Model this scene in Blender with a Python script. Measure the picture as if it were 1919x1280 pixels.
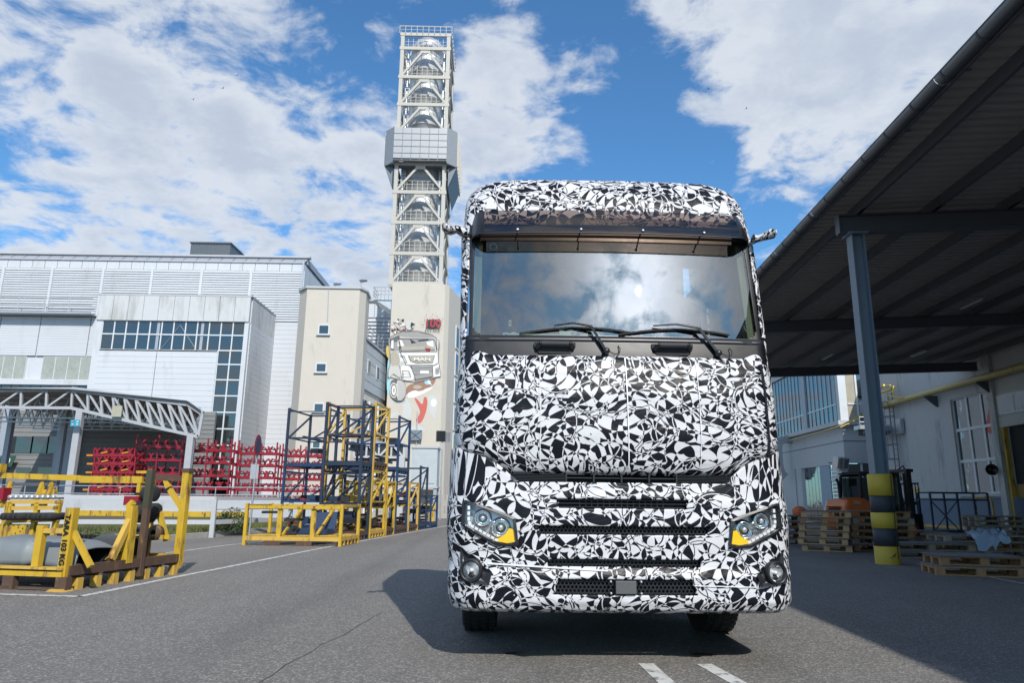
import bpy, math, random
from math import sin, cos, tan, pi, radians, sqrt, atan2
from mathutils import Matrix, Vector, noise
random.seed(7)
for o in list(bpy.data.objects): bpy.data.objects.remove(o)
SC = bpy.context.scene
COL = SC.collection

# ---------------------------------------------------------------- camera
CH, CF, CP, CR = 1.17, 1330.0, radians(12.6), radians(0.6)
_u0 = Vector((0, -sin(CP), cos(CP)))
FWD = Vector((0, cos(CP), sin(CP)))
RGT = Vector((1, 0, 0))*cos(CR) + _u0*sin(CR)
UPV = _u0*cos(CR) - Vector((1, 0, 0))*sin(CR)
cam = bpy.data.cameras.new('camera'); camo = bpy.data.objects.new('camera', cam); COL.objects.link(camo)
M4 = Matrix((RGT, UPV, -FWD)).transposed().to_4x4(); M4.translation = (0, 0, CH)
camo.matrix_world = M4
cam.sensor_width = 36; cam.lens = 36*CF/1919; cam.clip_start = .05; cam.clip_end = 3000
SC.camera = camo

SUN_EL, SUN_AZ = radians(39), radians(17)      # azimuth east of due south (behind the camera, to the right)
SUND = Vector((sin(SUN_AZ)*cos(SUN_EL), -cos(SUN_AZ)*cos(SUN_EL), sin(SUN_EL)))
sl = bpy.data.lights.new('sun', 'SUN'); so = bpy.data.objects.new('sun', sl); COL.objects.link(so)
sl.energy = 4.6; sl.angle = radians(.53); sl.color = (1, .95, .87)
so.rotation_mode = 'QUATERNION'; so.rotation_quaternion = SUND.to_track_quat('Z', 'Y')
SC.view_settings.view_transform = 'Standard'; SC.view_settings.look = 'None'
SC.view_settings.gamma = 1; SC.view_settings.use_curve_mapping = False
SC.view_settings.exposure = 0.0

def ray(px, py):
    return RGT*((px-959.5)/CF) + UPV*((640-py)/CF) + FWD
def at(px, py, Y):
    d = ray(px, py); return Vector((d.x*Y/d.y, Y, CH+d.z*Y/d.y))
def gnd(px, py, z=0):
    d = ray(px, py); t = (z-CH)/d.z; return Vector((d.x*t, d.y*t, z))

# ---------------------------------------------------------------- node helper
class NT:
    def __init__(s, tree):
        s.t = tree; s.n = tree.nodes; s.l = tree.links
    def node(s, ty, **kw):
        n = s.n.new(ty)
        for k, v in kw.items(): setattr(n, k, v)
        return n
    def put(s, sock, v):
        if isinstance(v, bpy.types.NodeSocket): s.l.new(v, sock)
        elif v is not None: sock.default_value = v
    def m(s, op, a, b=None, c=None, clamp=False):
        n = s.node('ShaderNodeMath', operation=op, use_clamp=clamp)
        s.put(n.inputs[0], a)
        if b is not None: s.put(n.inputs[1], b)
        if c is not None: s.put(n.inputs[2], c)
        return n.outputs[0]
    def vm(s, op, a, b=None, out=0):
        n = s.node('ShaderNodeVectorMath', operation=op)
        s.put(n.inputs[0], a)
        if b is not None: s.put(n.inputs[3 if op == 'SCALE' else 1], b)
        return n.outputs[out]
    def noise(s, vec, scale, detail=3, rough=.5, dist=0, out=0):
        n = s.node('ShaderNodeTexNoise'); s.put(n.inputs['Vector'], vec)
        n.inputs['Scale'].default_value = scale; n.inputs['Detail'].default_value = detail
        n.inputs['Roughness'].default_value = rough; n.inputs['Distortion'].default_value = dist
        return n.outputs[out]
    def vor(s, vec, scale, feature='F1', out='Distance', rnd=1):
        n = s.node('ShaderNodeTexVoronoi', feature=feature); s.put(n.inputs['Vector'], vec)
        n.inputs['Scale'].default_value = scale; n.inputs['Randomness'].default_value = rnd
        return n.outputs[out]
    def ramp(s, f, stops, interp='LINEAR'):
        n = s.node('ShaderNodeValToRGB'); s.put(n.inputs[0], f); cr = n.color_ramp; cr.interpolation = interp
        while len(cr.elements) < len(stops): cr.elements.new(.5)
        for e, (p, c) in zip(cr.elements, stops):
            e.position = p; e.color = (c, c, c, 1) if isinstance(c, (int, float)) else (*c, 1)
        return n.outputs[0]
    def mix(s, f, a, b):
        n = s.node('ShaderNodeMix', data_type='RGBA'); s.put(n.inputs[0], f)
        s.put(n.inputs[6], a if isinstance(a, bpy.types.NodeSocket) else (*a, 1))
        s.put(n.inputs[7], b if isinstance(b, bpy.types.NodeSocket) else (*b, 1))
        return n.outputs[2]
    def bump(s, h, strength=.3, dist=.01):
        n = s.node('ShaderNodeBump'); s.put(n.inputs['Height'], h)
        n.inputs['Strength'].default_value = strength; n.inputs['Distance'].default_value = dist
        return n.outputs[0]
    def pos(s): return s.node('ShaderNodeNewGeometry').outputs['Position']
    def xyz(s, v):
        n = s.node('ShaderNodeSeparateXYZ'); s.put(n.inputs[0], v); return n.outputs
    def comb(s, x, y, z=0):
        n = s.node('ShaderNodeCombineXYZ'); s.put(n.inputs[0], x); s.put(n.inputs[1], y); s.put(n.inputs[2], z); return n.outputs[0]

# ---------------------------------------------------------------- sky
W = bpy.data.worlds.new('World'); SC.world = W; W.use_nodes = True
N = NT(W.node_tree); N.n.clear()
sky = N.node('ShaderNodeTexSky', sky_type='NISHITA', sun_disc=False)
sky.sun_elevation = SUN_EL; sky.sun_rotation = pi-SUN_AZ
sky.altitude = 300; sky.air_density = 1.0; sky.dust_density = .6; sky.ozone_density = 2.2
dirv = N.node('ShaderNodeTexCoord').outputs['Generated']
dz = N.xyz(dirv)[2]
den = N.m('ADD', N.m('MAXIMUM', dz, 0.0), .16)
plane = N.vm('DIVIDE', dirv, N.comb(den, den, 1))
plane = N.vm('MULTIPLY', plane, (1, 1, .0))
base = N.noise(plane, 2.7, 9, .58, .35)
detail = N.noise(N.vm('ADD', plane, (7.3, 2.1, 0)), 7.5, 8, .60, .3)
cov = N.m('ADD', N.m('MULTIPLY', base, .54), N.m('MULTIPLY', detail, .51))
# where the photograph's sky is open and where it is covered (soft weights on directions)
for px, py, r, w in [(330, 270, .30, .08), (60, 150, .22, .05), (560, 230, .22, .05), (1330, 30, .12, .04), (1400, 200, .13, .07), (1110, 150, .06, .05), (650, 420, .16, .05), (980, 190, .10, .10), (930, 260, .09, .05),
                     (1500, 110, .20, .09), (1750, 60, .25, .05), (1560, 260, .10, .05), (1090, 300, .05, .02),
                     (700, 90, .12, -.13), (430, 80, .10, -.12), (1190, 220, .15, -.11), (1080, 60, .08, -.10), (1330, 330, .12, -.10), (30, 330, .07, -.10), (1430, 400, .12, -.10),
                     (60, 430, .10, .03), (420, 450, .16, -.04), (1250, 250, .08, -.06)]:
    d = ray(px, py).normalized()
    dist = N.vm('DISTANCE', dirv, tuple(d), out=1)
    cov = N.m('ADD', cov, N.m('MULTIPLY', N.m('SMOOTH_MIN', N.m('MAXIMUM', N.m('SUBTRACT', 1, N.m('DIVIDE', dist, r*1.5)), 0), 1, .3), w))
for az, el, r, w in [(-12, 42, .40, .03), (10, 52, .35, .03), (24, 36, .3, .03)]:  # extra cloud cover behind the camera, added for the windscreen to reflect
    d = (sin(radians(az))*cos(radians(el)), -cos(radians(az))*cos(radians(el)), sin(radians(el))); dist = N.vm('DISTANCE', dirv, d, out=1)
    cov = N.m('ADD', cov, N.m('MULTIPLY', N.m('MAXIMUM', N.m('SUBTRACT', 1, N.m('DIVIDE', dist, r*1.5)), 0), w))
mr = N.node('ShaderNodeMapRange', interpolation_type='SMOOTHSTEP'); N.put(mr.inputs[0], cov)
mr.inputs[1].default_value = .49; mr.inputs[2].default_value = .62
hz = N.node('ShaderNodeMapRange', interpolation_type='SMOOTHSTEP'); N.put(hz.inputs[0], dz); hz.inputs[1].default_value = -.02; hz.inputs[2].default_value = .08
alpha = N.m('MULTIPLY', N.m('MULTIPLY', mr.outputs[0], .94), hz.outputs[0])
tk = N.node('ShaderNodeMapRange'); N.put(tk.inputs[0], cov); tk.inputs[1].default_value = .53; tk.inputs[2].default_value = .74
puff = N.noise(N.vm('ADD', plane, (3.1, 9.7, 0)), 4.5, 6, .6)
shade = N.m('ADD', N.m('MULTIPLY', tk.outputs[0], .35), N.m('MULTIPLY', puff, .9), clamp=False)
cl = N.ramp(N.m('SUBTRACT', shade, .12), [(0.15, (9.0, 9.5, 10.4)), (.42, (8.5, 9.1, 10.0)), (.66, (6.7, 7.5, 8.8)), (1, (5.6, 6.4, 7.8))])
# clouds brightened round the sun, a glow added for the windscreen reflection
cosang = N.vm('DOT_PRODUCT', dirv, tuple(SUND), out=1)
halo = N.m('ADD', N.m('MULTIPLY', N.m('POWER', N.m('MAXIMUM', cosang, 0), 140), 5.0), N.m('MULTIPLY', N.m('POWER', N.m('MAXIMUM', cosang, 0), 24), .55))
cl = N.mix(1.0, cl, cl)
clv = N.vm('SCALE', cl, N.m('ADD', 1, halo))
skv = N.vm('MULTIPLY', sky.outputs[0], (1.04, 1.76, 2.16))
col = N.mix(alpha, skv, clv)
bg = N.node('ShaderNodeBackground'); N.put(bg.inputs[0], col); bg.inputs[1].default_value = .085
N.put(N.node('ShaderNodeOutputWorld').inputs[0], bg.outputs[0])

# ---------------------------------------------------------------- mesh helpers
class MB:
    def __init__(s): s.v = []; s.f = []; s.uv = None; s.sm = []; s.mi = []; s.cur = 0; s.cs = False
    def add(s, vs, fs, smooth=None):
        b = len(s.v); s.v += [tuple(p) for p in vs]
        s.f += [tuple(i+b for i in f) for f in fs]
        s.sm += [s.cs if smooth is None else smooth]*len(fs); s.mi += [s.cur]*len(fs)
    def box(s, c, d, rz=0, M=None):
        x, y, z = d[0]/2, d[1]/2, d[2]/2
        vs = [Vector(p) for p in [(-x,-y,-z),(x,-y,-z),(x,y,-z),(-x,y,-z),(-x,-y,z),(x,-y,z),(x,y,z),(-x,y,z)]]
        if M is not None: vs = [M @ v for v in vs]
        if rz: R = Matrix.Rotation(rz, 3, 'Z'); vs = [R @ v for v in vs]
        s.add([v+Vector(c) for v in vs], [(0,3,2,1),(4,5,6,7),(0,1,5,4),(1,2,6,5),(2,3,7,6),(3,0,4,7)], False)
        return s
    def bb(s, x0, x1, y0, y1, z0, z1):
        return s.box(((x0+x1)/2, (y0+y1)/2, (z0+z1)/2), (abs(x1-x0), abs(y1-y0), abs(z1-z0)))
    def bar(s, a, b, w=.05, h=None, up=(0, 0, 1)):
        h = h or w; a = Vector(a); b = Vector(b); d = (b-a)
        if d.length < 1e-6: return s
        d.normalize(); u = Vector(up)
        if abs(d.dot(u)) > .98: u = Vector((0, 1, 0))
        sd = d.cross(u).normalized(); u = sd.cross(d)
        vs = [p+sd*i*w/2+u*j*h/2 for p in (a, b) for i, j in ((-1,-1),(1,-1),(1,1),(-1,1))]
        s.add(vs, [(0,1,2,3),(7,6,5,4),(0,4,5,1),(1,5,6,2),(2,6,7,3),(3,7,4,0)], False); return s
    def tube(s, pts, r, n=8, cap=True, r2=None):
        pts = [Vector(p) for p in pts]; rings = []; prev = None
        for i, p in enumerate(pts):
            d = (pts[min(i+1, len(pts)-1)]-pts[max(i-1, 0)]).normalized()
            if prev is None:
                u = Vector((0, 0, 1)) if abs(d.z) < .9 else Vector((1, 0, 0))
                u = (u-d*u.dot(d)).normalized()
            else: u = (prev-d*prev.dot(d)).normalized()
            prev = u; w = d.cross(u)
            rr = r if r2 is None else r+(r2-r)*i/(len(pts)-1)
            rings.append([p+(u*cos(2*pi*k/n)+w*sin(2*pi*k/n))*rr for k in range(n)])
        vs = [q for rg in rings for q in rg]; fs = []
        for i in range(len(pts)-1):
            for k in range(n): fs.append((i*n+k, i*n+(k+1) % n, (i+1)*n+(k+1) % n, (i+1)*n+k))
        s.add(vs, fs, True)
        if cap: s.add(rings[0], [tuple(range(n-1, -1, -1))], False); s.add(rings[-1], [tuple(range(n))], False)
        return s
    def lathe(s, c, axis, prof, n=24, cap=False):
        # prof: list of (radius, distance along axis)
        ax = Vector(axis).normalized(); u = Vector((0, 0, 1)) if abs(ax.z) < .9 else Vector((1, 0, 0))
        u = (u-ax*u.dot(ax)).normalized(); w = ax.cross(u); c = Vector(c)
        vs = [c+ax*h+(u*cos(2*pi*k/n)+w*sin(2*pi*k/n))*r for r, h in prof for k in range(n)]
        fs = [(i*n+k, i*n+(k+1) % n, (i+1)*n+(k+1) % n, (i+1)*n+k) for i in range(len(prof)-1) for k in range(n)]
        s.add(vs, fs, True)
        if cap:
            s.add(vs[:n], [tuple(range(n-1, -1, -1))], False); s.add(vs[-n:], [tuple(range(n))], False)
        return s
    def prism(s, poly, a, b, axis='y'):
        # polygon of (p,q) extruded from a to b along axis
        f = {'y': lambda p, q, t: (p, t, q), 'x': lambda p, q, t: (t, p, q), 'z': lambda p, q, t: (p, q, t)}[axis]
        n = len(poly); vs = [f(p, q, a) for p, q in poly]+[f(p, q, b) for p, q in poly]
        s.add(vs, [tuple(range(n)), tuple(range(2*n-1, n-1, -1))]+[(i, i+n, (i+1) % n+n, (i+1) % n) for i in range(n)], False); return s
    def build(s, name, mat, parent=None, world=True, kind=None, label=None, bevel=0):
        me = bpy.data.meshes.new(name); vs = s.v
        if parent is not None and world:
            Mi = pw(parent).inverted(); vs = [Mi @ Vector(p) for p in vs]
        me.from_pydata(vs, [], s.f)
        for m_ in (mat if isinstance(mat, (list, tuple)) else [mat]): me.materials.append(m_)
        me.polygons.foreach_set('use_smooth', s.sm); me.polygons.foreach_set('material_index', s.mi)
        if s.uv:
            ul = me.uv_layers.new(name='UVMap')
            for lp in me.loops: ul.data[lp.index].uv = s.uv[lp.vertex_index]
        me.update()
        o = bpy.data.objects.new(name, me); COL.objects.link(o)
        if parent is not None: o.parent = parent
        if kind: o['kind'] = kind
        if label: o['label'] = label
        if bevel:
            b = o.modifiers.new('bevel', 'BEVEL'); b.width = bevel; b.segments = 2; b.limit_method = 'ANGLE'
        return o
def pw(o):
    M = Matrix.Identity(4)
    while o is not None:
        M = Matrix.Translation(o.location) @ o.rotation_euler.to_matrix().to_4x4() @ Matrix.Diagonal((*o.scale, 1)) @ M; o = o.parent
    return M
def thing(name, label, cat, loc=(0, 0, 0), rz=0, group=None):
    o = bpy.data.objects.new(name, None); COL.objects.link(o); o.empty_display_size = .2
    o.location = loc; o.rotation_euler = (0, 0, rz); return tag(o, label, cat, group)
def tag(o, label, cat, group=None):
    o['label'] = label; o['category'] = cat
    if group: o['group'] = group
    return o
def struct(o): o['kind'] = 'structure'; return o
def inst(src, name, parent, loc, rot=(0, 0, 0), sc=(1, 1, 1)):
    o = bpy.data.objects.new(name, src if isinstance(src, bpy.types.Mesh) else src.data); COL.objects.link(o)
    o.parent = parent; o.location = loc; o.rotation_euler = rot; o.scale = sc; return o
def copy_tree(o, parent=None):
    c = o.copy(); COL.objects.link(c); c.parent = parent
    for ch in o.children: copy_tree(ch, c)
    return c
_ub = {}
def unit(mat):
    if mat.name not in _ub:
        me = bpy.data.meshes.new('piece_'+mat.name); b = MB().box((0, 0, 0), (1, 1, 1)); me.from_pydata(b.v, [], b.f); me.materials.append(mat); _ub[mat.name] = me
    return _ub[mat.name]
def piece(name, mat, parent, c, d, rot=(0, 0, 0)):
    """small box part; c and d in the parent's own coordinates, mesh shared by material"""
    return inst(unit(mat), name, parent, c, rot, d)
def textmesh(txt, size, mat, depth=.004, name='lettering', parent=None, loc=(0, 0, 0), rot=(pi/2, 0, 0), sx=1, bold=0):
    cu = bpy.data.curves.new('txt', 'FONT'); cu.body = txt; cu.size = size; cu.extrude = depth; cu.align_x = 'CENTER'; cu.align_y = 'CENTER'; cu.offset = bold
    to = bpy.data.objects.new('txt', cu); COL.objects.link(to)
    me = bpy.data.meshes.new_from_object(to); bpy.data.objects.remove(to); me.materials.clear(); me.materials.append(mat)
    o = bpy.data.objects.new(name, me); COL.objects.link(o); o.location = loc; o.rotation_euler = rot; o.scale = (sx, 1, 1)
    if parent is not None: o.parent = parent
    return o
class Face:
    """vertical wall plane through O=(x,y), running at angle a; q() gives wall coordinates (s, z) seen at a pixel"""
    def __init__(s, O, a):
        s.O = Vector((O[0], O[1], 0)); s.a = a; s.d = Vector((cos(a), sin(a), 0)); s.n = Vector((sin(a), -cos(a), 0))
    def q(s, px, py, off=0):
        r = ray(px, py); c = Vector((0, 0, CH)); t = (s.O+s.n*off-c).dot(s.n)/r.dot(s.n); p = c+r*t
        return (p-s.O).dot(s.d), p.z

# ---------------------------------------------------------------- materials
MATS = {}
def mat(name, colr=(.5, .5, .5), rough=.6, metal=0, var=.12, vs=3.0, bump=0, bs=40, spec=.5, dirt=None, ds=1.2, dth=.6, coat=0):
    if name in MATS: return MATS[name]
    m_ = bpy.data.materials.new(name); m_.use_nodes = True; n = NT(m_.node_tree); bs_ = n.n['Principled BSDF']
    p = n.pos()
    nz = n.noise(p, vs, 5, .6)
    f = n.m('ADD', n.m('MULTIPLY', nz, var*2), 1-var)
    c = n.vm('SCALE', tuple(colr), f)
    if dirt:
        dn = n.ramp(n.noise(n.vm('MULTIPLY', p, (1, 1, .22)), ds, 8, .68), [(dth, 0.0), (min(1, dth+.12), 1.0)])
        c = n.mix(dn, c, dirt)
        n.put(bs_.inputs['Roughness'], n.m('ADD', n.m('MULTIPLY', dn, .25), rough, clamp=True))
        if metal: n.put(bs_.inputs['Metallic'], n.m('MULTIPLY', n.m('SUBTRACT', 1, dn), metal))
    else:
        n.put(bs_.inputs['Roughness'], n.m('ADD', rough-.06, n.m('MULTIPLY', n.noise(p, vs*4, 4), .12), clamp=True))
        bs_.inputs['Metallic'].default_value = metal
    n.put(bs_.inputs['Base Color'], c)
    bs_.inputs['Specular IOR Level'].default_value = spec
    bs_.inputs['Coat Weight'].default_value = coat
    if bump: n.put(bs_.inputs['Normal'], n.bump(n.noise(p, bs, 5, .65), bump, .01))
    MATS[name] = m_; return m_
def glassmat(name, tint=(.02, .03, .035), refl=.25, rough=.02, see=0.0, tcol=(1, 1, 1), wav=0.0):
    if name in MATS: return MATS[name]
    m_ = bpy.data.materials.new(name); m_.use_nodes = True; n = NT(m_.node_tree); n.n.remove(n.n['Principled BSDF'])
    lw = n.node('ShaderNodeFresnel'); lw.inputs[0].default_value = 1.45
    fac = n.m('ADD', n.m('MULTIPLY', lw.outputs[0], 1-refl), refl, clamp=True)
    g = n.node('ShaderNodeBsdfGlossy'); g.inputs['Roughness'].default_value = rough
    if wav: n.put(g.inputs['Normal'], n.bump(n.noise(n.pos(), 1.3, 2), wav, .05))
    df = n.node('ShaderNodeBsdfDiffuse'); df.inputs[0].default_value = (*tint, 1)
    tr = n.node('ShaderNodeBsdfTransparent'); tr.inputs[0].default_value = (*tcol, 1)
    a = n.node('ShaderNodeMixShader'); a.inputs[0].default_value = see; n.l.new(df.outputs[0], a.inputs[1]); n.l.new(tr.outputs[0], a.inputs[2])
    b = n.node('ShaderNodeMixShader'); n.put(b.inputs[0], fac); n.l.new(a.outputs[0], b.inputs[1]); n.l.new(g.outputs[0], b.inputs[2])
    n.l.new(b.outputs[0], n.n['Material Output'].inputs[0]); MATS[name] = m_; return m_

def camo_material():
    m_ = bpy.data.materials.new('camouflage_wrap'); m_.use_nodes = True; n = NT(m_.node_tree); b = n.n['Principled BSDF']
    uv = n.node('ShaderNodeTexCoord').outputs['UV']
    wob = n.vm('SUBTRACT', n.noise(uv, 2.2, 1, out=1), (.5, .5, .5))
    p = n.vm('ADD', uv, n.vm('SCALE', wob, .10))
    p = n.vm('MULTIPLY', p, (1.68, 1.68, 0))
    prod = None
    # overlapping arcs: circles round scattered centres and bent rules; crossing any of them flips black and white
    for sc, r, off in [(3.4, .64, (0, 0, 0)), (5.0, .62, (3.7, 1.9, 0))]:
        t = n.m('SUBTRACT', n.vor(n.vm('ADD', p, off), sc), r)
        t = n.m('SIGN', t); prod = t if prod is None else n.m('MULTIPLY', prod, t)
    for sc, fr, off in [(1.1, 23, (4.4, 2.2, 0)), (1.5, 17, (9.1, 3.3, 0))]:
        prod = n.m('MULTIPLY', prod, n.m('SIGN', n.m('SINE', n.m('MULTIPLY', n.vor(n.vm('ADD', p, off), sc), fr))))
    q = n.xyz(p)
    for sc, off in ((3.1, (5.1, 2.9, 0)), (4.4, (0.7, 6.1, 0))):
        prod = n.m('MULTIPLY', prod, n.m('SIGN', n.m('SUBTRACT', n.xyz(n.vor(n.vm('ADD', p, off), sc, out='Color'))[0], .5)))
    for a, fr, ph, k in []:
        lin = n.m('ADD', n.m('MULTIPLY', q[0], cos(a)*fr), n.m('MULTIPLY', q[1], sin(a)*fr))
        lin = n.m('ADD', lin, n.m('MULTIPLY', n.noise(n.vm('ADD', p, (ph*3, 1, 0)), 3.1, 1, .4), k*2.6))
        prod = n.m('MULTIPLY', prod, n.m('SIGN', n.m('SINE', n.m('ADD', lin, ph))))
    # fine ruled lines between the shards
    e1 = n.m('ABSOLUTE', n.m('SUBTRACT', n.vor(n.vm('ADD', p, (8.2, 5.3, 0)), 2.4), .66))
    e2 = n.m('ABSOLUTE', n.m('SUBTRACT', n.vor(n.vm('ADD', p, (2.2, 9.3, 0)), 2.1), .62))
    line = n.m('LESS_THAN', n.m('MINIMUM', e1, e2), .011)
    prod = n.m('MULTIPLY', prod, n.m('SUBTRACT', 1, n.m('MULTIPLY', line, 2)))
    f = n.m('GREATER_THAN', prod, 0)
    grime = n.noise(uv, 3.0, 5, .6)
    wht = n.mix(n.m('MULTIPLY', grime, .5), (.60, .605, .635), (.50, .51, .54))
    lowdirt = n.m('MULTIPLY', n.m('SUBTRACT', 1, n.m('MULTIPLY', n.xyz(uv)[1], 1.1), clamp=True), n.ramp(n.noise(uv, 6, 6, .7), [(.42, 0.0), (.7, .55)]))
    wht = n.mix(lowdirt, wht, (.30, .285, .265))
    blk = n.mix(grime, (.005, .0055, .009), (.010, .011, .017))
    n.put(b.inputs['Base Color'], n.mix(f, wht, blk))
    b.inputs['Roughness'].default_value = .33; b.inputs['Specular IOR Level'].default_value = .13
    cr = n.noise(n.vm('MULTIPLY', uv, (1.0, 2.2, 1)), 4.5, 6, .62, 1.6)
    fold = n.m('ABSOLUTE', n.m('SUBTRACT', n.noise(n.vm('MULTIPLY', uv, (.8, 2.0, 1)), 3.2, 3, .5, 2.0), .5))
    h = n.m('ADD', n.m('MULTIPLY', cr, .6), n.m('MULTIPLY', n.m('MINIMUM', fold, .05), 6))
    n.put(b.inputs['Normal'], n.bump(h, .22, .012))
    MATS['camo'] = m_; return m_
CAMO = camo_material()

M_blackp = mat('satin_black_plastic', (.016, .017, .022), .38, var=.1)
M_blackm = mat('matt_black_plastic', (.012, .012, .014), .7, var=.2)
M_rubber = mat('tyre_rubber', (.018, .018, .018), .85, var=.25, bump=.2)
M_chrome = mat('chrome_reflector', (.75, .76, .78), .16, 1, var=.05)
M_chromed = mat('dull_bright_metal', (.52, .53, .55), .30, .55, var=.12)
M_amber = mat('amber_lens', (.95, .60, .01), .2, var=.1, bump=.25, bs=120, coat=.5)
M_led = mat('light_strip_lens', (.78, .8, .82), .15, var=.05, coat=.6)
M_lens = glassmat('lamp_cover_glass', refl=.06, see=1.0)
M_wind = glassmat('windscreen_glass', refl=.23, rough=.004, see=1.0, tcol=(.50, .58, .54), wav=.06)
M_sideglass = glassmat('side_glass', refl=.06, see=1.0, tcol=(.35, .4, .38))
M_visor = glassmat('smoked_visor', refl=.07, rough=.05, see=.97, tint=(.03, .018, .012), tcol=(.36, .275, .22))
M_beige = mat('beige_trim', (.36, .35, .27), .7)
M_dark = mat('dark_upholstery', (.035, .037, .042), .85, bump=.2)
M_grey = mat('grey_cab_trim', (.13, .13, .135), .7)
M_brown = mat('brown_trim', (.19, .09, .045), .7)
M_paper = mat('paper', (.62, .66, .62), .8)
M_white = mat('white_painted_steel', (.42, .43, .45), .5, var=.08, dirt=(.30, .26, .22), dth=.66)
M_galv = mat('galvanised_steel', (.46, .48, .50), .42, .75, var=.2)
M_yel = mat('worn_yellow_paint', (.50, .32, .022), .55, var=.2, dirt=(.12, .06, .032), ds=8, dth=.525)
M_yel2 = mat('faded_yellow_paint', (.52, .33, .06), .6, var=.16, dirt=(.12, .06, .032), ds=6, dth=.55)
M_blue = mat('worn_blue_paint', (.012, .034, .090), .5, var=.18, dirt=(.07, .045, .035), ds=6, dth=.62)
M_blued = mat('dark_blue_paint', (.016, .026, .052), .5, var=.18, dirt=(.07, .045, .035), ds=6, dth=.63)
M_rust = mat('rusty_steel', (.085, .050, .034), .85, var=.4, vs=9, bump=.3, dirt=(.30, .19, .035), ds=6, dth=.585)
M_red = mat('red_paint', (.24, .008, .022), .45, var=.15)
M_oran = mat('orange_paint', (.55, .20, .02), .5)
M_steel = mat('blue_grey_steel', (.16, .20, .245), .5, var=.1, dirt=(.10, .11, .12), dth=.62)
M_dsteel = mat('dark_grey_steel', (.085, .092, .108), .5, var=.12)
M_gut = mat('zinc_gutter', (.17, .18, .19), .42, .6, var=.12)
M_sheet = mat('roof_sheet_underside', (.36, .345, .33), .55, var=.08)
M_wood = mat('pallet_wood', (.56, .34, .17), .85, var=.35, vs=7, bump=.3)
M_woodg = mat('weathered_wood', (.33, .26, .20), .9, var=.35, vs=7, bump=.3)
M_woodd = mat('brown_wood', (.36, .20, .10), .9, var=.3, vs=7, bump=.3)
M_ply = mat('grey_board', (.16, .16, .17), .8, var=.3, vs=5)
M_glass = glassmat('window_glass', tint=(.02, .028, .032), refl=.12, rough=.03, wav=.05)
M_glassb = glassmat('mirror_window_glass', tint=(.03, .04, .05), refl=.22, rough=.04, wav=.15)
M_frost = mat('taped_over_glass', (.30, .33, .30), .5, var=.35, vs=3.5)
M_cream = mat('cream_render', (.515, .475, .415), .85, var=.06, vs=1.2, bump=.15, bs=30, dirt=(.37, .345, .305), ds=.9, dth=.60)
M_cream2 = mat('cream_render_light', (.55, .52, .47), .85, var=.05, vs=1.2, dirt=(.50, .46, .40), ds=.5, dth=.66)
M_clad = mat('white_cladding', (.52, .54, .575), .42, var=.07, vs=.5, dirt=(.44, .455, .47), ds=.7, dth=.56)
M_fascia = mat('stained_white_fascia', (.50, .51, .52), .5, var=.06, dirt=(.37, .38, .375), ds=.7, dth=.50)
M_greyp = mat('grey_roof_panel', (.33, .36, .41), .5, .2, var=.07)
M_mull = mat('white_mullion', (.55, .58, .60), .5)
M_darkin = mat('dark_interior', (.03, .032, .035), .9)
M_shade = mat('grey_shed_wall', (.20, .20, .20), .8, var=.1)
M_rwall = mat('pale_blue_grey_plaster', (.47, .475, .475), .85, var=.08, vs=1.5, bump=.35, bs=14, dirt=(.30, .31, .315), ds=1.1, dth=.55)
M_dado = mat('blue_dado_paint', (.115, .16, .235), .7, var=.12)
M_pipe = mat('yellow_gas_pipe', (.46, .37, .14), .5, var=.12, dirt=(.2, .17, .10), ds=3, dth=.6)
M_signy = mat('sign_yellow', (.62, .42, .04), .5)
M_concrete = mat('concrete', (.36, .35, .33), .9, var=.15, vs=4, bump=.3)
M_wline = mat('road_line_paint', (.55, .55, .53), .7, var=.12, dirt=(.13, .13, .13), ds=9, dth=.50)
M_soot = mat('black_enamel', (.01, .01, .012), .3)

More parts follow.
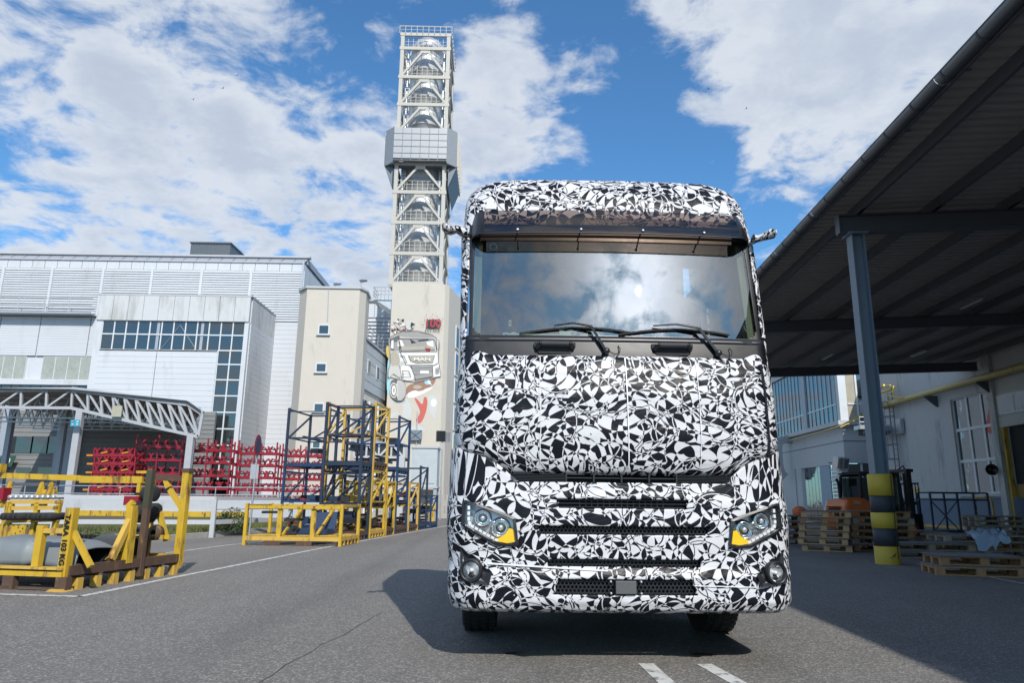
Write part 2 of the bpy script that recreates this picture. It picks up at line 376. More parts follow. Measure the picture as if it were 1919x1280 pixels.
# ================================================================ GROUND
def asphalt():
    m_ = bpy.data.materials.new('asphalt'); m_.use_nodes = True; n = NT(m_.node_tree); b = n.n['Principled BSDF']
    p = n.pos(); x, y, z = n.xyz(p)
    big = n.noise(p, .35, 5, .6); mid = n.noise(p, 2.3, 4, .6)
    ag = n.vor(p, 75, out='Color'); agv = n.xyz(ag)[0]
    fine = n.noise(p, 140, 2, .6)
    g = n.m('MULTIPLY', n.m('POWER', agv, 3.5), 1.5)
    v = n.m('ADD', .62, n.m('ADD', n.m('MULTIPLY', big, .34), n.m('ADD', n.m('MULTIPLY', mid, .22), n.m('ADD', n.m('MULTIPLY', g, 1.1), n.m('MULTIPLY', fine, .2)))))
    # long streaks where wheels run
    st = n.noise(n.vm('MULTIPLY', p, (1.1, .09, 1)), 1.0, 4, .6)
    v = n.m('MULTIPLY', v, n.m('ADD', .80, n.m('MULTIPLY', st, .4)))
    base = n.vm('SCALE', (.122, .114, .105), v)
    # tone of the strip beside the racks, browner than the lane
    side = n.node('ShaderNodeMapRange'); n.put(side.inputs[0], n.m('ADD', x, n.m('MULTIPLY', y, -.105))); side.inputs[1].default_value = -5.9; side.inputs[2].default_value = -6.5
    base = n.mix(n.m('MULTIPLY', side.outputs[0], .55), base, n.vm('SCALE', (.122, .106, .092), v))
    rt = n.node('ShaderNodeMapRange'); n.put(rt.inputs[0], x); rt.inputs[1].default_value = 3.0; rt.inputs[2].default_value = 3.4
    base = n.mix(n.m('MULTIPLY', rt.outputs[0], .5), base, n.vm('SCALE', (.075, .075, .08), v))  # ground on the right darkened: canopy shade put into the colour
    spots = n.ramp(n.noise(p, 1.1, 7, .75), [(.66, 0.0), (.74, 1.0)])
    base = n.mix(n.m('MULTIPLY', spots, .55), base, (.035, .034, .034))
    # tyre-darkened tracks, an old cut-and-filled patch and a lighter dusty area
    wob = n.m('MULTIPLY', n.noise(p, .5, 2), .5)
    tx = n.m('ADD', x, wob)
    for c_, w_, s__ in ((-1.9, .30, .22), (-.35, .28, .18), (.6, .35, .2), (2.3, .3, .18)):
        tr_ = n.m('SUBTRACT', 1, n.m('DIVIDE', n.m('ABSOLUTE', n.m('SUBTRACT', n.m('SUBTRACT', tx, n.m('MULTIPLY', y, -.02)), c_)), w_), clamp=True)
        base = n.mix(n.m('MULTIPLY', n.m('MULTIPLY', tr_, s__*1.5), n.noise(n.vm('MULTIPLY', p, (3, .3, 1)), 2, 4)), base, (.035, .034, .034))
    dust = n.ramp(n.noise(p, .22, 6, .65), [(.48, 0.0), (.66, 1.0)])
    base = n.mix(n.m('MULTIPLY', dust, .34), base, (.20, .19, .175))
    n.put(b.inputs['Base Color'], base); n.put(b.inputs['Roughness'], n.m('ADD', .72, n.m('MULTIPLY', mid, .2)))
    h = n.m('ADD', n.m('MULTIPLY', n.vor(p, 75), .8), n.m('MULTIPLY', fine, .5))
    n.put(b.inputs['Normal'], n.bump(h, .8, .006)); return m_
M_asph = asphalt()
g = MB(); g.add([(-900, -600, 0), (900, -600, 0), (900, 1500, 0), (-900, 1500, 0)], [(0, 1, 2, 3)]); struct(g.build('ground', M_asph))

def stripe(pts, w, name='road_marking', m_=M_wline, z=.004):
    b = MB(); pts = [Vector((p[0], p[1], 0)) for p in pts]; vs = []
    for i, p in enumerate(pts):
        d = (pts[min(i+1, len(pts)-1)]-pts[max(i-1, 0)]).normalized(); s_ = Vector((-d.y, d.x, 0))*w/2
        vs += [p+s_+Vector((0, 0, z)), p-s_+Vector((0, 0, z))]
    b.add(vs, [(2*i, 2*i+1, 2*i+3, 2*i+2) for i in range(len(pts)-1)]); return struct(b.build(name, m_))
stripe([gnd(150, 1119), (-4.95, 11, 0), (-4.82, 12.6, 0), (-4.45, 18, 0), (-3.9, 23, 0), (-2.87, 32.6, 0), (-1.2, 46, 0)], .10)
stripe([gnd(-60, 1113), gnd(150, 1119)], .10)
stripe([gnd(290, 1040), gnd(420, 1023), gnd(456, 1019)], .09)
stripe([(8.16, 14.9), (7.85, 11.3), (7.5, 7)], .06)
stripe([(1.01, 5.62), (1.10, 4.1)], .115); stripe([(1.44, 5.62), (1.66, 4.1)], .115)
M_crack = mat('crack_filler', (.020, .020, .021), .8)
cr = [gnd(715, 1150)]; random.seed(3)
for i in range(14):
    p = cr[-1]; cr.append(Vector((p.x+random.uniform(-.05, .012), p.y-.24, 0)))
stripe(cr, .006, 'pavement_crack', M_crack, .003)
M_oil = mat('oil_stain', (.012, .012, .013), .35)
for px, py, r in [(1010, 1226, .17), (1290, 1228, .15), (1060, 1222, .07)]:
    c = gnd(px, py); b = MB(); vs = [c+Vector((cos(a)*r*(1.5+.5*noise.noise((cos(a)*2+px, sin(a)*2, 0))), sin(a)*r*(.5+.5*noise.noise((cos(a)*3, sin(a)*3+px, 1))), .003)) for a in [2*pi*k/28 for k in range(28)]]
    b.add(vs, [tuple(range(28))]); struct(b.build('oil_stain', M_oil))

# ================================================================ PARAPET, RAILINGS, VERGE (left)
WY = 37.0
def lx(px, Y): return at(px, 940, Y).x
t = thing('parapet_wall', 'low white wall with a yellow strip behind the grass verge', 'wall', (lx(-140, WY), WY, 0))
x0, x1 = lx(-140, WY), lx(640, WY)
MB().bb(x0, x1, WY, WY+.25, 0, 1.08).build('wall', mat('grey_white_wall', (.40, .42, .45), .7, dirt=(.28, .29, .29)), t)
nP = 9
for i in range(nP):
    a = x0+(x1-x0)*i/nP; piece('coping', M_galv, t, ((x1-x0)*(i+.5)/nP, .125, 1.12), ((x1-x0)/nP-.02, .33, .07))
bx0, bx1 = lx(150, WY), lx(470, WY)
for i in range(5): piece('yellow_beam', M_yel, t, (bx0-x0+(bx1-bx0)*(i+.5)/5, -.10, .30), ((bx1-bx0)/5-.03, .16, .26))
t = thing('pipe_railing', 'thin grey pipe railing along the top of the low white wall', 'railing', (x0, WY+.12, 1.15))
for z in (.12, .5): MB().tube([(x0, WY+.12, 1.15+z), (x1, WY+.12, 1.15+z)], .03, 6).build('rail', M_galv, t)
for i in range(14): MB().tube([(x0+(x1-x0)*i/13, WY+.12, 1.12), (x0+(x1-x0)*i/13, WY+.12, 1.66)], .028, 6).build('post', M_galv, t)

# verge with kerb: runs away from the camera on the left
V0, V1 = Vector((-9.55, 17.5, 0)), Vector((-7.9, 28.5, 0))
vd = (V1-V0).normalized(); vn = Vector((-vd.y, vd.x, 0))
b = MB(); b.add([V0+Vector((0, 0, .14)), V1+Vector((0, 0, .14)), V1+vn*3+Vector((0, 8.4, .16)), V0+vn*14+Vector((0, 19, .16)), V0+vn*14+Vector((0, -2, .16))], [(0, 1, 2, 3, 4)])
M_soil = mat('verge_soil', (.085, .075, .05), .95, var=.4, vs=6, bump=.5); struct(b.build('verge', M_soil))
t = thing('kerb', 'pale concrete kerb along the grass verge on the left', 'kerb', V0); L = (V1-V0).length
for i in range(11):
    c = V0+vd*(L*(i+.5)/11); b = MB(); b.box((c.x, c.y, .075), (.15, L/11-.015, .15), rz=-atan2(vd.x, vd.y)); b.build('kerb_stone', M_concrete, t)
# grass blades as one countless mass
def blades(name, label, cat, pts, h, w, m_):
    b = MB()
    for p in pts:
        a = random.uniform(0, 2*pi); hh = h*random.uniform(.4, 1.2); ln = Vector((random.uniform(-.4, .4), random.uniform(-.4, .4), 0))*hh
        d = Vector((cos(a), sin(a), 0))*w; b.add([p-d, p+d, p+ln*.5+Vector((0, 0, hh*.65)), p+ln+Vector((0, 0, hh))], [(0, 1, 2), (0, 2, 3)])
    o = b.build(name, m_); o['kind'] = 'stuff'; return tag(o, label, cat)
M_grass = mat('dry_grass', (.11, .125, .035), .8, var=.45, vs=5)
M_leaf = mat('weed_leaf', (.05, .085, .028), .7, var=.4, vs=8)
pts = []
for i in range(15000):
    u = random.random(); v = random.random()**1.2*6
    p = V0+vd*(u*L)+vn*(.15+v)+Vector((0, v*.9, .14))
    if noise.noise((p.x*.8, p.y*.8, 0)) > -.15: pts.append(p)
blades('grass', 'tufty dry grass growing between the kerb and the white wall', 'grass', pts, .16, .011, M_grass)
def bush(name, label, loc, r, h, nleaf, m_, sz=.035, kind='weed'):
    t = thing(name, label, kind, loc); st = MB(); lf = MB()
    for i in range(9):
        a = random.uniform(0, 2*pi); q = random.uniform(.2, 1)*r; st.tube([loc, Vector(loc)+Vector((cos(a)*q*.4, sin(a)*q*.4, h*.5)), Vector(loc)+Vector((cos(a)*q, sin(a)*q, h*random.uniform(.5, .95)))], .006, 4)
    for i in range(nleaf):
        a = random.uniform(0, 2*pi); q = sqrt(random.random())*r; zz = random.random()**.8*h*(1-.5*(q/r)**2)
        c = Vector(loc)+Vector((cos(a)*q, sin(a)*q, zz)); u = Vector((random.gauss(0, 1), random.gauss(0, 1), random.gauss(0, .6))).normalized(); w = u.cross(Vector((random.gauss(0, 1), random.gauss(0, 1), random.gauss(0, 1)))).normalized()
        s_ = sz*random.uniform(.5, 1.4); lf.add([c-u*s_, c-w*s_*.45, c+u*s_, c+w*s_*.45], [(0, 1, 2, 3)])
    st.build('stem', M_woodg, t); lf.build('foliage', m_, t, kind='stuff'); return t
bush('weed_bush', 'leafy green weed inside the near yellow transport rack', (*gnd(152, 1040).xy, 0), .75, .48, 1500, M_leaf)
bush('weed_bush', 'small green bush at the end of the kerb beside the low yellow rack', (*gnd(432, 1004).xy, .1), .55, .75, 1500, M_leaf, .045)
bush('weed_bush', 'low green weed at the foot of the white railing', (*gnd(226, 1036).xy, 0), .5, .28, 700, M_leaf)

# thick white railing nearer than the wall
Ra, Rb = Vector((-17, 19.8, 0)), Vector((*gnd(396, 1008).xy, 0)); Rc = Vector((-6.6, 29.5, 0))
t = thing('steel_railing', 'sturdy white painted steel railing with broad posts before the verge', 'railing', Ra)
def along(P, n): return [P[0].lerp(P[1], i/n) for i in range(n+1)]
for p in along((Ra, Rb), 4)+[Rb.lerp(Rc, .5), Rc]:
    MB().bar(p, p+Vector((0, 0, 1.1)), .13, .09).build('post', M_white, t)
for a, c in ((Ra, Rb), (Rb, Rc)):
    for z, h in ((1.13, .11), (.44, .13)): MB().bar(a+Vector((0, 0, z)), c+Vector((0, 0, z)), .07, h).build('rail', M_white, t)
    MB().bar(a+Vector((0, 0, .80)), c+Vector((0, 0, .80)), .035, .035).build('thin_rail', M_white, t)

# ================================================================ HALL AND ANNEX (left background)
FA = Face((-20, 54), .012); FH = Face((FA.O+FA.n*-6.1).xy, .012)
def loc3(f, px, py, off=0): s_, z = f.q(px, py, off); return (s_, -off, z)
# --- hall
hall = thing('assembly_hall', 'long white metal clad factory hall with louvre bands behind everything on the left', 'building', FH.O, FH.a)
def hq(px, py): return FH.q(px, py)
hs0 = hq(-160, 500)[0]; hs1 = hq(571, 500)[0]; zt = hq(300, 477)[1]
z_tile0 = hq(300, 479)[1]; z_tile1 = hq(300, 490)[1]; z_f1 = hq(300, 506)[1]; z_l1 = hq(100, 592)[1]; z_w0 = hq(100, 667)[1]; z_w1 = hq(100, 712)[1]; z_g = hq(100, 722)[1]
HD = 60
MB().bb(hs0, hs1, .12, HD, 0, z_tile1-.07).build('wall', M_clad, hall, world=False)
MB().bb(hs0-.1, hs1+.1, .5, HD, z_tile1+.1, zt).build('roof', M_greyp, hall, world=False)
# eaves: sloping roof tiles and fascia cassettes, one part each
pitch = hq(288.0, 506)[0]-hq(264.8, 506)[0]; npan = int((hs1-hs0)/pitch)+1
tile = MB(); tile.add([(-.5*pitch+.03, -.12, z_tile1), (.5*pitch-.03, -.12, z_tile1), (.5*pitch+.13, .45, zt-.10), (-.5*pitch+.19, .45, zt-.10), (-.5*pitch+.03, -.02, z_tile1-.05), (.5*pitch-.03, -.02, z_tile1-.05)], [(0, 1, 2, 3), (0, 4, 5, 1)])
me_tile = tile.build('roof_panel', M_greyp, hall, world=False); me_tile.location.x = hs1-pitch*.5
fas = MB().bb(-.5*pitch+.02, .5*pitch-.02, -.1, .1, z_f1, z_tile1-.03); me_f = fas.build('fascia_panel', M_clad, hall, world=False); me_f.location.x = hs1-pitch*.5
for i in range(1, npan):
    x = hs1-pitch*(i+.5); inst(me_tile, 'roof_panel', hall, (x, 0, 0)); inst(me_f, 'fascia_panel', hall, (x, 0, 0))
MB().bar((hs0, -.16, z_tile1+.02), (hs1, -.16, z_tile1+.02), .12, .1).build('gutter', M_white, hall, world=False)
MB().bb(hs0, hs1+.3, .3, .9, zt+.003, zt+.16).build('ridge_cap', M_white, hall, world=False)
# louvre banks between posts (zoom: posts at these pixels)
lou = [-160, -90, 4, 96, 192, 284, 377, 470, 575]
for a, c in zip(lou[:-1], lou[1:]):
    s0 = hq(a, 540)[0]; s1 = min(hq(c, 540)[0], hs1)
    z0 = z_l1 if c < 200 else hq(300, 600)[1]
    b = MB(); nsl = int((z_f1-z0)/.21)
    for k in range(nsl):
        z = z0+(z_f1-z0)*(k+.5)/nsl; b.add([(s0+.1, -.16, z-.085), (s1-.1, -.16, z-.085), (s1-.1, -.06, z+.10), (s0+.1, -.06, z+.10), (s0+.1, -.10, z-.11), (s1-.1, -.10, z-.11)], [(0, 1, 2, 3), (0, 4, 5, 1)])
    b.build('louvre_bank', M_clad, hall, world=False, kind='stuff')
    MB().bb(s1-.11, s1+.11, -.24, .1, z0, z_f1).build('louvre_post', M_clad, hall, world=False)
MB().bb(hs0, hs1-.5, .06, .115, z_l1, z_f1).build('louvre_backing', M_clad, hall, world=False)
# service walkway below the louvres
b = MB()
for z in (z_l1+.1, z_l1+.75, z_l1+1.35): b.tube([(hs0, -1.0, z), (hq(184, 580)[0], -1.0, z)], .04, 5)
for px in range(-140, 185, 47): s_ = hq(px, 580)[0]; b.tube([(s_, -1.0, z_l1), (s_, -1.0, z_l1+1.35)], .035, 5); b.bar((s_, -1.0, z_l1+.05), (s_, .1, z_l1+.05), .06, .1)
b.build('walkway_rail', M_white, hall, world=False)
MB().bb(hs0, hq(184, 580)[0], -1.05, .05, z_l1-.05, z_l1+.05).build('walkway', M_greyp, hall, world=False)
# lower panels with joints
for a, c in [(-160, -1), (0, 74), (75, 168), (169, 186)]:
    s0 = hq(a, 620)[0]; s1 = hq(c, 620)[0]; zz = z_l1-.12
    for k in range(16):
        z1_ = zz-(zz-z_w0)*k/16; z0_ = zz-(zz-z_w0)*(k+1)/16
        piece('cladding_panel', M_clad, hall, ((s0+s1)/2, .03, (z0_+z1_)/2), (s1-s0-.03, .17, z1_-z0_-.012))
for a, c in [(-60, 47), (78, 173)]:
    s0 = hq(a, 690)[0]; s1 = hq(c, 690)[0]; w = MB().bb(s0, s1, .02, .12, z_w1, z_w0).build('window', M_mull, hall, world=False)
    npn = 4 if a > 0 else 5
    for i in range(npn):
        MB().bb(s0+(s1-s0)*i/npn+.04, s0+(s1-s0)*(i+1)/npn-.04, -.005, .03, z_w1+.08, z_w0-.08).build('pane', M_frost, w, world=False)
MB().bb(hs0, hq(186, 700)[0], -.25, .12, z_g, z_w1-.02).build('sill_band', M_clad, hall, world=False)
for i in range(16):
    a = -70+i*18.3; s0 = hq(a, 728)[0]; s1 = hq(a+17, 728)[0]; MB().bb(s0, s1, -.03, .1, hq(a, 745)[1], z_g-.03).build('clerestory_pane', M_glass, hall, world=False)
# right hand part beyond the annex, and the receding end
MB().bar((hs1-.02, -.3, 2), (hs1-.02, -.3, zt-.5), .16).build('downpipe', M_galv, hall, world=False)
for k in range(34):
    z1_ = hq(540, 602)[1]-k*.41; piece('cladding_panel', M_clad, hall, (hq(537, 700)[0], .03, z1_-.2), (hq(570, 700)[0]-hq(505, 700)[0], .17, .397))
rh = thing('roof_plant_room', 'grey corrugated plant room on the roof of the long hall', 'building', (FH.O+FH.n*-4).to_tuple(), FH.a)
s0, _ = FH.q(357.6, 460, -4); s1, _ = FH.q(431.5, 460, -4); z1_ = FH.q(400, 456, -4)[1]; z0_ = FH.q(400, 480, -4)[1]
b = MB(); nr = 26
for i in range(nr):
    a = s0+(s1-s0)*i/nr; w = (s1-s0)/nr; b.add([(a, 0, z0_-1), (a+w*.5, 0, z0_-1), (a+w*.5, 0, z1_), (a, 0, z1_)], [(0, 1, 2, 3)]); b.add([(a+w*.5, .06, z0_-1), (a+w, .06, z0_-1), (a+w, .06, z1_), (a+w*.5, .06, z1_)], [(0, 1, 2, 3)])
b.bb(s0, s1, .08, 5, z0_-1, z1_); M_hut = mat('dark_grey_sheet', (.13, .15, .17), .5, .3)
b.build('wall', M_hut, rh, world=False); MB().bb(s0-.1, s1+.1, -.1, 5.1, z1_+.002, z1_+.12).build('roof', M_hut, rh, world=False)

# --- annex
anx = thing('hall_annex', 'white projecting stair block with dark glazed band and stained fascia in front of the hall', 'building', FA.O, FA.a)
def aq(px, py): return FA.q(px, py)
as0 = aq(184, 580)[0]; as1 = aq(469, 580)[0]; zf1 = aq(330, 555)[1]; zf0 = aq(330, 602)[1]; zg0 = aq(330, 656)[1]
gs0 = aq(189, 630)[0]; gs1 = aq(457, 630)[0]; vs0 = aq(407, 670)[0]; AD = 6.1
b = MB(); b.bb(as0, gs0-.003, .0, AD, 0, zf0); b.bb(gs1+.003, as1, .0, AD, 0, zf0); b.bb(gs0, vs0, .10, .4, 0, zg0-.1)
b.build('wall', M_clad, anx, world=False)
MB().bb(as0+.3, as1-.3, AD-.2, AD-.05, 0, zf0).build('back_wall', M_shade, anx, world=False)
MB().bb(as0-.1, as1+.1, -.12, AD, zf1, zf1+.14).build('roof', M_white, anx, world=False)
nf = 10
for i in range(nf): piece('fascia_panel', M_fascia, anx, (as0+(as1-as0)*(i+.5)/nf, .05, (zf0+zf1)/2), ((as1-as0)/nf-.03, .3, zf1-zf0-.02))
for i in range(6): piece('fascia_panel', M_fascia, anx, (as1-.02, .25+(AD-.25)*(i+.5)/6, (zf0+zf1)/2), (.16, (AD-.25)/6-.03, zf1-zf0-.02))
for k in range(28):
    h = (zg0-.12)/28
    for sa, sb in ((gs0+.0, aq(287, 720)[0]), (aq(287.6, 720)[0], aq(402, 720)[0])): piece('cladding_panel', M_clad, anx, ((sa+sb)/2, .03, h*(k+.5)), (sb-sa-.03, .13, h-.012))
for k in range(34): h = zf0/34; piece('cladding_panel', M_clad, anx, (as1+.03, AD/2+.15, h*(k+.5)), (.08, AD-.35, h-.012))
ztr = aq(330, 627)[1]; npn = 12
gl = MB().bb(gs0, gs1, .12, .16, zg0, zg0+.06).build('glazed_band', M_mull, anx, world=False)
for i in range(npn):
    a = gs0+(gs1-gs0)*i/npn; c = gs0+(gs1-gs0)*(i+1)/npn
    for z0_, z1_ in ((zg0, ztr), (ztr, zf0)): MB().bb(a+.045, c-.045, .10, .115, z0_+.05, z1_-.05).build('pane', M_glass, gl, world=False)
fr = MB()
for i in range(npn+1): a = gs0+(gs1-gs0)*i/npn; fr.bb(a-.045, a+.045, .04, .12, zg0, zf0)
fr.bb(gs0, gs1, .03, .118, ztr-.05, ztr+.05); fr.build('mullions', M_mull, gl, world=False)
vz = [aq(430, y)[1] for y in (657, 683, 712, 742, 773, 804, 835, 866, 900)]
gv = MB().bb(vs0, gs1, .12, .16, 0, .1).build('glazed_shaft', M_mull, anx, world=False); fr = MB()
for a, c in zip(vz[:-1], vz[1:]):
    for j in range(2):
        s_ = vs0+(gs1-vs0)*j/2; MB().bb(s_+.05, s_+(gs1-vs0)/2-.05, .10, .115, c+.05, a-.05).build('pane', M_glass, gv, world=False)
    fr.bb(vs0, gs1, .03, .118, a-.05, a+.05)
for j in range(3): s_ = vs0+(gs1-vs0)*j/2; fr.bb(s_-.05, s_+.05, .04, .12, vz[-1], vz[0])
fr.build('mullions', M_mull, gv, world=False)
# structure seen through the band
b = MB()
for px in (294, 377): s_ = aq(px, 630)[0]; b.bb(s_-.11, s_+.11, .085, .099, zg0+.06, zf0-.05)
b.bar((aq(300, 655)[0], .09, zg0), (aq(337, 610)[0], .09, zf0-.3), .1, .02); b.bar((aq(368, 655)[0], .09, zg0), (aq(337, 610)[0], .09, zf0-.3), .1, .02)
b.build('brace', M_greyp, anx, world=False)

# --- hall strip between the two towers
F2 = Face((-14, 68), .03)
w2 = thing('rear_hall', 'white clad hall end seen between the stair tower and the mural tower', 'building', F2.O, F2.a)
s0 = F2.q(640, 600)[0]; s1 = F2.q(742, 600)[0]; za = F2.q(700, 566)[1]; zb = F2.q(700, 597)[1]
MB().bb(s0, s1, .1, 20, 0, za).build('wall', M_clad, w2, world=False)
MB().bb(s0, s1, -.1, .1, za-.15, za+.1).build('roof_edge', M_dsteel, w2, world=False)
for i in range(5): piece('fascia_panel', M_greyp if False else M_clad, w2, (s0+(s1-s0)*(i+.5)/5, .02, (za+zb)/2), ((s1-s0)/5-.05, .14, za-zb-.2))
b = MB(); zz = zb
while zz > 2: b.add([(s0, -.12, zz-.3), (s1, -.12, zz-.3), (s1, .09, zz), (s0, .09, zz), (s0, .09, zz-.34), (s1, .09, zz-.34)], [(0, 1, 2, 3), (0, 4, 5, 1)]); zz -= .36
b.build('louvre_bank', M_clad, w2, world=False, kind='stuff')

# ================================================================ STAIR TOWER (cream, chamfered)
F3 = Face((-13, 50), .02)
t3 = thing('stair_tower', 'cream rendered stair tower with chamfered corners and small square windows', 'building', F3.O, F3.a)
q = lambda px, py: F3.q(px, py)
sA = q(570, 620)[0]; sB = q(670, 620)[0]; zt3 = q(620, 541)[1]
poly = [(sA, 0), (sB, 0), (sB+.35, .75), (sB+.25, 2.6), (sA-.75, 4), (sA-.75, .9)]
MB().prism(poly, 0, zt3, 'z').build('wall', M_cream, t3, world=False)
MB().prism([(sA-.08, -.1), (sB+.08, -.1), (sB+.47, .72), (sB+.36, 2.7), (sA-.88, 4.1), (sA-.88, .85)], zt3+.003, zt3+.16, 'z').build('roof_rim', M_white, t3, world=False)
def window(f, par, x0, y0, x1, y1, gm=None, fw=.09, cols=1, rows=1, dep=.10):
    s0, z1 = f.q(x0, y0); s1, z0 = f.q(x1, y1)
    b = MB(); b.bb(s0, s1, -.05, .06, z0, z0+fw); b.bb(s0, s1, -.05, .06, z1-fw, z1); b.bb(s0, s0+fw, -.052, .058, z0, z1); b.bb(s1-fw, s1, -.052, .058, z0, z1)
    for i in range(1, cols): a = s0+(s1-s0)*i/cols; b.bb(a-fw*.3, a+fw*.3, -.045, .05, z0, z1)
    for i in range(1, rows): a = z0+(z1-z0)*i/rows; b.bb(s0, s1, -.043, .048, a-fw*.3, a+fw*.3)
    w = MB(); w.bb(s0+.02, s1-.02, -.022, -.004, z0+.02, z1-.02); fo = b.build('window', M_mull, par, world=False); w.build('pane', gm or M_glass, fo, world=False)
    MB().bb(s0-.08, s1+.08, -.14, -.053, z0-.06, z0-.002).build('sill', M_greyp, fo, world=False); return fo
for a in [(597, 608, 617, 628), (592, 680, 612, 699), (588, 755, 607, 773), (585, 826, 601, 842)]: window(F3, t3, *a)
MB().bar((q(616, 541)[0], -.04, zt3), (q(614, 602)[0], -.04, q(614, 602)[1]), .05, .03).build('downpipe', M_greyp, t3, world=False)
def gooseneck(x, y, z, label, a=0):
    t = thing('roof_lamp', label, 'lamp', (x, y, z), a)
    MB().tube([(0, 0, 0), (0, 0, .7)], .05, 6).build('pole', M_galv, t, world=False)
    MB().prism([(-.06, .64), (.42, .72), (.44, .79), (.06, .82), (-.16, .75)], -.12, .12, 'y').build('lamp_head', M_dsteel, t, world=False)
p = F3.O+F3.d*sB; gooseneck(p.x-.1, p.y+.7, zt3+.12, 'grey floodlight on the right edge of the cream stair tower roof')
p = F3.O+F3.d*(sA+1.6); gooseneck(p.x, p.y+1.6, zt3+.12, 'grey floodlight standing behind the middle of the cream stair tower roof', .2)

# wing running back from the stair tower
A0 = at(677, 624, 50.8); A1x = -9.95
F4 = Face((A0.x, 50.9), radians(86.5))     # wall facing right/camera: runs away
wg = thing('side_wing', 'grey panelled wing with a white window storey running back between the two towers', 'building', F4.O, F4.a)
ztop = A0.z; Lw = 14.0
# local x runs away, local +y points left
zmid = F4.q(679, 727)[1] if True else 8
b = MB(); b.bb(0, Lw, .12, 4, 0, ztop-.2); b.build('wall', M_cream2, wg, world=False)
zz = zmid; nr, nc = 5, 7; M_wpan = mat('blue_grey_panel', (.40, .44, .48), .45, .1)
for r in range(nr):
    for c in range(nc): piece('wall_panel', M_wpan, wg, (Lw*(c+.5)/nc, .06, zz+(ztop-.3-zz)*(r+.5)/nr), (Lw/nc-.04, .14, (ztop-.3-zz)/nr-.04))
MB().bb(-.1, Lw, -.1, 4, ztop-.2, ztop).build('roof', M_greyp, wg, world=False)
b = MB()
for z in (ztop+.4, ztop+.75, ztop+1.1): b.tube([(0, .1, z), (Lw, .1, z)], .03, 5)
for i in range(9): b.tube([(Lw*i/8, .1, ztop), (Lw*i/8, .1, ztop+1.1)], .03, 5)
b.build('roof_railing', M_galv, wg, world=False)
def wwin(x, w, z0, z1, cols=1):
    b = MB(); b.bb(x, x+w, -.05, .1, z0, z1); fo = b.build('window', M_mull, wg, world=False)
    for i in range(cols): MB().bb(x+w*i/cols+.09, x+w*(i+1)/cols-.09, -.065, -.052, z0+.1, z1-.1).build('pane', M_glass, fo, world=False)
for i, x in enumerate((2.1, 4.8, 8.2)): wwin(x, .8, zmid+1.3, zmid+2.4)
for lvl in range(3):
    for i in range(5): wwin(.7+i*2.7, 1.7, zmid-2.9-lvl*3.6, zmid-.7-lvl*3.6, 2)

# ================================================================ MURAL TOWER
F5 = Face((-8, 58), .02)
t5 = thing('mural_tower', 'tall cream concrete tower base painted with a mural of a truck', 'building', F5.O, F5.a)
q = lambda px, py: F5.q(px, py)
mA = q(727.5, 700)[0]; mB = q(829, 700)[0]; zt5 = q(780, 532)[1]
MB().prism([(mA, 0), (mB, 0), (mB+.35, .5), (mB+2.1, 9.5), (mA, 9.5)], 0, zt5, 'z').build('wall', M_cream, t5, world=False)
# bay joint lines and slit windows on the splayed side
va = Vector((mB+.35, .5)); vb = Vector((mB+2.1, 9.5)); vdir = (vb-va).normalized(); sang = atan2(vdir.y, vdir.x)
for py in (616, 669, 722, 776, 829):
    z = q(838, py)[1]; c = va+vdir*3.0
    m_ = MB().box((0, 0, 0), (1.1, .14, 2.1)); o = m_.build('slit_window', M_mull, t5, world=False); o.location = (c.x, c.y, z); o.rotation_euler = (0, 0, sang)
    m2 = MB().box((0, -.075, 0), (.8, .02, 1.8)); m2.build('pane', M_glass, o, world=False)
# platform on the left of the tower top
b = MB(); zb = q(712, 560)[1]; s0 = q(698, 560)[0]; s1 = mA-.003
b.bb(s0, s1, .3, 3, zb, zb+.12); b.prism([(s0+.2, zb), (s1, zb), (s1, zb-.9)], .4, 2.9, 'y')
b.build('side_platform', M_galv, t5, world=False); b = MB()
for z in (.5, .8, 1.15): b.tube([(s0, .3, zb+z), (s1, .3, zb+z)], .03, 5); b.tube([(s0, .3, zb+z), (s0, 3, zb+z)], .03, 5)
for i in range(6): x = s0+(s1-s0)*i/5; b.tube([(x, .3, zb), (x, .3, zb+1.15)], .03, 5)
b.build('platform_railing', M_galv, t5, world=False)
# ---- mural: flat paint on the front wall, traced shapes a few mm proud of each other
def paint(name, c): return mat('paint_'+name, c, .8, var=.08, vs=6)
PC = dict(k=paint('black', (.035, .035, .04)), g=paint('grey', (.30, .29, .28)), l=paint('light_grey', (.50, .49, .47)), w=paint('white', (.70, .69, .67)), r=paint('red', (.36, .04, .06)),
          t=paint('khaki', (.38, .35, .29)), c=paint('coral', (.50, .12, .10)), b=paint('faded_blue', (.50, .52, .51)), y=paint('glow_yellow', (.58, .42, .10)), o=paint('brown_glow', (.30, .17, .12)), s=paint('sky_cyan', (.30, .55, .62)), d=paint('dark_grey', (.12, .12, .125)))
mz = [0]
def mpx(p): return (700+p[0]/4.923, 560+p[1]/4.923)
def mpoly(pts, c, name='mural_patch', sm=0):
    mz[0] += 1; off = .004+mz[0]*.0012
    if sm: # chaikin smoothing
        for _ in range(sm):
            pts = [((a[0]*.75+b_[0]*.25, a[1]*.75+b_[1]*.25) if k == 0 else (a[0]*.25+b_[0]*.75, a[1]*.25+b_[1]*.75)) for a, b_ in zip(pts, pts[1:]+pts[:1]) for k in (0, 1)]
    vs = [loc3(F5, *mpx(p), off) for p in pts]; b = MB(); b.add(vs, [tuple(range(len(vs)))])
    b.build(name, PC[c], t5, world=False)
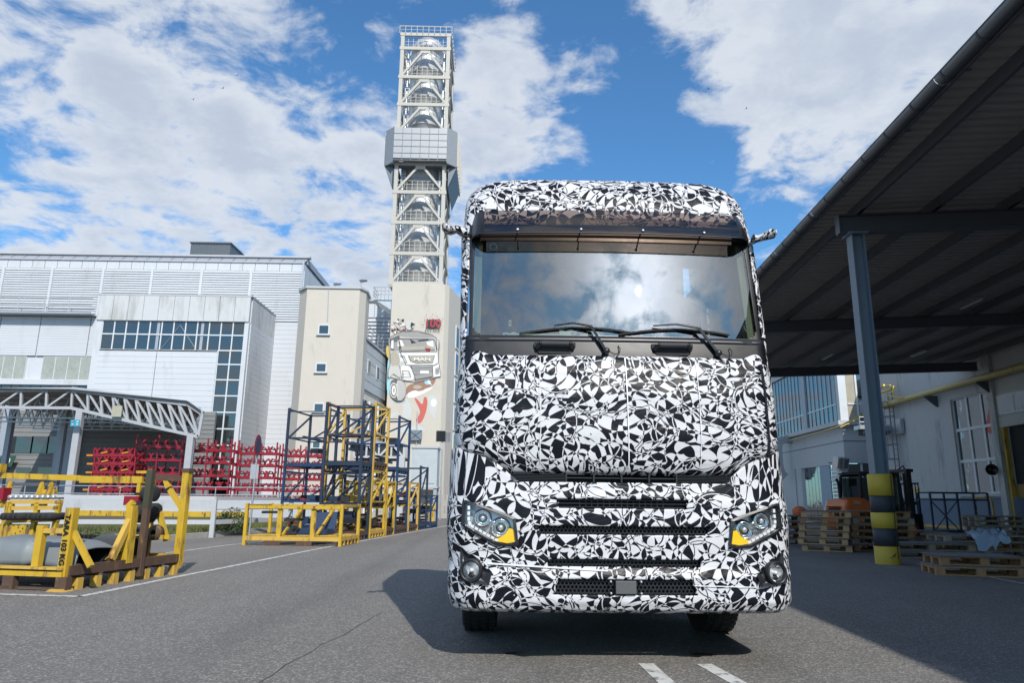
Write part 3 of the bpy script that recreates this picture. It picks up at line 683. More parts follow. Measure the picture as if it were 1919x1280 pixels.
def mline(pts, c='k', w=3, name='mural_line'):
    mz[0] += 1; off = .004+mz[0]*.0012; vs = []; pts = [Vector(p).to_2d() for p in pts]
    for i, p in enumerate(pts):
        d = (pts[min(i+1, len(pts)-1)]-pts[max(i-1, 0)]).normalized(); n_ = Vector((-d.y, d.x))*w/2
        vs += [loc3(F5, *mpx(p+n_), off), loc3(F5, *mpx(p-n_), off)]
    b = MB(); b.add(vs, [(2*i, 2*i+1, 2*i+3, 2*i+2) for i in range(len(pts)-1)]); b.build(name, PC[c], t5, world=False)
def ell(cx, cy, rx, ry, a=0, n=22): return [(cx+rx*cos(t)*cos(a)-ry*sin(t)*sin(a), cy+rx*cos(t)*sin(a)+ry*sin(t)*cos(a)) for t in [2*pi*k/n for k in range(n)]]
# faded lettering below
mpoly([(118, 1090), (200, 1040), (250, 1050), (170, 1100), (110, 1130)], 'b', sm=2); mpoly([(140, 960), (230, 900), (330, 930), (360, 1060), (300, 1140), (260, 1080), (290, 980), (200, 960)], 'b', sm=2)
mpoly([(505, 900), (560, 890), (600, 930), (590, 1010), (560, 1060), (580, 1120), (520, 1060), (505, 980)], 'b', sm=2); mpoly(ell(350, 1210, 130, 38), 'b')
mpoly(ell(555, 960, 26, 38), 'w')
mpoly([(372, 915), (395, 915), (455, 990), (462, 905), (490, 905), (500, 960), (482, 1060), (440, 1150), (400, 1150), (388, 1110), (425, 1070), (432, 1030)], 'c', 'mural_letter', sm=2)
# glow under the truck
mpoly([(115, 430), (150, 440), (150, 560), (118, 530)], 'y', sm=2); mpoly([(130, 540), (155, 560), (160, 880), (118, 890)], 's', sm=2)
mpoly([(300, 800), (420, 770), (540, 740), (580, 730), (560, 790), (480, 840), (360, 860), (300, 900)], 'o', sm=2); mpoly(ell(405, 815, 40, 18), 't'); mpoly(ell(500, 770, 30, 22), 's'); mpoly([(490, 715), (540, 800), (505, 780)], 'w')
mpoly([(300, 880), (380, 840), (430, 860), (500, 820), (560, 815), (480, 870), (330, 930)], 'w', sm=1)
# shards above the cab
random.seed(11)
for i in range(60):
    a = random.uniform(0, 2*pi); r = sqrt(random.random()); cx = 215+r*cos(a)*75+ (20 if i % 3 else 60); cy = 265+r*sin(a)*75; s_ = random.uniform(10, 24)
    if cy > 345 or cx < 148: continue
    th = random.uniform(0, 6); mpoly([(cx+s_*cos(th), cy+s_*sin(th)), (cx+s_*.7*cos(th+2), cy+s_*.7*sin(th+2)), (cx+s_*cos(th+3.7), cy+s_*cos(th+3.7)*.6)], 'kwkgrlw'[i % 7])
mpoly([(290, 215), (330, 200), (380, 210), (385, 240), (350, 290), (300, 280)], 'l', sm=1); mpoly([(350, 215), (385, 235), (350, 262), (375, 280), (345, 275), (340, 240)], 'k')
# truck drawing
mpoly([(140, 360), (260, 300), (400, 295), (540, 330), (585, 365), (605, 390), (605, 600), (620, 610), (622, 715), (560, 730), (390, 770), (250, 750), (150, 720), (132, 660), (150, 600)], 'l')
mpoly([(150, 370), (240, 330), (250, 480), (160, 480)], 'd'); mpoly([(165, 385), (185, 380), (185, 460), (160, 455)], 'w'); mpoly([(190, 400), (235, 395), (238, 480), (190, 475)], 'g')
mpoly([(155, 485), (225, 485), (250, 600), (200, 640), (155, 600)], 't', sm=1)
mpoly([(215, 340), (262, 302), (400, 298), (530, 328), (565, 365), (300, 355)], 'g', sm=1)
mpoly([(232, 365), (560, 372), (565, 470), (270, 475)], 'g'); mpoly([(245, 440), (560, 440), (570, 480), (285, 478)], 't')
mpoly([(225, 375), (262, 385), (285, 435), (220, 440)], 'w'); mpoly([(335, 370), (398, 405), (350, 415)], 'k'); mpoly([(400, 385), (505, 372), (510, 384), (420, 396)], 'k'); mpoly([(485, 400), (550, 385), (555, 445), (500, 430)], 'w')
mpoly([(470, 452), (525, 455), (518, 525), (498, 505)], 'r')
mpoly([(230, 490), (585, 488), (598, 600), (540, 615), (300, 608), (250, 590)], 'w'); mpoly([(320, 522), (565, 520), (545, 590), (400, 595), (340, 570)], 't'); mpoly([(245, 520), (285, 525), (315, 595), (260, 590)], 'g'); mpoly([(250, 540), (280, 545), (300, 585), (262, 582)], 'w')
mpoly([(340, 620), (560, 620), (545, 700), (360, 705)], 'd')
for y in (632, 652, 672, 690): mline([(350, y), (552, y-4)], 'l', 7)
mpoly([(430, 662), (510, 662), (510, 690), (430, 690)], 'w')
mpoly([(240, 615), (345, 620), (390, 748), (265, 755)], 'w', sm=1); mpoly([(262, 660), (330, 665), (350, 730), (265, 730)], 'g'); mpoly([(275, 670), (320, 675), (335, 720), (280, 720)], 'w'); mline([(265, 695), (345, 700)], 'k', 3)
mpoly([(545, 625), (605, 605), (622, 715), (550, 725)], 'w'); mpoly([(568, 645), (605, 630), (608, 690), (572, 705)], 'g'); mline([(572, 672), (606, 662)], 'k', 3)
mpoly([(375, 705), (545, 690), (545, 725), (385, 765)], 'g'); mline([(380, 750), (540, 722)], 'k', 9)
mpoly([(580, 375), (605, 385), (608, 470), (585, 465)], 'l', sm=1); mline([(580, 375), (605, 385), (608, 470), (585, 465), (580, 375)], 'k', 3)
mpoly([(140, 640), (210, 610), (250, 640), (255, 740), (180, 690), (135, 745)], 'l', sm=1)
mpoly([(152, 770), (185, 742), (270, 750), (300, 800), (300, 900), (262, 948), (200, 945), (160, 900)], 'd', 'mural_tyre', sm=1)
mpoly([(205, 750), (272, 760), (298, 805), (296, 890), (262, 940), (215, 940)], 'l', sm=1)
for y in range(775, 940, 18): mline([(225, y), (294, y+6)], 'd', 3)
mpoly(ell(186, 845, 36, 72), 'l', 'mural_tyre'); mpoly(ell(186, 845, 26, 58), 'k'); mpoly(ell(187, 845, 20, 48), 'w'); mpoly(ell(188, 845, 8, 22), 'g')
for ln in [[(140, 360), (260, 300), (400, 295), (540, 330), (585, 365)], [(232, 365), (560, 372)], [(230, 490), (585, 488)], [(250, 480), (565, 470)], [(230, 360), (245, 490), (300, 608), (345, 615), (560, 612), (598, 590), (604, 400)], [(240, 615), (265, 755), (390, 750), (345, 620)], [(545, 625), (550, 725), (622, 715), (605, 605)], [(150, 360), (155, 600), (135, 660), (132, 745)], [(320, 522), (345, 575), (400, 595), (545, 590), (565, 520)], [(232, 365), (260, 480)], [(565, 372), (585, 480)], [(180, 690), (250, 740)]]: mline(ln, 'k', 4)
# 100 JAHRE and its dashes
mpoly([(495, 190), (600, 190), (606, 250), (560, 268), (500, 262), (488, 225)], 'k', sm=1)
def mtext(tx, x, y, size, c, sx=1, bold=0, rot=0):
    mz[0] += 1; off = .01+mz[0]*.0012+.003; s_, _, z = loc3(F5, *mpx((x, y)), off)
    o = textmesh(tx, size, PC[c], .001, 'lettering', t5, (s_, -off, z), (pi/2, rot, 0), sx, bold)
mtext('100', 547, 228, 1.0, 'r', .95, .02); mtext('JAHRE', 547, 286, .36, 'k', 1.3); mtext('MAN', 448, 560, .38, 'w', 1.7, .01)
for i in range(22):
    a = 2*pi*i/22+.1
    if sin(a) > .45: continue
    a = a; r0 = 68+12*(i % 3); mline([(547+cos(a)*r0*1.05, 225+sin(a)*r0*.95), (547+cos(a)*(r0+14)*1.05, 225+sin(a)*(r0+14)*.95)], 'kt'[i % 2], 4)
# little louvred vent and downpipe low on the front
b = MB(); s0, z1 = q(768, 807); s1, z0 = q(791, 826); b.bb(s0, s1, -.35, -.2, z0, z1); vt = b.build('vent', M_steel, t5, world=False)
b = MB(); b.bar((s0, -.37, z0), (s1, -.37, z1), .06, .03); b.bar((s1, -.375, z0), (s0, -.375, z1), .06, .03); b.build('vent_brace', M_dsteel, vt, world=False)
MB().bar((q(783, 770)[0], -.1, 1), (q(783, 770)[0], -.1, q(783, 770)[1]), .06).build('downpipe', M_galv, t5, world=False)

# ================================================================ FLUE TOWER (steel lattice) on top
F6 = Face((-8, 60), .02)
t6 = thing('flue_tower', 'tall white steel lattice tower holding silver flues, with a boxed platform half way up', 'tower', F6.O, F6.a)
q = lambda px, py: F6.q(px, py)
fa = q(733, 525)[0]; fb = q(826, 525)[0]; FW = fb-fa; FD = 5.4
lv = [q(780, y)[1] for y in (532, 476, 418, 361)]; zbx0 = q(780, 308)[1]; zbx1 = q(790, 249)[1]; lv2 = [q(795, y)[1] for y in (197, 145.5, 92)]; ztp = q(797, 66)[1]
zr = q(797, 52)[1]; M_tw = mat('off_white_steel', (.42, .40, .36), .5, var=.07, dirt=(.30, .27, .23), dth=.68)
for x in (fa, fb):
    for y in (0, FD): MB().bb(x-.17, x+.17, y-.17, y+.17, lv[0]-.3, ztp).build('column', M_tw, t6, world=False)
allv = lv+[zbx0, zbx1]+lv2+[ztp]
M_flue = mat('polished_flue', (.66, .67, .68), .38, .6, var=.12, vs=1.2)
cx, cy = (fa+fb)/2, FD*.46
for k, (a, c) in enumerate(zip(allv[:-1], allv[1:])):
    R = FW*.40
    MB().lathe((cx, cy, a), (0, 0, 1), [(R*.995, 0), (R, .02), (R, (c-a)*.52), (R*1.008, (c-a)*.52), (R*1.008, (c-a)*.54), (R, (c-a)*.54), (R, c-a-.02)], 40).build('flue_section', M_flue, t6, world=False)
for k, a in enumerate(allv):
    b = MB(); e = .25
    b.bb(fa-e, fb+e, -.20, -.02, a-.16, a+.16); b.bb(fa-e, fb+e, FD+.02, FD+.2, a-.15, a+.15); b.bb(fa-.2, fa-.02, 0, FD, a-.15, a+.15); b.bb(fb+.02, fb+.2, 0, FD, a-.15, a+.15)
    b.build('floor_beam', M_tw, t6, world=False)
def rail(zf, e=.28, n=9, h=1.1):
    b = MB(); cs = [(fa-e, -e), (fb+e, -e), (fb+e, FD+e), (fa-e, FD+e)]
    for i in range(4):
        p, r_ = Vector((*cs[i], zf)), Vector((*cs[(i+1) % 4], zf))
        for z in (.4, .75, h): b.bar(p+Vector((0, 0, z)), r_+Vector((0, 0, z)), .035)
        for j in range(n): c = p.lerp(r_, j/n); b.bar(c, c+Vector((0, 0, h)), .045)
    b.build('railing', M_tw, t6, world=False)
for a, c in zip(allv[:-1], allv[1:]): MB().bb(fa+.2, fb-.2, FD-.28, FD-.22, a+.2, c-.2).build('rear_shade_sheet', M_hut, t6, world=False)  # dark sheets added to stand for the shade behind the flues
for a in lv+lv2: rail(a+.1, -.05)
rail(ztp, .3, 9, zr-ztp)
for a, c in list(zip((lv+[zbx0])[:-1], (lv+[zbx0])[1:]))+[(zbx1, lv2[0]), (lv2[0], lv2[1]), (lv2[1], lv2[2])]:
    for y, xs in ((-.08, (fa, fb)), (FD+.08, (fa, fb))):
        for s_ in (0, 1):
            MB().bar((xs[s_]+(.1 if s_ == 0 else -.1), y, a+.2), (cx+(-.25 if s_ == 0 else .25), y, c-.3), .2, .16, up=(0, 1, 0)).build('brace', M_tw, t6, world=False)
        MB().bb(cx-.45, cx+.45, y-.06, y+.06, c-.5, c-.17).build('gusset', M_tw, t6, world=False)
    for x in (fa-.05, fb+.05):
        MB().bar((x, .1, a+.2), (x, FD/2, c-.3), .16, .14).build('brace', M_tw, t6, world=False); MB().bar((x, FD-.1, a+.2), (x, FD/2, c-.3), .16, .14).build('brace', M_tw, t6, world=False)
    b = MB(); xx = fa+.55; 
    for s_ in (-.18, .18): b.bar((xx+s_, .55, a), (xx+s_, .55, c), .05)
    for i in range(int((c-a)/.33)): b.bar((xx-.18, .55, a+.33*i+.1), (xx+.18, .55, a+.33*i+.1), .035)
    b.build('ladder', M_galv, t6, world=False)
    for dx, dy in ((.45, .9), (FW-.45, .8), (FW-.6, FD-.8), (.6, FD-.8)): MB().tube([(fa+dx, dy, a), (fa+dx, dy, c)], .16, 8).build('service_pipe', M_galv, t6, world=False)
# boxed platform
M_bp = mat('silver_box_panel', (.31, .32, .335), .42, .3, var=.08)
nx = 6; zz = [zbx0+.1, zbx0+(zbx1-zbx0)*.19, zbx0+(zbx1-zbx0)*.40, zbx0+(zbx1-zbx0)*.60, zbx0+(zbx1-zbx0)*.80, zbx1]
e = .25; ch = .85
for i in range(nx):
    for j in range(5):
        if j % 1 == 0: piece('box_panel', M_bp, t6, (fa-e+(FW+2*e)*(i+.5)/nx, -.95, (zz[j]+zz[j+1])/2), ((FW+2*e)/nx-.05, .12, zz[j+1]-zz[j]-.06))
MB().bb(fa-e, fb+e, -.88, -.6, zbx0, zbx1).build('box_wall', M_bp, t6, world=False)
for sgn, xx in ((-1, fa-e), (1, fb+e)):
    MB().prism([(xx, -.94), (xx, -.6), (xx+sgn*(ch-.2), -.0), (xx+sgn*ch, -.1)] if sgn > 0 else [(xx, -.94), (xx+sgn*ch, -.1), (xx+sgn*(ch-.2), 0), (xx, -.6)], zbx0-.25, zbx1+.1, 'z').build('corner_panel', M_bp, t6, world=False)
    x_ = xx+sgn*ch
    MB().bb(min(x_, x_-sgn*.1), max(x_, x_-sgn*.1), -.1, FD+.9, zbx0-.25, zbx1).build('side_panel', M_bp, t6, world=False)
    for j in range(8): piece('side_rib', M_tw, t6, (x_+sgn*.05, .3+j*.8, (zbx0+zbx1)/2), (.12, .1, zbx1-zbx0))
    b = MB(); b.prism([(xx+sgn*.1, zbx0-2.2), (x_, zbx0-.25), (xx+sgn*.1, zbx0-.25)], -.05, .12, 'y'); b.prism([(xx+sgn*.1, zbx0-2.2), (x_, zbx0-.25), (xx+sgn*.1, zbx0-.25)], FD, FD+.15, 'y')
    b.add([(xx+sgn*.1, 0, zbx0-2.2), (x_, 0, zbx0-.25), (x_, FD, zbx0-.25), (xx+sgn*.1, FD, zbx0-2.2)], [(0, 1, 2, 3)]); b.build('underside_skirt', M_hut, t6, world=False)
MB().bb(fa-e-ch, fb+e+ch, -.1, .35, zbx0-.27, zbx0-.02).build('platform_edge', M_dsteel, t6, world=False)
# dished flue heads
for dx in (0,):
    MB().lathe((cx, cy, ztp), (0, 0, 1), [(FW*.36, 0), (FW*.355, .25), (FW*.28, .75), (FW*.15, 1.05), (.02, 1.15)], 32).build('flue_head', M_flue, t6, world=False)

# ================================================================ LIFT SHAFT, BARRIER, FLOODLIGHT near the mural tower
F7 = Face((-6, 40), .02); q = lambda px, py: F7.q(px, py)
t7 = thing('lift_housing', 'grey metal box on legs below the mural, beside the yellow barrier', 'enclosure', F7.O, F7.a)
s0, z1 = q(772, 840); s1, z0 = q(818, 912); M_lift = mat('grey_enclosure_paint', (.40, .44, .46), .5)
MB().bb(s0, s1, 0, 1.6, z0, z1).build('housing', M_lift, t7, world=False)
MB().bb(s0+.12, s1-.12, -.03, 0, z0+.15, z1-.2).build('door', M_lift, t7, world=False)
b = MB(); b.bb(s0-.05, s1+.05, -.06, 1.7, z1+.002, z1+.1); b.bb(s0-.05, s1+.05, -.06, 1.7, z0-.1, z0-.002); b.build('frame', M_white, t7, world=False)
for s_ in (s0+.08, s1-.08):
    for y in (.1, 1.5): MB().bb(s_-.09, s_+.09, y-.08, y+.08, 0, z0-.1).build('leg', M_galv, t7, world=False)
MB().bb(s0+.3, s1-.25, 1.7, 1.8, 0, z0-.15).build('back_panel', M_cream2, t7, world=False)
MB().bb((s0+s1)/2-.3, (s0+s1)/2+.15, -.045, -.031, z0+.2, z0+.55).build('notice', M_white, t7, world=False)
F8 = Face((-4, 37.6), .02); q = lambda px, py: F8.q(px, py)
t8 = thing('height_barrier', 'yellow steel impact barrier on a stout post below the grey metal box', 'barrier', F8.O, F8.a)
s0 = q(782, 950)[0]; s1 = q(821, 950)[0]; MB().bb(s0, s1, -.1, .1, q(800, 952.5)[1], q(800, 945)[1]).build('beam', M_yel, t8, world=False)
MB().bb(q(804, 960)[0], q(814, 960)[0], -.09, .09, 0, q(800, 952.6)[1]).build('post', M_yel, t8, world=False); MB().bb(q(784, 960)[0], q(788, 960)[0], -.09, .09, 0, q(800, 952.6)[1]).build('post', M_yel, t8, world=False)
t9 = thing('site_floodlight', 'black box floodlight on an arm before the mural tower', 'floodlight', tuple(at(826, 828, 42)))
c = at(826, 818, 42); MB().box(c, (.5, .3, .62), rz=.3).build('lamp_housing', M_soot, t9); MB().box(c+Vector((.32, .25, -.02)), (.35, .3, .55), rz=-.4).build('reflector', M_chromed, t9)
MB().bar(c+Vector((.1, 0, -.3)), (c.x+.1, c.y, 0), .09).build('pole', M_galv, t9)
# low grey plinth wall + small far gantry behind
F9 = Face((-6, 44), .02); q = lambda px, py: F9.q(px, py)
pl = thing('boundary_wall', 'low grey block wall beyond the yellow barrier', 'wall', F9.O, F9.a)
s0 = q(690, 950)[0]; s1 = q(872, 950)[0]
for r in range(4):
    for i in range(9): piece('block', M_concrete, pl, (s0+(s1-s0)*(i+.5+(.5 if r % 2 else 0))/9.5, .1, .2+.36*r), ((s1-s0)/9.5-.02, .3, .345))
fb_ = thing('footbridge', 'small white truss bridge between the rack row and the mural tower', 'bridge', (0, 0, 0))
b = MB(); zt_ = at(700, 831, 41).z; zb_ = at(700, 857, 41).z; xa = at(664, 840, 41).x; xb = at(757, 840, 41).x
b.bar((xa, 41, zt_), (xb, 41, zt_), .14); b.bar((xa, 41, zb_), (xb, 41, zb_), .14); b.build('chord', M_white, fb_)
for i in range(5):
    x = xa+(xb-xa)*i/4; MB().bar((x, 41, zb_), (x, 41, zt_), .1).build('strut', M_white, fb_)
    if i < 4: MB().bar((x, 41, zb_ if i % 2 == 0 else zt_), (xa+(xb-xa)*(i+1)/4, 41, zt_ if i % 2 == 0 else zb_), .12).build('diagonal', M_white, fb_)
MB().bb(xa, xb, 41.1, 43.4, zb_-.1, zt_).build('corridor', M_darkin, fb_)
for i in range(4):
    y = 41+.6*i; MB().bar((xb+.05, y, zb_), (xb+.35*0+.05, y+.01, zt_), .09).build('strut', M_white, fb_)
MB().bb(xb-.25, xb+.08, 40.9, 41.2, 0, zb_).build('leg', M_white, fb_)
# sign pole seen edge-on
sp = thing('no_stopping_sign', 'round dark red road sign on a grey pole beside the low yellow rack', 'sign', (*gnd(466, 1012).xy, 0))
g_ = Vector((*gnd(466, 1012).xy, 0)); top = at(478, 825, g_.y)
MB().tube([g_, (g_.x+.03, g_.y, top.z)], .03, 8).build('pole', M_galv, sp)
b = MB(); b.lathe((g_.x+.04, g_.y-.05, top.z-.15), (.98, .05, 0), [(0, 0), (.30, 0), (.31, .01), (.30, .02), (0, .02)], 28); b.sm = [False]*len(b.sm); b.build('disc', mat('sign_red', (.22, .015, .03), .5), sp)
b = MB(); b.lathe((g_.x+.05, g_.y-.05, top.z-.15), (.98, .05, 0), [(0, .012), (.22, .012), (.22, .016), (0, .016)], 28); b.sm = [False]*len(b.sm); b.build('disc_centre', mat('sign_dark_blue', (.03, .03, .10), .5), sp)
MB().box((g_.x, g_.y-.03, top.z-.9), (.22, .02, .42), rz=.5).build('plate', M_greyp, sp)

# ================================================================ LEFT TRUSS CANOPY
CY = 40.0
M_trs = mat('grey_truss_paint', (.36, .37, .39), .5, var=.1)
tc = thing('truss_canopy', 'white steel truss canopy in front of the long hall, sloping down to the right', 'canopy', (0, CY, 0))
TP = [(-150, 733), (136, 730), (353, 757)]; BP = [(-150, 763), (134, 765), (372, 819)]
def cp(p, y=CY): return at(p[0], p[1], y)
def lerp2(a, b, t): return (a[0]+(b[0]-a[0])*t, a[1]+(b[1]-a[1])*t)
MB().bar(cp(TP[0]), cp(TP[1]), .16, .22).build('top_chord', M_trs, tc); MB().bar(cp(BP[0]), cp(BP[1]), .14, .16).build('bottom_chord', M_trs, tc)
MB().bar(cp(TP[1]), cp(TP[2]), .2, .28).build('top_chord', M_trs, tc); MB().bar(cp(BP[1]), cp(BP[2]), .15, .17).build('bottom_chord', M_trs, tc)
MB().bar(cp(TP[2]), cp((380, 775)), .2, .25).build('top_chord', M_trs, tc); MB().bar(cp((380, 775)), cp(BP[2]), .15).build('end_post', M_trs, tc)
n_ = 6
for i in range(n_):
    a = lerp2(TP[0], TP[1], (i+.0)/n_); c = lerp2(BP[0], BP[1], i/n_); c2 = lerp2(TP[0], TP[1], (i+1)/n_)
    MB().bar(cp(a), cp(c), .12).build('strut', M_trs, tc); MB().bar(cp(c), cp(c2), .10).build('diagonal', M_trs, tc)
n_ = 10
for i in range(n_+1):
    t_ = (i/n_)**.88; a = lerp2(TP[1], TP[2], t_); c = lerp2(BP[1], BP[2], t_); MB().bar(cp(a), cp(c), .11).build('strut', M_trs, tc)
    if i < n_: t2 = ((i+1)/n_)**.88; MB().bar(cp(a), cp(lerp2(BP[1], BP[2], t2)), .10).build('diagonal', M_trs, tc)
zr0 = cp(TP[0]).z+.12; xr0, xr1, xr2 = cp(TP[0]).x, cp(TP[1]).x, cp(TP[2]).x; zr2 = cp(TP[2]).z+.15; xe = cp((380, 775)).x; ze = cp((380, 775)).z+.13
b = MB()
for y0, y1 in ((CY-.25, 52.5),):
    XE2 = at(352, 770, 52).x; XM2 = at(330, 760, 52).x
    b.add([(xr0, y0, zr0+.05), (xr1, y0, zr0+.05), (xr2, y0, zr2), (xe, y0, ze), (XE2, y1, ze), (XM2, y1, zr2), (xr1-4.5, y1, zr0+.05), (xr0, y1, zr0+.05)], [(0, 1, 6, 7), (1, 2, 5, 6), (2, 3, 4, 5)])
    b.add([(xr0, y0, zr0-.02), (xr1, y0, zr0-.02), (xr2, y0, zr2-.07), (xe, y0, ze-.07), (XE2, y1, ze-.07), (XM2, y1, zr2-.07), (xr1-4.5, y1, zr0-.02), (xr0, y1, zr0-.02)], [(7, 6, 1, 0), (6, 5, 2, 1), (5, 4, 3, 2)])
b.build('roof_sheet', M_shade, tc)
# secondary trusses in the shade
for k, y in enumerate((42.5, 45, 47.5, 50)):
    b = MB(); xe_ = xe+(XE2-xe)*(y-40)/12.5
    for i in range(16):
        xa = xr0+(xe_-xr0)*i/16; xb = xr0+(xe_-xr0)*(i+1)/16; zt_ = zr0-.1 if xa < xr1 else zr0-.1+(zr2-zr0)*(xa-xr1)/(xr2-xr1); zt2 = zr0-.1 if xb < xr1 else zr0-.1+(zr2-zr0)*min(1, (xb-xr1)/(xr2-xr1))
        b.bar((xa, y, zt_), (xb, y, zt2), .08); b.bar((xa, y, zt_-1.2), (xb, y, zt2-1.2), .08); b.bar((xa, y, zt_-1.2), ((xa+xb)/2, y, zt_), .06); b.bar(((xa+xb)/2, y, zt_), (xb, y, zt2-1.2), .06)
    b.build('purlin_truss', M_galv, tc)
for px, py in ((151, 766), (358, 815)):
    p = cp((px, py)); bt = gnd(px-17, 1000); MB().bar((p.x, CY+.05, 0), (p.x, CY+.05, p.z-.09), .36, .30).build('column', M_trs, tc)
for y, px in ((46, 20), (46, 120)):
    x = at(px, 800, y).x; MB().bar((x, y, 0), (x, y, zr0-.1), .3).build('column', M_greyp, tc)
# shaded back wall of the bay with dark windows and the 59 board
F10 = Face((-30, 52.8), 0); q = lambda px, py: F10.q(px, py)
bw = thing('loading_bay', 'shaded grey loading bay wall under the truss canopy with dark windows', 'building', F10.O)
s0 = q(-150, 800)[0]; s1 = q(402, 800)[0]; z1_ = at(200, 770, 52.8).z
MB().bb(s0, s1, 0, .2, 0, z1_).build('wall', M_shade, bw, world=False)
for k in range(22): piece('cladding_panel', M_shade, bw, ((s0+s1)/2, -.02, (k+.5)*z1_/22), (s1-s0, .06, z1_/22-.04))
for a in [(20, 818, 60, 850), (62, 818, 90, 850), (92, 818, 118, 850), (-40, 818, 15, 850), (32, 876, 56, 892), (73, 876, 97, 893)]:
    sa, zc = q(a[0], a[1]); sb, zd = q(a[2], a[3]); MB().bb(sa, sb, -.09, -.055, zd, zc).build('window', M_glass, bw, world=False)
for px in (12, 118, 137): s_ = q(px, 850)[0]; MB().bb(s_-.35, s_+.35, -.5, -.06, 0, z1_).build('pier', M_greyp, bw, world=False)
s_, z = q(22, 866); sg = thing('bay_number_board', 'dark green slanted board with the number 59 on the shaded bay wall', 'sign', (F10.O.x+s_, 52.2, z))
MB().prism([(-.62, -.38), (.45, -.38), (.68, .42), (-.45, .42)], -.02, .02, 'y').build('board', mat('sign_green', (.02, .07, .05), .5), sg, world=False)
textmesh('59', .72, mat('sign_white', (.6, .6, .6), .6), .003, 'lettering', sg, (-.02, -.03, 0))
p = at(141, 793, CY-.5); sg = thing('bay_sign', 'small cyan sign with white symbols hanging beside the canopy column', 'sign', tuple(p))
MB().box((0, 0, 0), (.5, .03, .36)).build('plate', mat('sign_cyan', (.03, .28, .40), .5), sg, world=False)
b = MB(); b.box((0, 0, 0), (.5, .02, .02)); 
for dx in (-.13, .13):
    for dz in (-.07, .07): b2 = MB().box((dx, -.022, dz), (.12, .012, .07)); b2.build('symbol', M_wline, sg, world=False)
p = at(219, 771, CY-.3); sg = thing('hung_board', 'small blank beige board hanging in the canopy truss', 'board', tuple(p))
MB().box((0, 0, 0), (.55, .04, .62)).build('plate', M_beige, sg, world=False); MB().bar((0, 0, .3), (0, 0, .7), .03).build('hanger', M_galv, sg, world=False)

# ================================================================ RIGHT CANOPY
CA = radians(2.7); C0 = (7.54, 14.74, 0); BS = 9.7; WV = 14.0
cn = thing('loading_canopy', 'long dark steel loading canopy with corrugated roof and zinc gutter on the right', 'canopy', C0, -CA)
def cw(x, y, z=0): M = pw(cn); return M @ Vector((x, y, z))
SL = .034
def rz_(x): return 7.62+SL*x      # roof sheet underside height
ks = [-3, -2, -1, 0, 1, 2]
for k in ks:
    y = k*BS; zb = 6.97
    b = MB(); H_ = .42
    for (dz, w, h) in ((0, .22, .022), (H_-.022, .22, .022)):
        b.add([(-.35, y-w/2, zb+dz), (WV-.1, y-w/2, zb+dz+SL*WV), (WV-.1, y+w/2, zb+dz+SL*WV), (-.35, y+w/2, zb+dz), (-.35, y-w/2, zb+dz+h), (WV-.1, y-w/2, zb+dz+h+SL*WV), (WV-.1, y+w/2, zb+dz+h+SL*WV), (-.35, y+w/2, zb+dz+h)], [(0, 3, 2, 1), (4, 5, 6, 7), (0, 1, 5, 4), (1, 2, 6, 5), (2, 3, 7, 6), (3, 0, 4, 7)])
    b.add([(-.35, y-.008, zb+.022), (WV-.1, y-.008, zb+.022+SL*WV), (WV-.1, y-.008, zb+H_-.022+SL*WV), (-.35, y-.008, zb+H_-.022)], [(0, 1, 2, 3)]); b.add([(-.35, y+.008, zb+.022), (WV-.1, y+.008, zb+.022+SL*WV), (WV-.1, y+.008, zb+H_-.022+SL*WV), (-.35, y+.008, zb+H_-.022)], [(3, 2, 1, 0)])
    b.bb(-.37, -.35, y-.11, y+.11, zb, zb+H_)
    b.build('beam', M_dsteel, cn, world=False)
# columns: H section, flanges facing left and right
for k in ks:
    y = k*BS; c = MB(); c.bb(-.14, -.12, y-.14, y+.14, .1, 6.965); c.bb(.12, .14, y-.14, y+.14, .1, 6.965); c.bb(-.12, .12, y-.008, y+.008, .1, 6.965); c.bb(-.2, .2, y-.2, y+.2, 6.93, 6.966)
    c.build('column', M_steel, cn, world=False)
# purlins
npur = 9
for j in range(npur):
    x = .05+j*1.62; z0 = 6.97+.42+SL*x; z1_ = rz_(x)-.005
    for k in ks[:-1]:
        b = MB(); y0, y1 = k*BS-.45, (k+1)*BS-.45+ (1.5 if k == 1 else 0)
        off = .006*(k % 2)
        b.bb(x-.035+off, x-.028+off, y0, y1+.6, z0, z1_); b.bb(x-.035+off, x+.04+off, y0, y1+.6, z0-.005, z0+.004); b.build('purlin', M_dsteel, cn, world=False)
    MB().bb(x-.03, x+.035, -BS*3-4, -BS*3-.46, z0, z1_).build('purlin', M_dsteel, cn, world=False)
# corrugated sheet (ribs run across the purlins), one part per bay
for k in range(-4, 2):
    y0 = k*BS+.0; y1 = min((k+1)*BS, 2*BS+1.2) if k < 1 else 2*BS+1.2
    n_ = int((y1-y0)/.25); p_ = (y1-y0)/n_; prof = []
    for i in range(n_): a = y0+i*p_; prof += [(a, 0), (a+p_*.42, 0), (a+p_*.52, .045), (a+p_*.90, .045)]
    prof.append((y1-.004, 0)); vs = []
    for (y, dz) in prof: vs += [(-.60, y, rz_(-.6)+dz), (WV, y, rz_(WV)+dz)]
    b = MB(); b.add(vs, [(2*i, 2*i+1, 2*i+3, 2*i+2) for i in range(len(prof)-1)])
    b.add([(x, y, z+.07) for x, y, z in [(-.6, y0, rz_(-.6)), (WV, y0, rz_(WV)), (WV, y1, rz_(WV)), (-.6, y1, rz_(-.6))]], [(0, 1, 2, 3)])
    b.build('roof_sheet', M_sheet, cn, world=False)
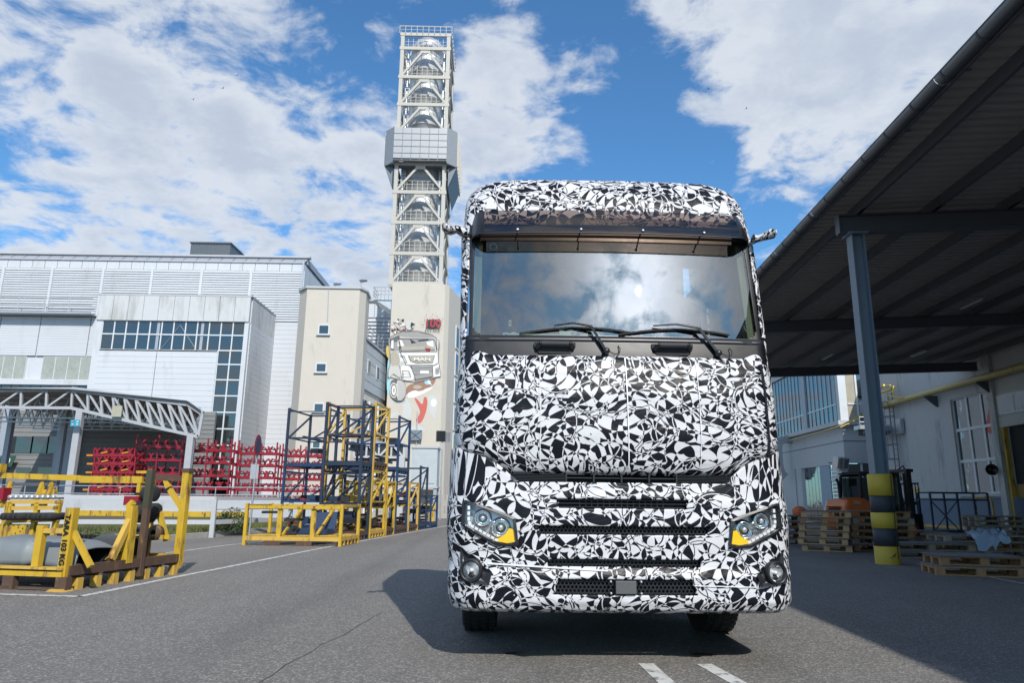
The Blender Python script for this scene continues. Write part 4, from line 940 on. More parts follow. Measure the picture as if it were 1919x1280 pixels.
# gutter: half round lengths with hoops
GX, GZ, GR = -.72, 7.60, .125
glen = 2.6; yy = -4*BS
while yy < 2*BS+1.2:
    y1 = min(yy+glen, 2*BS+1.2); b = MB(); n_ = 14
    for i in range(n_):
        a0 = pi+pi*i/n_; a1 = pi+pi*(i+1)/n_
        b.add([(GX+cos(a0)*GR, yy+.006, GZ+sin(a0)*GR), (GX+cos(a0)*GR, y1-.006, GZ+sin(a0)*GR), (GX+cos(a1)*GR, y1-.006, GZ+sin(a1)*GR), (GX+cos(a1)*GR, yy+.006, GZ+sin(a1)*GR)], [(0, 1, 2, 3)], True)
    b.tube([(GX-GR, yy, GZ), (GX-GR, y1, GZ)], .012, 6); b.build('gutter_length', M_gut, cn, world=False); yy = y1
yy = -3*BS; hoops = []
hp = None
while yy < 2*BS+1.2:
    b = MB(); pts = [(GX+cos(pi+pi*i/12)*(GR+.006), yy, GZ+sin(pi+pi*i/12)*(GR+.006)) for i in range(13)]
    for a, c in zip(pts[:-1], pts[1:]): b.bar(a, c, .012, .035, up=(0, 1, 0))
    b.bar(pts[-1], (GX+.35, yy, GZ+.02), .03, .006); b.build('gutter_bracket', M_dsteel, cn, world=False); yy += .92
MB().bb(-.64, -.60, -4*BS, 2*BS+1.2, 7.46, 7.66).build('eaves_flashing', M_dsteel, cn, world=False)
# fluorescent tubes, unlit
for (px, py, Y) in [(1875, 548, 26), (1727, 616, 36)]:
    pass
for (x, y) in ((6.9, 7.0), (5.6, 15.5), (9.5, 15.5), (10.2, 6.5)):
    b = MB(); z = 7.28+SL*x; b.bb(x-.06, x+.06, y, y+1.25, z, z+.05); b.build('lamp_strip', M_galv, cn, world=False)
    b = MB(); b.tube([(x, y+.04, z-.03), (x, y+1.2, z-.03)], .025, 8); b.build('lamp_tube', M_mull, cn, world=False)
# striped impact drums round the columns
M_dy = mat('drum_yellow', (.52, .36, .035), .6, var=.12, dirt=(.07, .055, .04), ds=4, dth=.66); M_dk = mat('drum_black', (.030, .034, .042), .6, var=.2, dirt=(.40, .34, .10), ds=5, dth=.71)
for k in (0, 1, -1):
    p = cw(0, k*BS); R = .235
    lab = {0: 'yellow and black striped concrete drum round the nearest canopy column', 1: 'second striped concrete drum farther back behind the pallets', -1: 'striped concrete drum round the column beside the camera'}[k]
    d = thing('column_guard', lab, 'bollard', (p.x, p.y, 0), -CA, 'striped concrete drums at the feet of the canopy columns')
    hs = [0, .345, .69, 1.0, 1.33, 1.76]
    for i in range(5):
        rr = R-.008*(i % 2)
        MB().lathe((0, 0, 0), (0, 0, 1), [(rr-.015 if i else rr, hs[i]), (rr, hs[i]+.006), (rr, hs[i+1]-.006), (rr-.015, hs[i+1])], 36).build('band', M_dy if i % 2 == 0 else M_dk, d, world=False)
    MB().lathe((0, 0, 0), (0, 0, 1), [(.0, 1.74), (R-.02, 1.745), (R-.02, 1.765), (.0, 1.775)], 36).build('cap', M_dk, d, world=False)
    MB().bar((.10, -R+.004, .1), (.115, -R+.006, 1.74), .012, .012).build('seam', M_dk, d, world=False)
    b = MB()
    b.add([(-.10, -R+.03, .16), (-.04, -R-.003, .12), (.0, -R-.004, .18), (.07, -R+.00, .22), (.02, -R-.004, .14)], [(0, 1, 2, 3, 4)]); b.build('chip', M_dk, d, world=False)

# ================================================================ RIGHT BUILDING WALL
def wl(px, py, y=None):
    """pixel to local coordinates (canopy frame) on the wall plane x=WV"""
    r = ray(px, py); Mi = pw(cn).inverted(); o = Mi @ Vector((0, 0, CH)); d = (Mi.to_3x3() @ r); t = (WV-o.x)/d.x; p = o+d*t; return p.y, p.z
rw = thing('workshop', 'rough pale blue grey plastered workshop wall with a tall window under the dark canopy', 'building', C0, -CA)
wy0, wtop = wl(1780, 751); wy1 = wl(1860, 735)[0]; wbot = wl(1792, 926)[1]; wtop = (wtop+wl(1835, 735)[1])/2
dy1 = wl(1884, 850)[0]; dz = wl(1886, 800)[1]; dtop2 = wl(1884, 738)[1]
yend = wl(1668, 800)[0]
b = MB(); X0 = WV
b.bb(X0, X0+.5, wy0, yend+5, 0, 9.2); b.bb(X0, X0+.5, wy1, wy0, 0, wbot); b.bb(X0, X0+.5, wy1, wy0, wtop, 9.2)
b.bb(X0, X0+.5, dy1, wy1, 0, 9.2); b.bb(X0, X0+.5, dy1-3.4, dy1, dz, 9.2); b.bb(X0, X0+.5, -30, dy1-3.4, 0, 9.2)
b.build('wall', M_rwall, rw, world=False)
MB().bb(X0+.5, X0+9, -30, yend, 9.0, 9.3).build('roof', M_dsteel, rw, world=False)
MB().bb(X0+3, X0+3.1, dy1-5, yend, 0, 9).build('inner_wall', M_grey, rw, world=False)
dh = wl(1725, 934)[1]
for a, c in ((wy1-1.2, yend), (dy1+.1, wy1-1.25)): MB().bb(X0-.012, X0-.002, a, c, .03, dh).build('dado', M_dado, rw, world=False)
MB().bb(X0-.5, X0-.0, dy1+2.2, yend, 0, .12).build('yellow_kerb', M_yel2, rw, world=False)
# pilasters and the pipe
for y, w, zt_ in ((dy1+.08, .42, 9),): MB().bb(X0-.16, X0-.002, y, y+w, 0, zt_).build('pilaster', M_rwall, rw, world=False)
wf = MB(); cols_, rows_ = 3, 3; zs = [wbot, wbot+(wtop-wbot)*.335, wbot+(wtop-wbot)*.665, wtop]
fw = .07
for i in range(cols_+1): a = wy1+(wy0-wy1)*i/cols_; wf.bb(X0+.10, X0+.2, a-fw, a+fw, wbot, wtop)
for z in zs: wf.bb(X0+.098, X0+.202, wy1, wy0, z-fw, z+fw)
fo = wf.build('window', mat('pale_window_frame', (.62, .65, .68), .5), rw, world=False)
for i in range(cols_):
    for j in range(rows_):
        MB().bb(X0+.15, X0+.16, wy1+(wy0-wy1)*i/cols_+fw, wy1+(wy0-wy1)*(i+1)/cols_-fw, zs[j]+fw, zs[j+1]-fw).build('pane', M_glassb, fo, world=False)
MB().bb(X0-.12, X0+.1, wy1-.1, wy0+.1, wbot-.14, wbot-.072).build('sill', M_rwall, fo, world=False)
# red swallow-like sticker shape on the nearest pane column
b = MB(); ya, yb = wy1+.15, wy1+(wy0-wy1)/3-.12; zr1 = zs[3]-.9
pts = [(0.05, -.0), (.15, .35), (.4, .62), (.7, .7), (.55, .35), (.7, -.1), (.95, -.55), (1.0, -1.0), (.7, -1.15), (.45, -.95), (.1, -1.1), (.0, -.7), (.25, -.45)]
b.add([(X0+.148, ya+(yb-ya)*(p[0]), zr1+p[1]*.95) for p in pts], [tuple(range(len(pts)))]); b.build('red_sticker', mat('sticker_red', (.55, .05, .04), .5), fo, world=False)
# door with transom window, ochre leaf
b = MB(); b.bb(X0+.18, X0+.24, dy1-3.3, dy1-.1, 0, dz-1.9 if False else dz*.45); b.build('door', mat('ochre_door', (.25, .16, .045), .6), rw, world=False)
MB().bb(X0+.26, X0+.3, dy1-3.3, dy1-.1, 0, dz).build('door_opening', M_darkin, rw, world=False)
MB().bb(X0-.02, X0+.18, dy1-.12, dy1+.05, 0, dz).build('door_frame', M_yel2, rw, world=False)
MB().bb(X0-.05, X0+.1, dy1-3.4, dy1+.1, dz, dz+.5).build('lintel', M_rwall, rw, world=False)
w = MB(); w.bb(X0-.06, X0-.001, dy1-2.6, dy1+.05, dz+.55, dtop2); fo = w.build('window', M_mull, rw, world=False)
for i in range(2): MB().bb(X0-.075, X0-.062, dy1-2.5+i*1.3, dy1-1.35+i*1.3, dz+.65, dtop2-.1).build('pane', M_glassb, fo, world=False)
# hoop rail by the door
t = thing('hoop_guard', 'yellow hoop guard rail beside the workshop door', 'guard rail', tuple(cw(X0-.75, dy1+.2)), -CA)
hp = wl(1880, 932)[1]; MB().tube([(0, 0, 0), (0, 0, hp-.25), (0, .1, hp-.06), (0, .3, hp), (0, 1.0, hp), (0, 1.2, hp-.06), (0, 1.3, hp-.25), (0, 1.3, 0)], .05, 8).build('hoop', M_yel2, t, world=False)
# gas pipe and brackets
pp = [wl(1919, 684), wl(1850, 705), wl(1760, 738), wl(1700, 757), wl(1668, 768)]
gp = thing('gas_pipe', 'thick yellow gas pipe on brackets along the blue grey workshop wall', 'pipe', C0, -CA)
yz = (pp[0][1]+pp[3][1])/2
PX = X0-.38; MB().tube([(PX, -25, yz), (PX, yend+.1, yz)], .17, 14).build('pipe', M_pipe, gp, world=False)
for y in (yend-.5, yend-1.2): MB().lathe((PX, y, yz), (0, 1, 0), [(.17, 0), (.24, 0), (.24, .08), (.17, .08)], 18).build('flange', M_pipe, gp, world=False)
for y in (wl(1757, 750)[0], wl(1858, 720)[0], dy1-5): MB().prism([(X0-.001, yz-.17), (X0-.7, yz-.17), (X0-.7, yz-.23), (X0-.1, yz-.75), (X0-.001, yz-.75)], y-.04, y+.04, 'y').build('bracket', M_dsteel, gp, world=False)
# thinner pipes crossing at the corner
gy = wl(1690, 720)[0]
t = thing('valve_pipework', 'bright yellow valve pipework above the caged ladder', 'pipe', tuple(cw(X0, yend)), -CA)
def wp(px, py, off=.6): y, z = wl(px, py); return Vector((-off, y-yend, z))
for pts, r in (([(1650, 744), (1690, 730), (1694, 724), (1694, 741)], .055), ([(1655, 730), (1688, 722)], .05), ([(1664, 716), (1664, 752)], .05), ([(1670, 728), (1676, 722)], .07), ([(1680, 741), (1712, 747)], .04)):
    MB().tube([wp(*p) for p in pts], r, 8).build('pipe', M_signy, t, world=False)
MB().lathe(wp(1664, 716), (0, 0, 1), [(0, 0), (.16, 0), (.16, .03), (0, .03)], 14).build('handwheel', M_dsteel, t, world=False)
# caged ladder
t = thing('caged_ladder', 'galvanised caged ladder fixed on the wall behind the forklift', 'ladder', tuple(cw(X0, yend-.9)), -CA)
zt_ = wl(1690, 745)[1]; zb_ = wl(1690, 900)[1]
b = MB()
for y in (-.25, .25): b.bar((-.25, y, zb_), (-.25, y, zt_+.4), .05)
b.build('stile', M_steel, t, world=False); nr_ = 15
for i in range(nr_): piece('rung', M_steel, t, (-.25, 0, zb_+.2+(zt_-zb_)*i/nr_), (.03, .5, .03))
for i in range(5):
    z = zb_+1.2+(zt_-zb_-1.4)*i/4; b = MB(); pts = [(-.25-sin(pi*k/8)*.65, -cos(pi*k/8)*.36, z) for k in range(9)]
    for a, c in zip(pts[:-1], pts[1:]): b.bar(a, c, .02, .05)
    b.build('cage_hoop', M_steel, t, world=False)
b = MB()
for k in (1, 2.7, 4, 5.3, 7): b.bar((-.25-sin(pi*k/8)*.65, -cos(pi*k/8)*.36, zb_+1.2), (-.25-sin(pi*k/8)*.65, -cos(pi*k/8)*.36, zt_-.2), .03, .01)
b.build('cage_strip', M_steel, t, world=False)
t = thing('access_platform', 'small dark steel platform bracket beside the caged ladder', 'platform', tuple(cw(X0, yend-.2)), -CA)
z = wl(1710, 793)[1]; MB().bb(-1.9, -.02, -.1, .8, z-.12, z+.12).build('deck', M_galv, t, world=False); MB().bb(-.25, -.05, -1.6, 0, z-.5, z+.35).build('bracket', M_galv, t, world=False); MB().bb(-1.7, -.3, 0, .7, z-.45, z-.125).build('duct', M_blackm, t, world=False)
b = MB()
for i in range(4): b.tube([(-1.9+i*.5, -.1, z), (-1.9+i*.5, -.1, z+.6)], .03, 5)
for k in (.3, .6): b.tube([(-1.9, -.1, z+k), (-.4, -.1, z+k)], .03, 5)
b.build('railing', M_galv, t, world=False)
# notices
def wallsign(px0, py0, px1, py1, label, m_, off=.03, name='wall_notice'):
    ya, za = wl(px0, py0); yb, zb = wl(px1, py1); c = cw(X0-off, (ya+yb)/2, (za+zb)/2); t = thing(name, label, 'sign', tuple(c), -CA)
    MB().box((0, 0, 0), (.02, abs(ya-yb), abs(za-zb))).build('plate', m_, t, world=False); return t, abs(ya-yb), abs(za-zb)
t, w_, h_ = wallsign(1858, 872, 1880, 892, 'white prohibition notice with a red ring on the wall right of the window', M_paper)
MB().lathe((-.012, .1, .08), (-1, 0, 0), [(.17, 0), (.17, .01), (.125, .01), (.125, 0)], 20).build('red_ring', mat('ring_red', (.5, .03, .03), .5), t, world=False)
b = MB()
for i in range(4): b.bb(-.016, -.011, -w_*.42, w_*.40, -h_*.42+i*.06, -h_*.42+i*.06+.02)
b.build('lettering', M_dsteel, t, world=False)
t, w_, h_ = wallsign(1713, 915, 1724, 923, 'small yellow plate low on the wall behind the forklift', M_signy); MB().bb(-.014, -.011, -w_*.3, w_*.3, -.04, .02).build('lettering', M_dsteel, t, world=False)
p = cw(X0-.5, wl(1876, 880)[0], wl(1876, 880)[1]); t = thing('loudhailer', 'black horn loudspeaker on an arm by the prohibition notice', 'loudspeaker', tuple(p), -CA)
MB().lathe((0, 0, 0), (-.3, -1, -.1), [(.05, -.25), (.07, 0), (.12, .12), (.26, .3), (.22, .3), (.05, .1)], 16).build('horn', M_soot, t, world=False); MB().bar((0, .1, 0), (.5, .1, -.1), .05).build('arm', M_dsteel, t, world=False)

# ================================================================ FAR WHITE BUILDING (right)
K = at(1577, 790, 46.0); Kl = pw(cn).inverted() @ Vector((K.x, K.y, 0))
fbld = thing('office_block', 'white two storey block with a mirrored glass upper floor beyond the canopy', 'building', tuple(cw(Kl.x, Kl.y)), -CA)
FK = Face(cw(Kl.x, Kl.y).xy, -CA)      # front face (frontal), local x right
FS = Face(cw(Kl.x, Kl.y).xy, pi/2-CA)  # side face running away, s = distance away
q = lambda px, py: FK.q(px, py)
zfl = q(1577, 797)[1]; zwt = q(1577, 868)[1]; zjt = q(1600, 827)[1]; ztr_ = q(1600, 757)[1]
wr = (pw(cn).inverted() @ Vector((K.x, K.y, 0))); WR = X0-Kl.x; ztop_ = 11.0; SDL = 40
b = MB(); b.bb(0, WR, 0, .3, zwt, zfl); b.bb(-.0, .3, .303, SDL, zwt, zfl); b.build('wall', M_white, fbld, world=False)
MB().bb(-.35, WR, -.35, SDL, zfl, zfl+.28).build('cornice', M_white, fbld, world=False)
MB().bb(-.012, WR, -.012, SDL, zjt-.03, zjt+.03).build('joint', M_dsteel, fbld, world=False)
# upper floor front: corner strip, blocked bay, dark bay, panes
z0_ = zfl+.28
MB().bb(-.05, .45, -.05, .4, z0_+.003, ztop_).build('corner_strip', M_mull, fbld, world=False)
s1 = q(1604, 740)[0]; MB().bb(.5, s1, .06, .2, ztr_+.05, ztop_).build('blocked_bay', mat('stained_panel', (.34, .31, .24), .7, var=.3, vs=1.5), fbld, world=False)
MB().bb(.5, s1, .06, .2, z0_, ztr_-.05).build('blocked_bay', mat('stained_panel'), fbld, world=False)
b = MB(); b.bb(.7+.55, .7+1.0, .02, .06, z0_+.5, z0_+1.35); b.build('vent', M_galv, fbld, world=False)
s2 = q(1640, 740)[0]; zm2 = q(1620, 743)[1]
MB().bb(s1+.1, s2-.05, .06, .1, zm2, ztop_).build('pane', M_glass, fbld, world=False); MB().bb(s1+.1, s2-.05, .06, .1, z0_, zm2-.1).build('pane', M_glassb, fbld, world=False)
MB().bb(s2+.05, WR-.1, .06, .1, z0_, zm2-.1).build('pane', M_glassb, fbld, world=False); MB().bb(s2+.05, WR-.1, .06, .1, zm2, ztop_).build('pane', M_glass, fbld, world=False)
b = MB(); 
for s_ in (s1+.05, s2): b.bb(s_-.06, s_+.06, 0, .2, z0_, ztop_)
b.bb(.5, WR, -.02, .2, ztr_-.05, ztr_+.05); b.build('mullions', M_mull, fbld, world=False)
MB().bb(.3, WR, .4, 8, z0_, ztop_).build('core', M_darkin, fbld, world=False)
# upper floor side: many narrow panes, pilaster, solid lower rows
zrow = [z0_+.003, z0_+1.15, ztop_-.0]; npz = 26; pw_ = .62; zc_ = FS.q(1540, 735)
for i in range(npz):
    y = .55+i*pw_*1.22; 
    if i in (7,): MB().bb(-.10, .2, y, y+pw_*1.1, z0_, ztop_).build('pilaster', M_greyp, fbld, world=False); continue
    for j in range(2): MB().bb(0, .03, y+.04, y+pw_*1.22-.04, zrow[j]+.04, zrow[j+1]-.04).build('pane', M_glass, fbld, world=False)
b = MB()
for i in range(npz+1): y = .55+i*pw_*1.22; b.bb(-.05, .03, y-.03, y+.03, z0_, ztop_)
b.bb(-.04, .04, .5, SDL*.6, zrow[1]-.05, zrow[1]+.05); b.build('mullions', M_galv, fbld, world=False)
MB().bb(.1, 8, .5, SDL, z0_, ztop_+.0).build('core', M_greyp, fbld, world=False)
MB().bb(-.15, 8, -.15, SDL, ztop_+.003, ztop_+.9).build('parapet', M_white, fbld, world=False)
# ground floor
MB().bb(.32, WR, .9, 1.1, 0, zwt).build('ground_floor', M_darkin, fbld, world=False)
for a, c in ((1588, 1616), (1617, 1634), (1664, 1676)):
    MB().bb(q(a, 880)[0]+.04, q(c, 880)[0]-.04, .2, .22, 2.2, zwt-.05).build('pane', M_glass, fbld, world=False)
b = MB()
for px in (1580, 1588, 1616.5, 1635): s_ = q(px, 880)[0]; b.bb(s_-.06, s_+.06, .1, .24, 0, zwt-.003)
b.build('frame', M_mull, fbld, world=False)
MB().bb(.32, WR, .18, .3, 0, 2.2).build('panelling', M_shade, fbld, world=False)
ysh = lambda px: FS.q(px, 900)[0]
b = MB(); 
for a, c in ((0, ysh(1569)-.0), (ysh(1505), ysh(1493)), (ysh(1493), SDL)): b.bb(0, .3, a+.303, c, 0, zwt)
b.build('ground_wall', M_white, fbld, world=False)
y0, y1 = ysh(1556)+.05, ysh(1569)
def vstrip(nm, m_, ya, yb, n_, x=.12):
    for i in range(n_): MB().bb(x, x+.05, ya+(yb-ya)*i/n_+.03, ya+(yb-ya)*(i+1)/n_-.03, 0, zwt-.02).build(nm, m_, fbld, world=False)
vstrip('door_panel', M_glassb, ysh(1537), ysh(1506), 5); MB().bb(.02, .1, ysh(1556), ysh(1537), 0, zwt-.02).build('blue_door', mat('pale_blue_door', (.22, .30, .38), .5), fbld, world=False)
for k in range(14): MB().bb(.06, .12, ysh(1572)+.3 if False else .4, ysh(1557)-.05, .1+k*(zwt-.3)/14, .1+(k+.92)*(zwt-.3)/14).build('shutter_slat', M_white, fbld, world=False)
# lamps box near corner
p = q(1566, 871); c = FK.O+FK.d*p[0]+FK.n*.9; t = thing('twin_floodlight', 'pair of grey box floodlights on the corner of the white block', 'floodlight', (c.x, c.y, p[1]), .5)
for i in range(2): 
    MB().box((-.38+i*.62, 0, 0), (.5, .35, .85), M=Matrix.Rotation(.25, 3, 'X')).build('lamp_housing', M_galv, t, world=False); MB().box((-.38+i*.62, -.2, .0), (.36, .02, .6), M=Matrix.Rotation(.25, 3, 'X')).build('lamp_glass', M_glass, t, world=False)
MB().bar((0, .1, 0), (0, .9, .1), .07).build('bracket', M_dsteel, t, world=False)
# yellow pipe on the front edge
pt = thing('yellow_pipe_run', 'thin yellow pipe running along the cornice of the white block', 'pipe', tuple(cw(Kl.x, Kl.y)), -CA)
sy = lambda px, py: FS.q(px, py)[0]
MB().tube([(WR-.5, -1.3, zfl+1.6), (q(1640, 780)[0], -1.3, zfl+1.2), (-.3, -.6, zfl-.1), (-.5, 2, zfl-.25), (-.5, sy(1493, 826), zfl-.3)], .06, 8).build('pipe', M_pipe, pt, world=False)
MB().tube([(q(1640, 780)[0], -1.45, zfl+1.05), (-.4, -.75, zfl-.22)], .05, 8).build('pipe', M_pipe, pt, world=False)
# duct on the side face
dt = thing('ventilation_duct', 'bent grey sheet metal duct on the side of the white block', 'duct', tuple(cw(Kl.x, Kl.y)), -CA)
yd = ysh(1487); zt_, zb_ = FS.q(1484, 823)[1], FS.q(1484, 895)[1]
pts = [(0, yd, zt_), (-.6, yd, zt_), (-.95, yd, zt_-.2), (-1.1, yd, zt_-.7), (-1.1, yd, zb_+.8), (-1.0, yd, zb_+.3), (-.7, yd, zb_)]
for a, c in zip(pts[:-1], pts[1:]): MB().bar(a, c, .55, .9, up=(0, 1, .001)).build('duct_section', M_galv, dt, world=False)
# ================================================================ FORKLIFT
fx = thing('forklift', 'orange and grey forklift truck parked behind the pallets beside the striped drum', 'forklift', (*at(1640, 900, 24.5).xy, 0), radians(12))
# local: -x is the rear (counterweight, towards the left), +x the mast
def smooth_block(poly, y0, y1, name, m_, par, bev=.06): o = MB().prism(poly, y0, y1, 'y').build(name, m_, par, world=False, bevel=bev); return o
FM_or = mat('forklift_orange', (.62, .13, .02), .35, coat=.3); FM_g = mat('forklift_grey', (.10, .11, .12), .45)
smooth_block([(-1.62, .35), (-.62, .3), (-.62, 1.22), (-.95, 1.38), (-1.56, 1.30), (-1.70, .9)], -.56, .56, 'counterweight', FM_or, fx, .09)
smooth_block([(-1.1, .42), (.75, .4), (.75, .62), (-.1, .66), (-.15, 1.2), (-.55, 1.40), (-.60, 1.2)], -.545, .545, 'chassis', FM_g, fx)
b = MB()
for k in range(4): b.bb(-1.72, -1.60, -.33, .33, .86+k*.06, .89+k*.06)
b.build('grille', M_blackm, fx, world=False)
textmesh('STILL', .13, M_mull, .003, 'lettering', fx, (-1.2, -.575, 1.2)); 
for s_ in (-1, 1):
    MB().lathe((-1.69, s_*.4, .72), (-1, 0, 0), [(0, .03), (.06, .03), (.07, 0)], 12).build('lamp', M_oran, fx, world=False)
    for x, r, w in ((-1.0, .27, .2), (.72, .33, .26)):
        wv = MB().lathe((x, s_*(.62-w/2), r), (0, s_, 0), [(r*.55, -w/2), (r*.93, -w/2), (r, -w/2+.03), (r, w/2-.03), (r*.93, w/2), (r*.55, w/2)], 26); wo = wv.build('wheel', M_rubber, fx, world=False)
        MB().lathe((x, s_*(.62-w/2), r), (0, s_, 0), [(0, w/2-.02), (r*.2, w/2), (r*.5, w/2-.05), (r*.56, w/2-.01)], 20).build('rim', FM_or, wo, world=False)
post = [(-1.02, 1.12), (-.95, 2.08), (.45, 2.16), (.62, .62)]
for s_ in (-.5, .5):
    b = MB()
    for a, c in zip(post[:-1], post[1:]): b.bar((a[0], s_, a[1]), (c[0], s_, c[1]), .07)
    b.bar((-.25, s_, 1.05), (-.22, s_, 2.1), .06); b.build('cab_post', M_blackm, fx, world=False)
    MB().bb(-.92, -.30, s_-.01, s_+.01, 1.18, 2.02).build('cab_window', M_sideglass, fx, world=False); MB().bb(-.18, .42, s_-.01, s_+.01, 1.05, 2.04).build('cab_window', M_sideglass, fx, world=False)
b = MB(); b.bb(-1.0, .5, -.53, .53, 2.12, 2.18)
for i in range(8): b.bar((-.9+i*.18, -.48, 2.2), (-.9+i*.18, .48, 2.2), .04)
b.build('cab_roof', M_blackm, fx, world=False)
MB().bb(-.7, -.2, -.26, .26, 1.14, 1.3).build('seat', M_dark, fx, world=False); MB().box((-.72, 0, 1.5), (.12, .46, .5)).build('backrest', M_dark, fx, world=False)
MB().lathe((.22, 0, 1.38), (-.6, 0, .8), [(.15, 0), (.17, .01), (.15, .02)], 18).build('steering_wheel', M_blackm, fx, world=False)
MB().tube([(-1.1, .4, 1.1), (-1.12, .4, 1.85), (-1.2, .4, 1.98)], .05, 8).build('exhaust', M_blackm, fx, world=False)
for s_ in (-.34, .34): MB().bb(.92, 1.05, s_-.05, s_+.05, .1, 2.3).build('mast_rail', M_soot, fx, world=False); MB().bb(1.06, 1.16, s_*.8-.05, s_*.8+.05, .12, 2.34).build('mast_rail', M_soot, fx, world=False); MB().tube([(.99, s_*.5, .15), (.99, s_*.5, 2.2)], .04, 8).build('lift_cylinder', M_soot, fx, world=False)
for z in (.35, 1.2, 2.28): MB().bb(.90, 1.17, -.42, .42, z-.05, z+.05).build('mast_crossbar', M_soot, fx, world=False)
MB().bb(1.18, 1.24, -.55, .55, .35, .85).build('fork_carriage', M_soot, fx, world=False)
b = MB()
for i in range(9): b.bar((1.21, -.52+i*.13, .85), (1.21, -.52+i*.13, 1.85), .025)
b.bar((1.21, -.54, 1.85), (1.21, .54, 1.85), .05); b.build('load_guard', M_soot, fx, world=False)
for s_ in (-.3, .3): MB().bb(1.18, 2.25, s_-.05, s_+.05, .08, .12).build('fork', M_soot, fx, world=False)
MB().tube([(1.0, .1, 2.3), (1.15, .0, 2.45), (1.25, -.05, 2.2), (1.2, -.05, 1.2)], .03, 6).build('hydraulic_hose', M_soot, fx, world=False)
for s_ in (-.5, .5): MB().lathe((.5, s_, 2.0), (1, 0, 0), [(0, .08), (.08, .08), (.05, -.02)], 12).build('work_lamp', M_lens if False else M_chromed, fx, world=False)
# ================================================================ BLUE TRESTLE
p = cw(X0-1.6, wl(1800, 955)[0]-1.5); y0, _ = 0, 0
A = at(1746, 958, 29.5); B = at(1853, 950, 29.5)
bt = thing('blue_trestle', 'blue steel trestle frame with crossed braces below the workshop window', 'trestle', (A.x, A.y, 0), 0)
W_ = B.x-A.x; h_ = at(1800, 924, 29.5).z
for x in (0, W_*.47, W_):
    for y in (0, .9): MB().bar((x, y, 0), (x, y, h_), .07).build('leg', M_blue, bt, world=False)
for z in (h_, h_-.28, .08):
    b = MB()
    for y in (0, .9): b.bar((0, y, z), (W_, y, z), .06)
    for x in (0, W_): b.bar((x, 0, z), (x, .9, z), .06)
    b.build('rail', M_blue, bt, world=False)
MB().bar((0, -.0, .1), (W_*.47, 0, h_-.3), .035).build('brace', M_blue, bt, world=False); MB().bar((0, .02, h_-.3), (W_*.47, .02, .1), .035).build('brace', M_blue, bt, world=False)
MB().bb(0, W_, 0, .9, .12, .16).build('shelf', M_blued, bt, world=False)

# ================================================================ PALLETS
def pallet_proto(loc, rz, L, Wd, m_, name='pallet'):
    """L along local x (front edge), Wd deep; deck boards run along x"""
    t = thing(name, 'x', 'pallet', loc, rz)
    bt_, bl = .022, .078
    for j in range(3):  # bottom runners
        y = -Wd/2+.05+j*(Wd-.1)/2; piece('runner', m_, t, (0, y, bt_/2), (L, .10, bt_))
    for i in range(3):
        for j in range(3):
            piece('block', m_, t, (-L/2+.07+i*(L-.14)/2, -Wd/2+.05+j*(Wd-.1)/2, bt_+bl/2), (.14, .10, bl))
    for i in range(3): piece('stringer', m_, t, (-L/2+.07+i*(L-.14)/2, 0, bt_+bl+.011), (.14, Wd, .021))
    for j in range(5): piece('deck_board', m_, t, (0, -Wd/2+.06+j*(Wd-.12)/4, bt_+bl+.022+.011), (L, .11+.02*(j % 2), .021))
    return t
PH = .145
protos = {}
def pallet(x, y, z, rz, L, Wd, m_, label, group):
    k = (L, Wd, m_.name)
    if k not in protos: t = protos[k] = pallet_proto((x, y, z), rz, L, Wd, m_)
    else: t = copy_tree(protos[k]); t.location = (x, y, z); t.rotation_euler = (0, 0, rz)
    return tag(t, label, 'pallet', group)
def sheet(x, y, z, rz, L, Wd, m_, label, group):
    t = thing('cardboard_sheet', label, 'sheet', (x, y, z), rz, group); b = MB(); n_ = 8
    vs = []
    for i in range(n_+1):
        for j in (0, 1): 
            xx = -L/2+L*i/n_; yy_ = (-.5+j)*Wd; e = .0 if 0 < i < n_ else -.02*random.random()
            vs.append((xx, yy_, random.uniform(0, .006)+e))
    fs = [(2*i, 2*i+2, 2*i+3, 2*i+1) for i in range(n_)]
    b.add(vs, fs); b.add([(v[0], v[1], v[2]-.012) for v in vs], [f[::-1] for f in fs]); m0 = len(vs); b.add([vs[0], vs[1], (vs[1][0], vs[1][1], vs[1][2]-.012), (vs[0][0], vs[0][1], vs[0][2]-.012)], [(0, 1, 2, 3)])
    for i in range(n_): b.add([vs[2*i], vs[2*i+2], (*vs[2*i+2][:2], vs[2*i+2][2]-.012), (*vs[2*i][:2], vs[2*i][2]-.012)], [(0, 1, 2, 3)])
    b.build('board', m_, t, world=False); return t
random.seed(5)
ORD = ['lowest', 'second lowest', 'third lowest', 'fourth lowest', 'fifth lowest', 'sixth lowest', 'seventh lowest']
def stack(cx, cy, rz, n_, L, Wd, where, mats_, sheets=True, jit=.05, z=0.0):
    for i in range(n_):
        nm = ORD[i] if i < n_-1 else 'topmost'
        a = rz+random.uniform(-.03, .03); dx, dy = random.uniform(-jit, jit), random.uniform(-jit, jit)
        m_ = mats_[i % len(mats_)]
        pallet(cx+dx, cy+dy, z, a, L, Wd, m_, f'{nm} wooden pallet of {where}', 'wooden pallets stacked under the canopy'); z += PH
        if sheets: sheet(cx+dx*.5, cy+dy*.5, z+.014, a, L+.06, Wd+.04, M_ply, f'grey board on the {nm} pallet of {where}', 'grey boards between the pallets'); z += .020
    return z
# tall stack left of the drum: corner of the stack towards the camera near px (1590,1035)
c1 = gnd(1591, 1036); sa = radians(-24)
